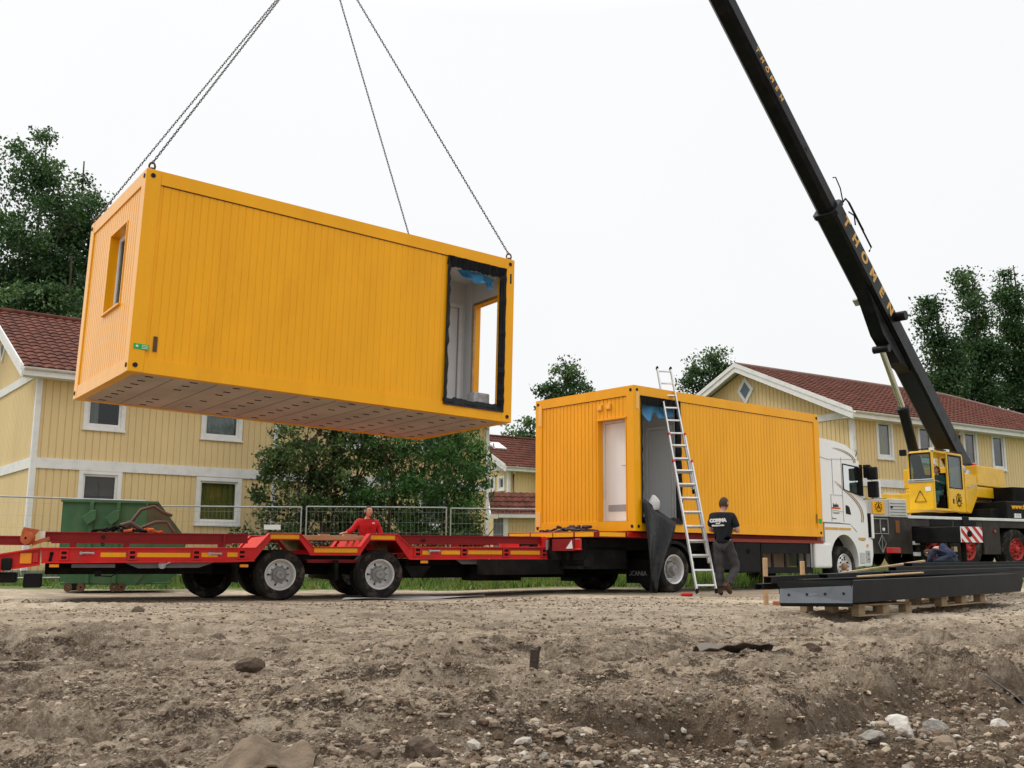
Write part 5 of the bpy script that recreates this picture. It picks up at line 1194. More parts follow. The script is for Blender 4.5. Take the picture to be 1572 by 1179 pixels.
tree('tree behind the ladder between the truck container and the right house gable', 11.55, 58, 12.6, [(.1, 0, 11.2, 1.1, 1.1, 1.5), (.9, 0, 10.8, .9, .9, 1.2), (-.9, 0, 10.4, .8, .9, 1.2), (0, 0, 8.6, 1.7, 1.6, 2.0), (0, 0, 5, 2, 2, 3)], 140, .18, M_leafA, 9, name='broadleaf_tree', clump=.62, nleaf=150)
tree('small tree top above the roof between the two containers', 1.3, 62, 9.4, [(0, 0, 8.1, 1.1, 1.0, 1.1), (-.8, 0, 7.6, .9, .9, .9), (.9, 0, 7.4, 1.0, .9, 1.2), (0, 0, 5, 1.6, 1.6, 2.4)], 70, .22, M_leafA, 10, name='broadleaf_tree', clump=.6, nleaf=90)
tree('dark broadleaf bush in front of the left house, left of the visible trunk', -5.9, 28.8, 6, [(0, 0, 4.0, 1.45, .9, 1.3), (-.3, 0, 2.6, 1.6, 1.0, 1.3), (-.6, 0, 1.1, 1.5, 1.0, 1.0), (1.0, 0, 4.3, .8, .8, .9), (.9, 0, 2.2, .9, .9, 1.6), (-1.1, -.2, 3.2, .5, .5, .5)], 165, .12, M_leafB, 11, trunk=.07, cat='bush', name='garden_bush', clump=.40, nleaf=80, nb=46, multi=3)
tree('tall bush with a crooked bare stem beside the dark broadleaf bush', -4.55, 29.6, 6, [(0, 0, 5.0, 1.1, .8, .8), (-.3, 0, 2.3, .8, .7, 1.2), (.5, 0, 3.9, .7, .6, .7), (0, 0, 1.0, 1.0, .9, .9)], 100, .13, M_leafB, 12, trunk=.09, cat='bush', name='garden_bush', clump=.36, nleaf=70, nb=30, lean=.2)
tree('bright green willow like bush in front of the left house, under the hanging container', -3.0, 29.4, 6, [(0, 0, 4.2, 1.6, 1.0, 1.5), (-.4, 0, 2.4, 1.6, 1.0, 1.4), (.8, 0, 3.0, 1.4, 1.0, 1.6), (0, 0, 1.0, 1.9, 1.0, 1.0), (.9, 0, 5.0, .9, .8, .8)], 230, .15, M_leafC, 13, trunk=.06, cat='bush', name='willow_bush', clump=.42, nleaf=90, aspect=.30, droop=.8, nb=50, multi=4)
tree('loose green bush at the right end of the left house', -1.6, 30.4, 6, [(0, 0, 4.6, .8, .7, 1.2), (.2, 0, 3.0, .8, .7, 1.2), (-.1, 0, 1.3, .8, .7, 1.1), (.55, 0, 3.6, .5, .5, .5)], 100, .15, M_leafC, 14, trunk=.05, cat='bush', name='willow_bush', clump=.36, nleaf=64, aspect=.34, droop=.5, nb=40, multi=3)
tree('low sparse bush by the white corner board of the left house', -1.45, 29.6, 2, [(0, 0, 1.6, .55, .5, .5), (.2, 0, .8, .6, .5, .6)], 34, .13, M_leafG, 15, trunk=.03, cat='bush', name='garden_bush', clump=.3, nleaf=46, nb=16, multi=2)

# grass and weeds
def grass():
    g_ = np.random.default_rng(5); n = 42000
    y = g_.uniform(22.6, 33, n) ; x = g_.uniform(-17, 15, n)
    dens = fbm(x * .5, y * .5, 3, 200); keep = (y > 23.2 + .9 * dens) & ((x > -10.5) | (y > 24.5)) & (x < 9.5 + .0 * y); x = x[keep]; y = y[keep]; n = len(x)
    h = (.10 + .14 * g_.uniform(size=n)) * (1 + .8 * np.clip(fbm(x * .9, y * .9, 2, 210), -.4, 1)) * np.clip((y - 22) / 3, .5, 1.3); z = base_z(x, y) * 1.0
    a = g_.uniform(0, 6.28, n); w = .012 + .018 * g_.uniform(size=n); lx = g_.normal(size=n) * .06; ly = g_.normal(size=n) * .06
    p0 = np.stack([x - np.cos(a) * w, y - np.sin(a) * w, z - .01], 1); p1 = np.stack([x + np.cos(a) * w, y + np.sin(a) * w, z - .01], 1); p2 = np.stack([x + lx, y + ly, z + h], 1)
    V = np.stack([p0, p1, p2], 1).reshape(-1, 3); me = bpy.data.meshes.new('grass'); me.vertices.add(len(V)); me.vertices.foreach_set('co', V.ravel())
    me.loops.add(n * 3); me.polygons.add(n); me.loops.foreach_set('vertex_index', np.arange(n * 3)); me.polygons.foreach_set('loop_start', np.arange(n) * 3); me.polygons.foreach_set('loop_total', np.full(n, 3))
    for m in (leafmat('grass_green', (.12, .20, .045)), leafmat('grass_dry', (.20, .19, .07)), leafmat('grass_deep', (.04, .09, .02))): me.materials.append(m)
    me.polygons.foreach_set('material_index', g_.choice([0, 1, 2], n, p=[.55, .17, .28]).astype(np.int32)); me.update()
    o = bpy.data.objects.new('grass', me); COL.objects.link(o); o['kind'] = 'stuff'; tag(o, 'strip of green grass and weeds behind the vehicles', 'grass')
grass()

# ------------------------------------------------------------------ green skip
SK = thing('waste_skip', 'green steel skip with red and white corner marks behind the trailer', 'skip', (-8.93, 20.0, -.05), R(19)); SK.scale = (.86, 1, 1)
def S_(mb, n, m, **k): return mb.build(n, m, SK, **k)
Wk = 1.75
out_ = [(.02, .42), (.02, 1.78), (1.83, 1.80), (1.83, .40), (1.55, .13), (.14, .20)]
for y in (0, Wk): S_(MB().prism([(0.05, .42), (.05, 1.76), (1.86, 1.78), (1.90, .34), (1.72, .12), (.12, .20)], y, y + .03), 'side_panel', M_skip)
S_(MB().prism([(1.87, .34), (1.87, 1.78), (2.10, 1.78), (2.80, 1.02), (2.62, .36), (2.5, .24), (1.74, .12)], .02, .05), 'end_panel', M_skip)
S_(MB().prism([(1.87, 1.0), (1.87, 1.785), (2.11, 1.785), (2.81, 1.0)], -.006, .018), 'rusty_end_panel', M_skipr)
S_(MB().prism([(1.87, .34), (1.87, 1.78), (2.10, 1.78), (2.80, 1.02), (2.62, .36), (2.5, .24), (1.74, .12)], Wk - .03, Wk), 'end_panel', M_skip)
S_(MB().beam((2.11, Wk / 2, 1.78), (2.80, Wk / 2, 1.02), Wk, .03).beam((2.80, Wk / 2, 1.02), (2.60, Wk / 2, .30), Wk, .03), 'sloping_end', M_skip)
S_(MB().box(.03, .06, .03, Wk, .3, 1.77), 'end_panel', M_skip)
S_(MB().box(.1, 2.5, .03, Wk, .14, .17), 'floor', M_skip)
for x in (.62, 1.20): S_(MB().box(x, x + .09, -.06, .0, .16, 1.77), 'rib', M_skip, bevel=.01)
S_(MB().box(.0, 2.12, -.05, .03, 1.755, 1.80).box(0, 2.1, Wk, Wk + .05, 1.755, 1.8), 'top_rim', M_skip)
for x in (.72, 1.22):
    S_(MB().prism([(x - .25, 1.45), (x - .05, 1.60), (x + .05, 1.60), (x + .05, 1.42), (x - .12, 1.30)], -.17, -.061), 'lifting_lug', M_skip, bevel=.01)
S_(MB().box(.16, .60, -.03, 0, .44, .46).box(.73, 1.18, -.02, 0, .40, .42).box(1.3, 1.7, -.02, 0, .42, .44), 'crease', M_skip)
for x, s_ in ((.0, 1), (1.62, -1), (1.90, 1)):
    a = S_(MB().prism([(x + .02, .42), (x + .16, .42), (x + .16, .82), (x + .02, .82)], -.075, -.066), 'warning_mark', M_wstick)
    m2 = MB(); m2.add([(x + .02, -.080, .42), (x + .16, -.080, .42), (x + .16, -.080, .58 if s_ > 0 else .42), (x + .02, -.080, .44 if s_ > 0 else .60)], [(0, 1, 2, 3)]); m2.add([(x + .02, -.080, .62), (x + .16, -.080, .78), (x + .16, -.08, .82), (x + .06, -.08, .82), (x + .02, -.08, .76)], [(0, 1, 2, 3, 4)]); m2.build('warning_stripe', M_rwred, a)
S_(MB().box(1.46, 1.60, -.075, -.06, .48, .66), 'paper_label', M_wstick)
pp = S_(MB().box(2.05, 2.34, -.01, .015, .62, .72), 'paper_label', M_wstick)
text('plewentz', .06, frame((1, 0, 0), (0, 0, 1), (2.2, -.014, .67)), M_chas, pp, 'skip_lettering')
for x in (.28, .55, 1.25, 1.42): S_(MB().lathe([(.02, -.08), (.09, -.08), (.09, .08), (.02, .08)], (x, .05, .09), (0, 1, 0), 16), 'roller', M_rust)
for x in (.34, 1.3): S_(MB().box(x, x + .12, .0, Wk, .03, .16), 'skid', M_chas)

# ------------------------------------------------------------------ temporary mesh fence
def fence_panel(x0, y0, x1, y1, z, label, h=1.98, first=False):
    L = math.hypot(x1 - x0, y1 - y0); t = thing('mesh_fence', label, 'fence panel', (x0, y0, z), math.atan2(y1 - y0, x1 - x0), 'temporary mesh fence panels')
    mb = MB(); mb.tube([(0, 0, .1), (0, 0, h)], .02, 8); mb.tube([(L, 0, .1), (L, 0, h)], .02, 8); mb.tube([(0, 0, h - .02), (L, 0, h - .02)], .02, 8); mb.tube([(0, 0, .15), (L, 0, .15)], .02, 8)
    mb.build('frame', M_galv, t, smooth=60, split=False)
    w = MB(); n = int(L / .105)
    for i in range(1, n): w.tube([(i * L / n, 0, .15), (i * L / n, 0, h)], .0020, 3)
    for k in range(1, 7): w.tube([(0, 0, .15 + k * .28), (L, 0, .15 + k * .28)], .0035, 3)
    w.build('wire_mesh', M_galv, t, split=False)
    for x in (0, L): MB().box(x - .12, x + .12, -.3, .3, 0, .13).build('foot_block', mat('concrete_foot', (.30, .29, .28), .9, var=.15), t, bevel=.02)
    return t
fence_panel(-15.0, 21.6, -11.75, 22.5, 0, 'fence panel at the far left edge before the left house corner')
fence_panel(-11.70, 22.5, -8.85, 24.45, 0, 'fence panel standing behind the green skip')
fence_panel(-9.6, 26.9, -5.68, 27.3, 0, 'fence panel with a small white sign, left of the man in red')
fence_panel(-5.55, 27.35, -1.78, 27.6, .02, 'fence panel right behind the man in red')
fence_panel(-1.66, 27.6, 2.1, 28.2, 0, 'rightmost fence panel, ending behind the truck container')
s = MB().box(-.22, .22, -.008, .008, -.065, .065).build('fence_sign', M_wstick); s.location = (-6.42, 27.18, 1.42); s.rotation_euler = (0, 0, R(5)); tag(s, 'small white sign hanging on the fence at left of the man in red', 'sign')
mb = MB().box(-.1, .1, -.03, .03, -.1, .1).build('fence_clamp', M_wstick, bevel=.01); mb.location = (-5.62, 27.25, .90); tag(mb, 'pale clamp joining the two fence panels left of the man in red', 'clamp')

# ------------------------------------------------------------------ mobile crane
CR = thing('mobile_crane', 'black and yellow mobile crane with its boom raised, parked before the right house', 'crane', (14.94, 30.0, .33), R(27))
def C_(mb, n, m, par=None, **k): return mb.build(n, m, par or CR, **k)
zc = .33
for u in (-3.48, -2.08, 0.0, 1.42):
    for far in (0, 1): 
        wr = wheel(CR, (u, .02 if not far else 2.65, .60), .60, .38, -1 if not far else 1, mat('crane_rim_red', (.42, .03, .025), .5, var=.15, dirt=(.16, .06, .04), damt=.6), dual=False, style='front', rimr=.52, hubm=mat('crane_hub_red', (.45, .03, .03), .5, var=.15, dirt=(.2, .05, .04)), name='wheel')
mb = MB(); mb.box(-5.7, 7.2, .55, 2.15, .45, 1.40); C_(mb, 'chassis', M_chas)
mb = MB()
def panel(x0, x1, z0=.42): mb.box(x0, x1, .0, 2.72, z0 - .0, 1.44)
for a, b in ((-5.9, -4.32), (-1.42, -.70), (2.1, 7.2)): mb.box(a, b, .0, 2.70, .45, 1.42)
mb.box(-4.32, -1.42, .01, 2.69, 1.20, 1.415); mb.box(-.70, 2.1, .01, 2.69, 1.22, 1.415)
C_(mb, 'carrier_body', mat('carrier_brown_black', (.035, .028, .024), .6, var=.3, dirt=(.10, .08, .065), dscale=2, damt=.7), bevel=.01, split=False)
C_(MB().box(-4.45, 7.2, -.02, 2.74, 1.422, 1.50), 'deck_edge', M_white, bevel=.008)
C_(MB().box(-5.92, -4.46, .02, 2.7, 1.422, 1.44), 'deck', M_chas)
for x in (-2.3, ): C_(MB().box(x, x + .28, -.035, .1, 1.26, 1.52), 'lashing_post', M_black, bevel=.01)
for x in (-3.6, -2.6): C_(MB().box(x, x + .9, -.012, .008, 1.23, 1.40), 'side_locker', M_black, bevel=.01)
C_(MB().cyl((-.95, -.01, 1.12), (-.95, -.04, 1.12), .04, n=12), 'side_marker', M_tail)
# tool box at the rear
tb = C_(MB().box(-5.9, -5.15, .01, .9, 1.445, 1.93), 'tool_box', mat('toolbox_grey', (.48, .47, .45), .5, var=.08, dirt=(.3, .28, .25)), bevel=.015)
t2 = C_(MB().box(-5.13, -4.45, .01, .9, 1.445, 1.95), 'tool_box', mat('toolbox_light', (.58, .57, .55), .5, var=.06), bevel=.015)
MB().box(-5.1, -4.5, -.005, .009, 1.50, 1.51).box(-5.1, -4.5, -.005, .009, 1.58, 1.59).box(-5.1, -4.5, -.005, .009, 1.66, 1.67).box(-5.1, -4.5, -.005, .009, 1.74, 1.75).box(-5.1, -4.5, -.005, .009, 1.82, 1.83).build('shutter_slat', M_grey, t2, split=False)
MB().cyl((-5.05, .005, 1.72), (-5.05, -.02, 1.72), .03, n=10).build('lock', M_chas, t2)
pl_ = MB().box(-5.78, -5.33, -.006, .008, 1.52, 1.86).build('emblem_plate', M_tape, tb)
def emblem(par, M, r, m, nm='emblem'):
    mb = MB(); n = 12
    def P(a, rr): return M @ Vector((rr * math.cos(a), rr * math.sin(a), .003))
    for i in range(n):
        a = 2 * math.pi * i / n; b = a + 2 * math.pi / n; mb.beam(P(a, r * .72), P(b, r * .72), r * .07, .004)
        mb.beam(P(a, r * .76), P(a, r * .98), r * .18, .004)
    for i in range(3):
        a = math.pi / 2 + i * 2.094; mb.beam(P(a, r * .02), P(a, r * .55), r * .16, .004); mb.beam(P(a, r * .5), P(a + 2.094, r * .5), r * .09, .004)
    return mb.build(nm, m, par, split=False)
emblem(tb, frame((1, 0, 0), (0, 0, 1), (-5.555, -.010, 1.71)), .15, M_chas)
C_(MB().box(-5.3, -4.5, .1, .6, 1.95, 2.08), 'yellow_beam_end', M_cry, bevel=.01)
# rear recesses, lamps, reflector frame
fr = MB()
for a, b in ((-5.86, -5.84), (-5.55, -5.53), (-5.26, -5.24)): fr.box(a, b, -.03, .0, .98, 1.40)
for z in (.98, 1.38): fr.box(-5.86, -5.24, -.03, -.001, z, z + .02)
C_(fr, 'locker_frame', M_galv, split=False)
C_(MB().ell((-5.42, -.02, 1.10), .05, .03, .05, 8, 6), 'rope_end', M_wstick)
dm = MB(); cx, cz = -5.52, .72
for a, b in (((0, .24), (.14, 0)), ((.14, 0), (0, -.24)), ((0, -.24), (-.14, 0)), ((-.14, 0), (0, .24)), ((0, .24), (0, -.24))): dm.beam((cx + a[0], -.04, cz + a[1]), (cx + b[0], -.04, cz + b[1]), .012, .025, up=(0, 1, 0))
C_(dm, 'diamond_bracket', M_galv, split=False)
C_(MB().box(-5.38, -4.84, -.05, .0, .47, .62), 'rear_lamp', M_tail, bevel=.01)
C_(MB().box(-4.95, -4.80, -.012, .0, 1.02, 1.36), 'orange_panel', mat('rust_orange', (.20, .07, .02), .6))
# outrigger beam
OB = C_(MB().box(-4.30, -3.46, -1.55, 2.7, .75, 1.17), 'outrigger_beam', M_black, bevel=.012)
pl2 = MB().box(-4.29, -3.47, -1.575, -1.552, .755, 1.165).build('warning_plate', M_wstick, OB)
st = MB()
for k in range(5):
    a = -4.29 + (k - 1) * .28; pts = [(a, 1.163), (a + .12, 1.163), (a + .12 + .42, .757), (a + .42, .757)]
    pts = [(min(max(x, -4.288), -3.472), z if -4.288 <= x <= -3.472 else z) for x, z in pts]
    def clip(P):
        out = []
        for (x0, z0), (x1, z1) in zip(P, P[1:] + P[:1]):
            for lim, sg in ((-4.288, 1),):
                i0 = (x0 - lim) * sg >= 0; i1 = (x1 - lim) * sg >= 0
                if i0: out.append((x0, z0))
                if i0 != i1: t = (lim - x0) / (x1 - x0); out.append((lim, z0 + (z1 - z0) * t))
        P = out; out = []
        for (x0, z0), (x1, z1) in zip(P, P[1:] + P[:1]):
            lim = -3.472; i0 = x0 <= lim; i1 = x1 <= lim
            if i0: out.append((x0, z0))
            if i0 != i1: t = (lim - x0) / (x1 - x0); out.append((lim, z0 + (z1 - z0) * t))
        return out
    a = -4.29 + (k - 1.5) * .28; q_ = clip([(a, 1.163), (a + .13, 1.163), (a + .55, .757), (a + .42, .757)])
    if len(q_) > 2: st.prism(q_, -1.580, -1.576)
st.build('warning_stripe', M_rwred, pl2, split=False); MB().cyl((-3.98, -1.57, .98), (-3.98, -1.60, .98), .085, n=20).build('beam_pin', M_chas, pl2)
C_(MB().box(-4.33, -4.10, -.06, .0, .70, .80).box(-4.33, -4.10, -.06, 0, .40, .50), 'white_mark', M_wstick)
C_(MB().cyl((-3.9, -1.3, .76), (-3.9, -1.3, .12), .07, n=12), 'outrigger_jack', M_chas); C_(MB().cyl((-3.9, -1.3, .12), (-3.9, -1.3, -.04), .20, .26, n=16), 'outrigger_foot', M_rust)
C_(MB().box(-3.05, -2.92, -.3, -.2, .52, .66), 'pale_box', M_palw)
# driving cab of the carrier
fc = C_(MB().box(-.62, 7.1, .3, 2.7, 1.502, 1.80).box(-.25, 7.1, .05, 2.65, 1.502, 2.02), 'boom_rest_body', M_black, bevel=.02)
text('www.thoemen.de', .21, frame((1, 0, 0), (0, 0, 1), (.72, .045, 1.86)), M_tape, fc, 'web_lettering', bold=.006)
C_(MB().box(.05, .12, .02, .05, 1.53, 1.66).box(.16, .22, .02, .05, 1.53, 1.66).box(.26, .33, .02, .05, 1.53, 1.66), 'number_mark', M_wstick, split=False)
C_(MB().box(.75, 7.0, .55, 1.3, 2.021, 2.5), 'engine_housing', M_chas)
# slewing upper part, in the vertical plane of the boom
az = R(42.724); BF = Matrix(((math.cos(az), -math.sin(az), 0, -3.24), (math.sin(az), math.cos(az), 0, 15.54), (0, 0, 1, 0), (0, 0, 0, 1)))
CRM = Matrix.Translation((14.94, 30.0, .33)) @ Matrix.Rotation(R(27), 4, 'Z'); XF = CRM.inverted() @ BF
def X_(mb, n, m, par=None, **k):
    mb.v = [tuple(XF @ Vector(v)) for v in mb.v]; return mb.build(n, m, par or CR, **k)
X_(MB().cyl((22.9, .5, 1.82), (22.9, .5, 2.05), .75, n=32), 'slewing_ring', M_chas)
X_(MB().box(22.2, 25.4, -.35, 1.4, 2.05, 2.65).prism([(23.3, 2.6), (25.2, 2.6), (25.1, 3.1), (24.4, 3.3), (23.9, 2.9)], .35, .45).prism([(23.3, 2.6), (25.2, 2.6), (25.1, 3.1), (24.4, 3.3), (23.9, 2.9)], -.45, -.35), 'turntable', M_cry, bevel=.015)
X_(MB().prism([(22.25, 2.05), (22.55, 2.0), (23.1, 2.55), (23.1, 3.15), (22.25, 3.2)], -.72, -.36), 'side_housing', M_cry, bevel=.01)
CW_ = X_(MB().box(23.1, 25.15, -.75, 1.6, 2.86, 3.48), 'counterweight', M_cry, bevel=.03, segs=2)
X_(MB().box(23.0, 25.45, -.74, 1.5, 2.50, 2.83), 'counterweight_frame', M_cry, bevel=.015)
cs = MB(); cs.box(25.152, 25.16, -.70, -.28, 2.9, 3.44); X_(cs, 'warning_plate', M_wstick, CW_)
X_(MB().prism([(-.70, 3.44), (-.58, 3.44), (-.28, 3.0), (-.28, 2.9), (-.36, 2.9)], 25.161, 25.164, 'x').prism([(-.42, 3.44), (-.30, 3.44), (-.28, 3.40), (-.28, 3.22)], 25.161, 25.164, 'x'), 'warning_stripe', M_rwred, CW_, split=False)
X_(MB().ell((23.75, -.4, 3.52), .09, .09, .10, 12, 8), 'beacon', M_tail, smooth=60)
X_(MB().ell((22.62, -.5, 3.32), .15, .1, .16, 12, 8).cyl((22.5, -.6, 3.0), (22.75, -.6, 3.25), .10, n=12), 'winch_part', M_galv, smooth=50)
X_(MB().tube([(22.3, -.78, 2.75), (22.7, -.80, 2.85), (23.0, -.78, 2.9)], .018, 6), 'handrail', M_galv)
# boom
A0 = Vector((24.75, 0, 2.42)); A1 = Vector((16.35, 0, 10.17)); A2 = Vector((-.1, 0, 25.55))
bd = (A1 - A0).normalized(); up_ = Vector((0, 1, 0)).cross(bd) * 1.0
if up_.z < 0: up_ = -up_
def bsec(p0, p1, w, h, ch=.07, w1=None, h1=None):
    mb = MB(); vs = []
    for p, ww, hh in ((p0, w, h), (p1, w1 or w, h1 or h)):
        for a, b in ((-ww / 2, -hh / 2 + ch), (-ww / 2 + ch, -hh / 2), (ww / 2 - ch, -hh / 2), (ww / 2, -hh / 2 + ch), (ww / 2, hh / 2 - ch), (ww / 2 - ch, hh / 2), (-ww / 2 + ch, hh / 2), (-ww / 2, hh / 2 - ch)):
            vs.append(Vector(p) + Vector((0, 1, 0)) * a + up_ * b)
    return mb.add(vs, [tuple(range(7, -1, -1)), tuple(range(8, 16))] + [(i, (i + 1) % 8, (i + 1) % 8 + 8, i + 8) for i in range(8)])
X_(bsec(A0, A1, .62, .60), 'boom_base_section', M_blackgl, smooth=30)
A1b = A1 + (A2 - A1) * .62
BI = X_(bsec(A1, A1b, .50, .50, .10), 'boom_inner_section', M_blackgl, smooth=30)
X_(bsec(A1b, A2, .42, .42, .08), 'boom_inner_section', M_blackgl, smooth=30)
X_(bsec(A1 - bd * .06, A1 + bd * .10, .72, .70, .10), 'boom_collar', M_blackgl, bevel=.02)
X_(bsec(A1b - bd * .06, A1b + bd * .10, .60, .60, .10), 'boom_collar', M_blackgl, bevel=.02)
X_(MB().box(-.5, .3, -.25, .25, 25.2, 25.9).cyl((-.1, -.2, 25.5), (-.1, .2, 25.5), .32, n=20), 'boom_head', M_blackgl, bevel=.02, split=False)
def bp(t, a=0.0, b=0.0): return A0 + (A1 - A0) * t + Vector((0, 1, 0)) * a + up_ * b
# lug for the cylinder, pin, small lamps
X_(MB().add([bp(.50, s_, -.29) for s_ in (-.2, .2)] + [bp(.56, s_, -.62) for s_ in (-.2, .2)] + [bp(.66, s_, -.72) for s_ in (-.2, .2)] + [bp(.80, s_, -.29) for s_ in (-.2, .2)],
    [(0, 2, 4, 6), (7, 5, 3, 1), (0, 1, 3, 2), (2, 3, 5, 4), (4, 5, 7, 6)]), 'cylinder_lug', M_blackgl)
X_(MB().cyl(bp(.655, -.30, .12), bp(.655, -.62, .12), .14, n=24), 'boom_pin', M_blackgl, bevel=.01, smooth=40)
X_(MB().beam(bp(.50, -.33, -.30), bp(.78, -.33, -.30), .05, .04), 'boom_edge_strip', M_blackgl)
for a, b, d in ((.74, -.10, -.34), (.735, .33, -.30)): X_(MB().beam(bp(a, b, d), bp(a + .02, b, d - .02), .16, .10), 'boom_lamp', M_galv, bevel=.01)
# cylinder
c0 = Vector((18.95, .0, 6.62)); c1 = Vector((20.03, .0, 5.03)); c2 = Vector((21.6, .25, 2.6))
X_(MB().cyl(c0, c1 + (c2 - c1) * .02, .085, n=20), 'cylinder_rod', mat('chrome_rod', (.62, .60, .55), .22, metal=.9, var=.1), smooth=40)
X_(MB().cyl(c1, c2, .15, n=24).cyl(c1, c1 + (c2 - c1) * .06, .175, n=24), 'cylinder_barrel', M_blackgl, smooth=40, split=False)
X_(MB().cyl(c0 + Vector((0, -.24, 0)), c0 + Vector((0, .24, 0)), .11, n=16), 'cylinder_eye', M_blackgl, smooth=40)
# handrail bracket on the boom
hr = MB(); hr.tube([bp(1.0, -.34, .28), bp(1.0, -.36, .46), bp(.985, -.38, .50)], .025, 6); hr.tube([bp(.985, -.38, .50), bp(.90, -.38, .52)], .03, 6); hr.tube([bp(.985, -.37, .50), bp(.85, -.38, .50), bp(.848, -.36, .34)], .028, 6); hr.tube([bp(1.0, -.34, .3), bp(1.03, -.36, .46), bp(1.06, -.36, .50), bp(1.065, -.34, .40)], .018, 6)
hr.tube([bp(.97, -.36, .30), bp(.95, -.38, .44), bp(.93, -.36, .3)], .02, 6)
X_(hr, 'boom_bracket', M_chas, split=False)
# lettering on the flank facing the camera
rt = XF.to_3x3()
for i, chh in enumerate('THOMEN'):
    t = .955 - i * .0535
    Mt = XF @ frame(-bd, up_, bp(t, -.314, .03))
    text(chh, .44, Mt, M_letter, CR, 'boom_letter', bold=.018, sx=1.05)
for i, chh in enumerate('THÖMEN'):
    p = A1 + bd * (4.95 - i * .285) + Vector((0, -.254, 0)) + up_ * .03
    text(chh, .21, XF @ frame(-bd, up_, p), M_letter, CR, 'boom_letter', bold=.01)
for i in range(46):
    if i % 23 == 5: continue
rv = MB()
for d in (4.75, 1.9): rv.beam(A1 + bd * d + Vector((0, -.252, 0)) - up_ * .02, A1 + bd * (d + .12) + Vector((0, -.252, 0)) - up_ * .02, .05, .01, up=(0, 1, 0))
X_(rv, 'boom_slot', M_room, BI)
for i in (-.1, .1): 
    rp = MB(); rp.tube([tuple(Vector((-.1, i, 25.2))), tuple(Vector((0, i, HOOK.z + 1.0)))], .012, 6); X_(rp, 'hoist_rope', M_chas)
# operator cab
cx0, cx1, cy0, cy1, cz0, cz1 = 20.08, 22.12, -.75, -.02, 2.02, 3.72
KB = MB(); KB.box(cx0, cx1, cy0, cy1, cz0, cz0 + .06); KB.prism([(cx0 + .08, cz1 - .05), (cx0 + .15, cz1 + .02), (cx1 - .10, cz1 + .02), (cx1, cz1 - .06)], cy0, cy1)
CB = X_(KB, 'operator_cab', M_cry, bevel=.012)
def cabp(mb, n, m, **k): 
    mb.v = [tuple(XF @ Vector(v)) for v in mb.v]; return mb.build(n, m, CB, **k)
pp_ = MB(); pl_x = cx0 + .02
for x0, x1 in ((cx0, cx0 + .09), (cx0 + .93, cx0 + 1.01), (cx1 - .13, cx1 - .02)):
    pp_.box(x0, x1, cy0, cy0 + .05, cz0 + .06, cz1 - .04)
for y0 in (cy1 - .05,): pp_.box(cx0, cx0 + .07, y0, y0 + .05, cz0 + .06, cz1 - .04).box(cx1 - .10, cx1 - .02, y0, y0 + .05, cz0 + .06, cz1 - .04)
cabp(pp_, 'cab_post', M_cry, bevel=.008)
cabp(MB().box(cx0 - .02, cx0 + .03, cy0 + .01, cy1 - .01, cz0 + .02, cz0 + .80), 'front_panel', M_cry, bevel=.02)
cabp(MB().box(cx0 - .035, cx0 + .0, cy0 - .02, cy1 + .02, cz0 + .80, cz0 + .845).cyl((cx0 - .03, cy0, cz0 + .87), (cx0 - .03, cy1, cz0 + .87), .02, n=8), 'front_rail', M_galv, split=False)
cabp(MB().box(cx0 + .0, cx0 + .02, cy0 + .07, cy1 - .06, cz0 + .86, cz1 - .10), 'windscreen', M_cabglass)
cabp(MB().box(cx0 - .005, cx0 + .03, cy0 + .04, cy0 + .075, cz0 + .83, cz1 - .06).box(cx0 - .005, cx0 + .03, cy1 - .075, cy1 - .04, cz0 + .83, cz1 - .06).box(cx0 - .005, cx0 + .03, cy0 + .07, cy1 - .07, cz1 - .10, cz1 - .05), 'screen_seal', M_room, split=False)
cabp(MB().box(cx0 + 1.01, cx1 - .03, cy0 - .012, cy0 + .03, cz0 + .03, cz0 + .66), 'side_panel', M_cry, bevel=.012)
cabp(MB().box(cx0 + 1.03, cx1 - .14, cy0 + .005, cy0 + .02, cz0 + .68, cz1 - .09), 'side_window', M_cabglass)
cabp(MB().box(cx0 + 1.01, cx0 + 1.04, cy0 - .008, cy0 + .03, cz0 + .66, cz1 - .05).box(cx1 - .16, cx1 - .13, cy0 - .008, cy0 + .03, cz0 + .66, cz1 - .05).box(cx0 + 1.04, cx1 - .16, cy0 - .008, cy0 + .03, cz0 + .66, cz0 + .69).box(cx0 + 1.04, cx1 - .16, cy0 - .008, cy0 + .03, cz1 - .10, cz1 - .05), 'window_seal', M_room, split=False)
cabp(MB().box(cx1 - .05, cx1 - .02, cy0 + .05, cy1 - .05, cz0 + .06, cz0 + .95), 'rear_panel', M_cry)
cabp(MB().box(cx0 + .3, cx1 - .05, cy1 - .03, cy1, cz0 + .06, cz0 + 1.1), 'inner_panel', M_chas)
cabp(MB().box(cx0 + .02, cx1 - .06, cy0 + .04, cy1 - .04, cz0 + .061, cz0 + .075), 'cab_floor', M_chas)
cabp(MB().box(cx0 + .95, cx0 + 1.45, cy0 + .12, cy1 - .12, cz0 + .08, cz0 + .48).box(cx0 + 1.40, cx0 + 1.52, cy0 + .14, cy1 - .14, cz0 + .48, cz0 + 1.15), 'seat', M_chas, bevel=.03)
cabp(MB().box(cx0 + .12, cx0 + .35, cy0 + .2, cy1 - .15, cz0 + .08, cz0 + .75), 'console', M_chas, bevel=.03)
cabp(MB().box(cx0 + 1.16, cx0 + 1.24, cy0 - .02, cy0 - .010, cz0 + .22, cz0 + .36), 'door_handle', M_room)
emblem(CB, XF @ frame((1, 0, 0), (0, 0, 1), (cx0 + 1.55, cy0 - .016, cz0 + .33)), .21, M_chas)
tri = MB()
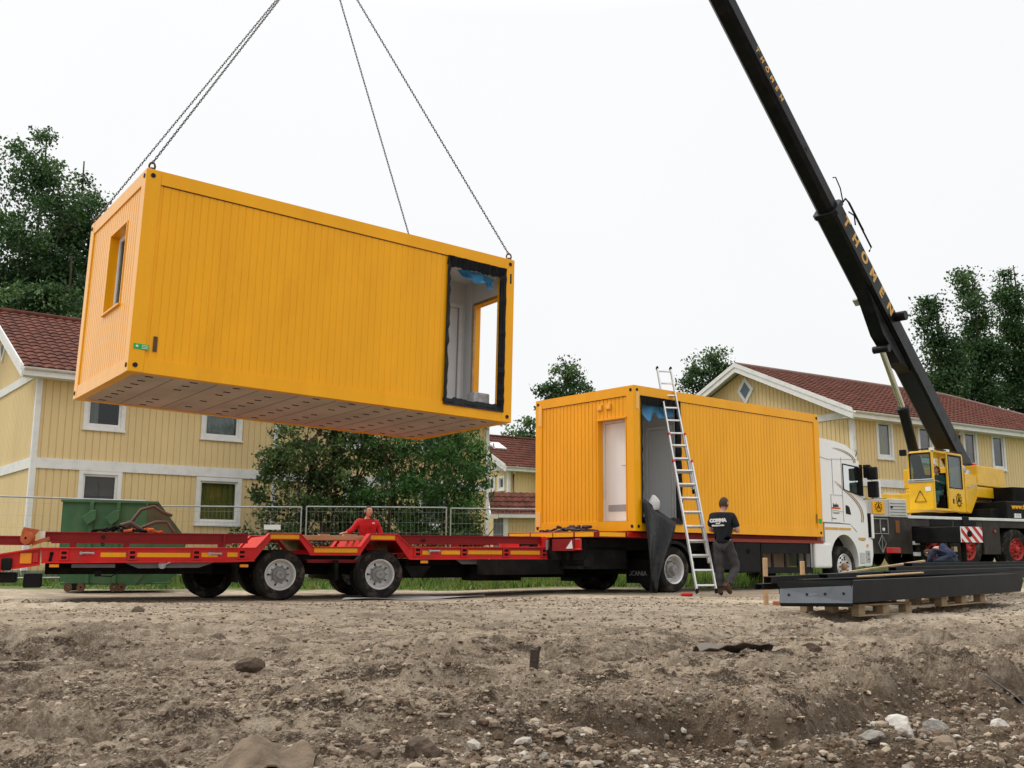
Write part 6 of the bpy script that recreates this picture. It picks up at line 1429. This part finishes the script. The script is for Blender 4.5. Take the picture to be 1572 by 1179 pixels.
for a, b in (((-.17, -.12), (.17, -.12)), ((.17, -.12), (0, .20)), ((0, .20), (-.17, -.12))): tri.beam((cx0 - .026, cy0 + .40 + a[0], cz0 + .36 + a[1]), (cx0 - .026, cy0 + .40 + b[0], cz0 + .36 + b[1]), .008, .022, up=(1, 0, 0))
cabp(tri, 'warning_triangle', M_room, split=False)
text('LTM', .09, XF @ frame((0, -1, 0), (0, 0, 1), (cx0 - .024, cy0 + .13, cz0 + .60)), M_room, CB, 'model_plate') if False else cabp(MB().box(cx0 - .027, cx0 - .021, cy0 + .08, cy0 + .24, cz0 + .54, cz0 + .66), 'white_plate', M_wstick)
cabp(MB().beam((cx0 + .05, cy0 + .03, cz1 + .05), (cx0 + .05, cy1 - .02, cz1 + .05), .03, .03).beam((cx0 + .05, cy0, cz1 + .05), (cx1 - .05, cy0, cz1 + .06), .03, .03), 'roof_rail', M_black)
cabp(MB().box(cx0 - .18, cx0 - .04, cy1 - .02, cy1 + .16, cz1 - .12, cz1 + .06), 'work_lamp', M_black, bevel=.02)
cabp(MB().box(cx0 + .9, cx0 + 1.1, cy0 - .03, cy0 + .05, cz1 + .02, cz1 + .09).box(cx0 + .03, cx0 + .13, cy0 - .02, cy0 + .09, cz1 + .0, cz1 + .08), 'roof_lamp', M_wstick)
cabp(MB().prism([(cx0 + 1.05, cz0 + .68), (cx0 + 1.85, cz0 + .68), (cx0 + 1.85, cz0 + 1.35)], cy1 - .12, cy1 - .09), 'inner_guard', mat('olive_guard', (.35, .33, .02), .6))

# ------------------------------------------------------------------ steel beams, pallets, stakes in front of the truck
BMo = (3.83, 11.58, .17); BY = R(40)
SB = thing('steel_trough_beam', 'largest anthracite steel beam, with a light grey end plate and bolt holes, nearest the camera', 'steel beam', BMo, BY, rot=(0, R(-.6), BY))
mb = MB(); Lb = 4.35
mb.box(.05, Lb, .0, .012, .0, .25); mb.box(.04, Lb, .013, .74, .0, .012); mb.box(.05, Lb, .741, .753, .0, .25); mb.box(.08, Lb - .02, .013, .12, .236, .25); mb.box(.08, Lb - .02, .63, .74, .236, .25)
mb.add([(Lb, 0, 0), (Lb, 0, .25), (Lb + .12, 0, .16)], [(0, 1, 2)])
mb.build('trough', M_steel, SB, split=False)
ep = MB(); ep.add([(.03, -.01, 0), (-.35, .70, -.01), (-.30, .72, .15), (.06, -.01, .195)], [(0, 1, 2, 3)]); vs_ = [Vector(v) for v in ep.v]; ep.add([v + Vector((.012, .006, 0)) for v in vs_], [(3, 2, 1, 0)])
ep.build('end_plate', M_steell, SB, split=False)
et = MB(); et.add([(.06, -.01, .195), (-.30, .72, .15), (-.32, .76, .235), (.075, -.012, .258)], [(0, 1, 2, 3)]); et.build('end_flange', M_steel, SB)
eb = MB(); eb.add([(.03, -.012, 0), (-.35, .70, -.01), (-.32, .70, -.05), (.04, -.01, -.04)], [(0, 1, 2, 3)]); eb.build('end_lip', M_steel, SB)
bh_ = MB()
for k in range(4):
    t = .12 + .25 * k; p = vs_[0].lerp(vs_[1], t) * .45 + vs_[3].lerp(vs_[2], t) * .55; nn = (vs_[1] - vs_[0]).cross(vs_[3] - vs_[0]).normalized(); nn = nn if nn.x < 0 else -nn
    MB().cyl(p + nn * .001, p + nn * .004, .016, n=12).build('bolt_hole', M_room, SB)
q = random.Random(12)
def lp(x0, y0, z0, x1, y1, z1, w, h, nm, m, lb, cat, grp=None, u=False):
    o = MB().beam((0, 0, 0), (x1 - x0, y1 - y0, z1 - z0), w, h)
    if u:
        o = MB(); a = Vector((0, 0, 0)); b = Vector((x1 - x0, y1 - y0, z1 - z0)); o.beam(a, b, w, .012); s_ = (b - a).cross(Vector((0, 0, 1))).normalized()
        for k in (-1, 1): o.beam(a + s_ * k * (w / 2 - .006) - Vector((0, 0, h / 2 + .006)), b + s_ * k * (w / 2 - .006) - Vector((0, 0, h / 2 + .006)), .012, h)
    o = o.build(nm, m, None, bevel=0 if u else .004); o.location = (x0, y0, z0); return tag(o, lb, cat, grp)
gp_ = 'dark steel profiles stacked behind the big beam'
spec = [(3.14, 12.50, .44, 9.45, 18.5, .56, .12, .07, 'top dark steel profile whose left end sticks out farthest beside the wooden stake'),
        (3.05, 12.60, .35, 9.35, 18.6, .47, .12, .06, 'dark steel profile lying directly under the one that sticks out farthest left'),
        (3.9, 12.75, .47, 9.9, 18.1, .60, .14, .06, 'long dark steel profile in the middle of the stack, close to the camera'),
        (4.7, 12.95, .40, 9.9, 17.6, .52, .14, .08, 'dark steel profile lying just behind the big beam'),
        (5.2, 13.9, .55, 11.6, 19.6, .60, .12, .05, 'upper dark steel profile in the stack, starting right of the pale timber strip'),
        (5.75, 14.75, .60, 12.0, 20.2, .64, .14, .05, 'uppermost dark steel profile in the stack, under the end of the rising batten'),
        (4.9, 13.3, .50, 11.4, 18.9, .57, .12, .05, 'dark steel profile just above the top edge of the big beam'),
        (3.5, 13.1, .30, 9.6, 19.0, .42, .16, .08, 'rearmost low dark steel profile in the stack')]
for s_ in spec: lp(*s_[:8], 'steel_profile', M_steel, s_[8], 'steel profile', gp_, u=True)
lp(3.4, 12.78, .41, 5.2, 14.5, .43, .05, .022, 'timber_strip', M_palw, 'pale timber strip between the two profiles at the left end of the stack', 'timber')
lp(4.75, 14.6, .46, 6.45, 15.9, .63, .05, .03, 'timber_batten', M_palw, 'long pale batten rising over the back of the steel stack by the truck wheel', 'timber')
lp(4.15, 12.20, .455, 5.3, 13.15, .49, .05, .02, 'loose_timber', M_wood, 'pale thin strip lying on the top edge of the big steel beam', 'timber')
for i, (x, y, hh, lb) in enumerate(((3.72, 14.95, .68, 'left wooden stake behind the steel profiles'), (4.45, 15.6, .64, 'right wooden stake behind the steel profiles, near the white side tank'))):
    o = MB().box(-.035, .035, -.02, .02, -.1, hh).build('wooden_stake', M_wood, bevel=.004); o.location = (x, y, ground_z(x, y)); o.rotation_euler = (.03, -.02, .6); tag(o, lb, 'stake', 'wooden stakes behind the steel profiles')
def pallet(x, y, z, rz, lb, rot=0):
    t = thing('wooden_pallet', lb, 'pallet', (x, y, z), rz, 'pallets carrying the steel beams', rot=(0, R(rot), rz))
    for k in range(3): MB().box(0, 1.2, k * .35, k * .35 + .1, 0, .02).build('bottom_board', M_palw, t, bevel=.003)
    for k in range(3):
        for j in range(3): MB().box(j * .53, j * .53 + .14, k * .35, k * .35 + .1, .021, .10).build('block', M_palw, t, bevel=.004)
    for j in range(3): MB().box(j * .53, j * .53 + .14, -.0, .8, .101, .119).build('stringer', M_palw, t, bevel=.003)
    for k in range(6): MB().box(0, 1.2, k * .138, k * .138 + .1, .12, .14).build('deck_board', M_palw, t, bevel=.003)
    return t
pallet(4.05, 11.95, .0, R(40), 'nearer wooden pallet under the near half of the big steel beam')
pallet(5.55, 13.2, .06, R(40), 'farther wooden pallet under the far half of the big steel beam', -1)
o = MB().box(-.12, .12, -.06, .06, 0, .05).build('red_brick', M_brick, bevel=.008); o.location = (7.15, 13.9, ground_z(7.15, 13.9)); tag(o, 'red brick on the ground at the right edge', 'brick')
o = MB().box(-.14, .14, -.06, .06, -.02, .06).build('brown_block', M_brick, bevel=.01); o.location = (3.98, 15.0, ground_z(3.98, 15.0)); tag(o, 'terracotta coloured block beside the left wooden stake', 'block')
o = MB().box(-.10, .10, -.05, .05, 0, .06).build('plastic_scrap', M_rwred, bevel=.015); o.location = (3.08, 17.95, ground_z(3.08, 17.95) + .0); tag(o, 'small red plastic scrap on the ground at the foot of the ladder', 'scrap')

# ------------------------------------------------------------------ ladder
LBx = Vector((3.255, 17.9, .05)); LBy = Vector((3.545, 17.96, .05)); LT = Vector((3.02, 19.62, 4.38))
axl = (LT - (LBx + LBy) / 2); axl_len = axl.length; axl.normalize(); sd = (LBy - LBx).normalized(); sd = (sd - axl * sd.dot(axl)).normalized(); nl = sd.cross(axl)
if nl.y > 0: nl = -nl
LD = thing('extension_ladder', 'three part aluminium extension ladder leaning against the yellow truck container', 'ladder', (LBx + LBy) / 2)
for k, (a, b, off, w) in enumerate(((0.0, 2.55, .075, .36), (.55, 3.15, .035, .32), (1.95, axl_len, 0, .28))):
    for s_ in (-1, 1):
        p0 = axl * a + sd * s_ * w / 2 + nl * off; p1 = axl * b + sd * s_ * w / 2 + nl * off
        r_ = MB().beam(p0, p1, .025, .06, up=nl).build('rail', M_alu, LD)
        MB().beam(p0 - axl * .02, p0 + axl * .05, .034, .068, up=nl).build('foot_cap', M_chas, r_) if k != 1 else None
        MB().beam(p1 - axl * .03, p1 + axl * .02, .034, .068, up=nl).build('end_cap', M_rwred if k < 2 else M_chas, r_)
    z = a + .12
    while z < b - .05:
        c = axl * z + nl * off; MB().beam(c - sd * (w / 2 - .012), c + sd * (w / 2 - .012), .028, .028, up=nl).build('rung', M_alu, LD); z += .28

# ------------------------------------------------------------------ people
def skin_mesh(nodes, edges):
    names = list(nodes); me = bpy.data.meshes.new('tmp'); me.from_pydata([nodes[k][:3] for k in names], [(names.index(a), names.index(b)) for a, b in edges], [])
    o = bpy.data.objects.new('tmp', me); COL.objects.link(o); o.modifiers.new('s', 'SKIN'); sub = o.modifiers.new('u', 'SUBSURF'); sub.levels = 2; sub.render_levels = 2
    o.modifiers['s'].use_smooth_shade = True
    sv = me.skin_vertices[0].data
    for i, k in enumerate(names):
        r = nodes[k][3]; sv[i].radius = (r, r) if not isinstance(r, tuple) else r; sv[i].use_root = (i == 0)
    dg = bpy.context.evaluated_depsgraph_get(); m2 = bpy.data.meshes.new_from_object(o.evaluated_get(dg)); bpy.data.objects.remove(o); bpy.data.meshes.remove(me)
    v = [tuple(x.co) for x in m2.vertices]; f = [tuple(p.vertices) for p in m2.polygons]; bpy.data.meshes.remove(m2); return v, f
def sobj(name, nodes, edges, m, par, wrinkle=0.0, extra=None):
    v, f = skin_mesh(nodes, edges); mb = MB(); 
    if wrinkle: v = [tuple(Vector(p) + Vector((math.sin(p[2] * 47 + p[0] * 23), math.sin(p[2] * 39 + p[1] * 31), 0)) * wrinkle) for p in v]
    mb.add(v, f)
    if extra: extra(mb)
    return mb.build(name, m, par, smooth=80, split=False)
def hand(mb, wrist, d, palm_n, curl, sc=1.0, right=1):
    """palm with five separate fingers; d = pointing direction, palm_n = palm normal"""
    d = Vector(d).normalized(); n = Vector(palm_n); n = (n - d * n.dot(d)).normalized(); s = d.cross(n) * right; w = Vector(wrist)
    mb.ell(w + d * .045 * sc, .040 * sc, .018 * sc, .050 * sc, 10, 8, rot=Matrix((s, n, d)).transposed())
    for i, (o, L) in enumerate(((-.030, .066), (-.010, .078), (.011, .072), (.030, .056))):
        p = w + d * .085 * sc + s * o * sc; a = curl; q1 = p + (d * math.cos(a) + n * math.sin(a)) * L * .45 * sc; q2 = q1 + (d * math.cos(2 * a) + n * math.sin(2 * a)) * L * .32 * sc; q3 = q2 + (d * math.cos(2.7 * a) + n * math.sin(2.7 * a)) * L * .25 * sc
        mb.tube([p, q1, q2, q3], .0095 * sc, 6, r1=.007 * sc)
    p = w + d * .03 * sc - s * .034 * sc; q1 = p + (d * .6 - s * .7 + n * .3) * .04 * sc; q2 = q1 + (d * .8 - s * .2 + n * .5) * .032 * sc; mb.tube([p, q1, q2], .012 * sc, 6, r1=.008 * sc)
def head(mb, c, rot, hs=1.0):
    """sculpted head: skull, jaw, nose, brow, ears; local +y is the face"""
    n, k = 20, 16; vs = []
    for j in range(k + 1):
        th = math.pi * j / k
        for i in range(n):
            ph = 2 * math.pi * i / n; x = math.sin(th) * math.cos(ph); y = math.sin(th) * math.sin(ph); z = math.cos(th)
            px = x * .076; py = y * .096; pz = z * .118
            if z < 0: px *= 1 - .28 * (-z) ** 1.3; py *= 1 - .18 * (-z) * (y < 0); py += .012 * (-z) * (y > 0)
            if y > .2:
                py += .024 * math.exp(-(x / .17) ** 2) * math.exp(-((z + .18) / .17) ** 2)      # nose
                py -= .010 * math.exp(-((abs(x) - .38) / .16) ** 2) * math.exp(-((z - .05) / .12) ** 2)  # eye sockets
                py += .005 * math.exp(-((z - .22) / .10) ** 2)                                    # brow
                py += .006 * math.exp(-(x / .28) ** 2) * math.exp(-((z + .48) / .08) ** 2)        # lips
                py += .010 * math.exp(-(x / .3) ** 2) * math.exp(-((z + .85) / .15) ** 2)         # chin
            vs.append(Vector(c) + rot @ Vector((px, py, pz)) * hs)
    mb.add(vs, [(j * n + i, (j + 1) * n + i, (j + 1) * n + (i + 1) % n, j * n + (i + 1) % n) for j in range(k) for i in range(n)])
    for s in (-1, 1): mb.ell(Vector(c) + rot @ Vector((s * .080, -.006, .0)) * hs, .012 * hs, .022 * hs, .032 * hs, 8, 6, rot=rot)
def hair(par, c, rot, m, hs=1.0, low=-.35):
    n, k = 20, 12; mb = MB(); vs = []; q = random.Random(3)
    for j in range(k + 1):
        for i in range(n):
            ph = 2 * math.pi * i / n; y = math.sin(ph); thm = (math.pi * .70 if y < .1 else math.pi * (.70 - .40 * min(1, (y - .1) / .5))); th = thm * j / k
            x = math.sin(th) * math.cos(ph) * .083; yy = math.sin(th) * y * .103; z = math.cos(th) * .126
            w = 1 + q.uniform(-.015, .02); vs.append(Vector(c) + rot @ Vector((x * w, yy * w - .003, z * w)) * hs)
    mb.add(vs, [(j * n + i, (j + 1) * n + i, (j + 1) * n + (i + 1) % n, j * n + (i + 1) % n) for j in range(k) for i in range(n)])
    return mb.build('hair', m, par, smooth=80, split=False)
def face(par, c, rot, hs=1.0):
    for s in (-1, 1):
        e_ = MB(); e_.ell(Vector(c) + rot @ Vector((s * .030, .082, .008)) * hs, .012 * hs, .007 * hs, .007 * hs, 8, 6, rot=rot); e_.build('eye', M_room, par)
        e_ = MB(); e_.ell(Vector(c) + rot @ Vector((s * .031, .089, .028)) * hs, .019 * hs, .006 * hs, .004 * hs, 8, 6, rot=rot); e_.build('eyebrow', M_hair, par)
    e_ = MB(); e_.ell(Vector(c) + rot @ Vector((0, .094, -.058)) * hs, .022 * hs, .006 * hs, .004 * hs, 8, 6, rot=rot); e_.build('mouth', mat('lips', (.30, .10, .08), .6), par)
def shoe(par, ank, toe, m, heel=.06):
    a = Vector(ank); t = Vector(toe); d = (t - a).normalized()
    return sobj('shoe', {'a': (*(a - d * heel * .3), .052), 'b': (*(a - d * heel), .045), 'c': (*(a + (t - a) * .55), .048), 'd': (*t, .040)}, [('a', 'b'), ('a', 'c'), ('c', 'd')], m, par)
def person(label, loc, rz, J, shirt_m, trous_m, shoe_m, sleeves='short', headrot=(0, 0, 0), wr=.004, hands=True, hs=1.0, hairm=None):
    P = thing('person', label, 'person', loc, rz)
    b = {}; thin = .86
    def nd(k, r): b[k] = (*J[k], r)
    for k, r in (('pel', .115), ('spn', .11), ('chs', .125), ('nek', .046), ('hed', .055), ('shL', .055), ('shR', .055), ('elL', .042), ('elR', .042), ('wrL', .028), ('wrR', .028), ('hpL', .082), ('hpR', .082), ('knL', .055), ('knR', .055), ('anL', .038), ('anR', .038)): nd(k, r)
    E = [('pel', 'spn'), ('spn', 'chs'), ('chs', 'nek'), ('nek', 'hed'), ('chs', 'shL'), ('shL', 'elL'), ('elL', 'wrL'), ('chs', 'shR'), ('shR', 'elR'), ('elR', 'wrR'), ('pel', 'hpL'), ('hpL', 'knL'), ('knL', 'anL'), ('pel', 'hpR'), ('hpR', 'knR'), ('knR', 'anR')]
    hr_ = Euler([R(a) for a in headrot], 'ZYX').to_matrix(); hc_ = Vector(J['hed']) + hr_ @ Vector((0, .015, .045))
    def ex(mb):
        head(mb, hc_, hr_, hs)
        if hands:
            for s, w, e, rt_ in (('L', 'wrL', 'elL', -1), ('R', 'wrR', 'elR', 1)):
                d = Vector(J[w]) - Vector(J[e]); hd = J.get('hd' + s, tuple(d)); hand(mb, J[w], hd, J.get('hn' + s, (0, 0, -1)), J.get('cu' + s, .5), 1.0, rt_)
    body = sobj('body', b, E, M_skin, P, extra=ex)
    hair(P, hc_, hr_, hairm or M_hair, hs); face(P, hc_, hr_, hs)
    mid = lambda a, c, t: tuple(np.array(J[a]) * (1 - t) + np.array(J[c]) * t)
    sh = {'spn': (*J['spn'], .150), 'pel': (*mid('pel', 'spn', -.30), .150), 'chs': (*J['chs'], .158), 'col': (*mid('chs', 'nek', .88), .072), 'shL': (*J['shL'], .080), 'shR': (*J['shR'], .080)}
    SE = [('spn', 'pel'), ('spn', 'chs'), ('chs', 'col'), ('chs', 'shL'), ('chs', 'shR')]
    for s in 'LR':
        if sleeves == 'short': sh['sl' + s] = (*mid('sh' + s, 'el' + s, .78), .072); SE.append(('sh' + s, 'sl' + s))
        else: sh['el' + s] = (*J['el' + s], .062); sh['sl' + s] = (*mid('el' + s, 'wr' + s, .95), .045); SE += [('sh' + s, 'el' + s), ('el' + s, 'sl' + s)]
    S = sobj('shirt' if sleeves == 'short' else 'jacket', sh, SE, shirt_m, P, wr)
    tr = {'pel': (*J['pel'], .118), 'hpL': (*J['hpL'], .098), 'hpR': (*J['hpR'], .098), 'knL': (*J['knL'], .086), 'knR': (*J['knR'], .086), 'anL': (*mid('knL', 'anL', .92), .074), 'anR': (*mid('knR', 'anR', .92), .074),
          'tL': (*mid('hpL', 'knL', .5), .100), 'tR': (*mid('hpR', 'knR', .5), .100), 'cL': (*mid('knL', 'anL', .5), .080), 'cR': (*mid('knR', 'anR', .5), .080)}
    sobj('trousers', tr, [('pel', 'hpL'), ('pel', 'hpR'), ('hpL', 'tL'), ('tL', 'knL'), ('knL', 'cL'), ('cL', 'anL'), ('hpR', 'tR'), ('tR', 'knR'), ('knR', 'cR'), ('cR', 'anR')], trous_m, P, wr * 1.5)
    for s in 'LR':
        if 'to' + s in J: shoe(P, J['an' + s], J['to' + s], shoe_m)
    return P, S
# worker seen from behind
J = dict(pel=(0, 0, .95), spn=(0, .01, 1.12), chs=(0, .0, 1.31), nek=(0, .02, 1.48), hed=(0.01, .045, 1.58), shL=(-.185, .0, 1.40), shR=(.185, .0, 1.39), elL=(-.25, .06, 1.14), elR=(.27, .02, 1.12), wrL=(-.08, .26, 1.16), wrR=(.13, .25, 1.17),
         hpL=(-.09, 0, .88), hpR=(.09, .01, .88), knL=(-.10, .05, .48), knR=(.17, .16, .50), anL=(-.09, .0, .09), anR=(.08, -.13, .17), toL=(-.11, .17, .035), toR=(.12, -.03, .045), cuL=.8, cuR=.8, hnL=(1, 0, 0), hnR=(-1, 0, 0))
PA, PS = person('man seen from behind in a black polo shirt and grey work trousers beside the ladder', (3.76, 18.0, ground_z(3.76, 18.0)), R(-28), J, M_polo, M_trous, M_shoe, headrot=(-20, 0, -14))
text('COMMA', .078, frame((1, 0, .04), (0, 0, 1), (-.04, -.162, 1.315)), M_wstick, PS, 'back_lettering', ext=.006, bold=.007)
text('world', .03, frame((1, 0, .04), (0, 0, 1), (-.04, -.160, 1.265)), M_wstick, PS, 'back_lettering', ext=.006, bold=.003)
text('Montageservice', .034, frame((1, 0, .04), (0, 0, 1), (-.04, -.158, 1.230)), M_wstick, PS, 'back_lettering', ext=.006, bold=.004)
# man in red behind the trailer
J = dict(pel=(0, 0, .90), spn=(.02, .0, 1.06), chs=(.03, .02, 1.24), nek=(.03, .02, 1.41), hed=(.01, .03, 1.49), shL=(-.17, .0, 1.32), shR=(.21, .01, 1.33), elL=(-.26, .04, 1.08), elR=(.34, .08, 1.15), wrL=(-.26, .14, .92), wrR=(.47, .20, 1.105), hdR=(.8, .5, -.1), hnR=(0, 0, -1), cuR=.15,
         hpL=(-.09, 0, .86), hpR=(.09, 0, .86), knL=(-.10, .03, .46), knR=(.12, .03, .46), anL=(-.11, 0, .08), anR=(.14, 0, .08), toL=(-.13, .16, .03), toR=(.17, .16, .03))
for k in J:
    if k in ('wrR', 'elR'): continue
PR, RS = person('man in a red jacket leaning on the far side of the trailer and looking up', (-2.95, 20.85, .03), R(195), J, M_jack, mat('dark_trousers', (.03, .03, .04), .9), M_shoe, sleeves='long', headrot=(14, 0, 24), hairm=mat('dark_hair', (.02, .013, .010), .7, var=.3))
MB().box(-.11, -.06, .165, .175, 1.29, 1.315).build('chest_mark', M_wstick, RS); MB().tube([(.03, .183, 1.38), (.03, .19, 1.2), (.02, .17, 1.0)], .004, 5).build('zip', M_rwred, RS)
# bent man in navy at the crane wheels
J = dict(pel=(0, -.20, .42), spn=(0, -.10, .60), chs=(0, .10, .66), nek=(0, .25, .58), hed=(0, .33, .52), shL=(-.17, .14, .60), shR=(.17, .14, .60), elL=(-.22, .25, .36), elR=(.22, .25, .36), wrL=(-.10, .38, .22), wrR=(.10, .38, .22),
         hpL=(-.10, -.18, .38), hpR=(.10, -.18, .38), knL=(-.15, .18, .34), knR=(.13, .10, .10), anL=(-.14, .10, .07), anR=(.12, -.22, .08), toL=(-.15, .26, .03), toR=(.12, -.14, .03))
xk, yk = 10.75, 25.3
person('crouching man in a navy sweater bent down in front of the crane wheels', (xk, yk, .27), R(40), J, M_navy, mat('blue_jeans', (.035, .045, .08), .9, var=.3), M_shoe, sleeves='long', headrot=(-70, 0, 0), wr=.006)
# crane operator
J = dict(pel=(0, 0, .52), spn=(0, -.02, .72), chs=(0, .0, .92), nek=(0, .02, 1.08), hed=(0, .03, 1.16), shL=(-.17, .0, 1.0), shR=(.17, .0, 1.0), elL=(-.22, .10, .78), elR=(.22, .10, .78), wrL=(-.12, .30, .86), wrR=(.12, .30, .86), hpL=(-.10, .06, .50), hpR=(.10, .06, .50),
         knL=(-.13, .42, .52), knR=(.13, .42, .52), anL=(-.13, .48, .17), anR=(.13, .48, .17), toL=(-.13, .62, .12), toR=(.13, .62, .12), cuL=.9, cuR=.9)
wp_ = BF @ Vector((cx0 + 1.08, cy0 + .36, cz0))
person('crane driver sitting in the open yellow cab, looking up at the load', tuple(wp_), az + R(90), J, M_teal, M_teal, M_chas, sleeves='long', headrot=(14, 0, -18))
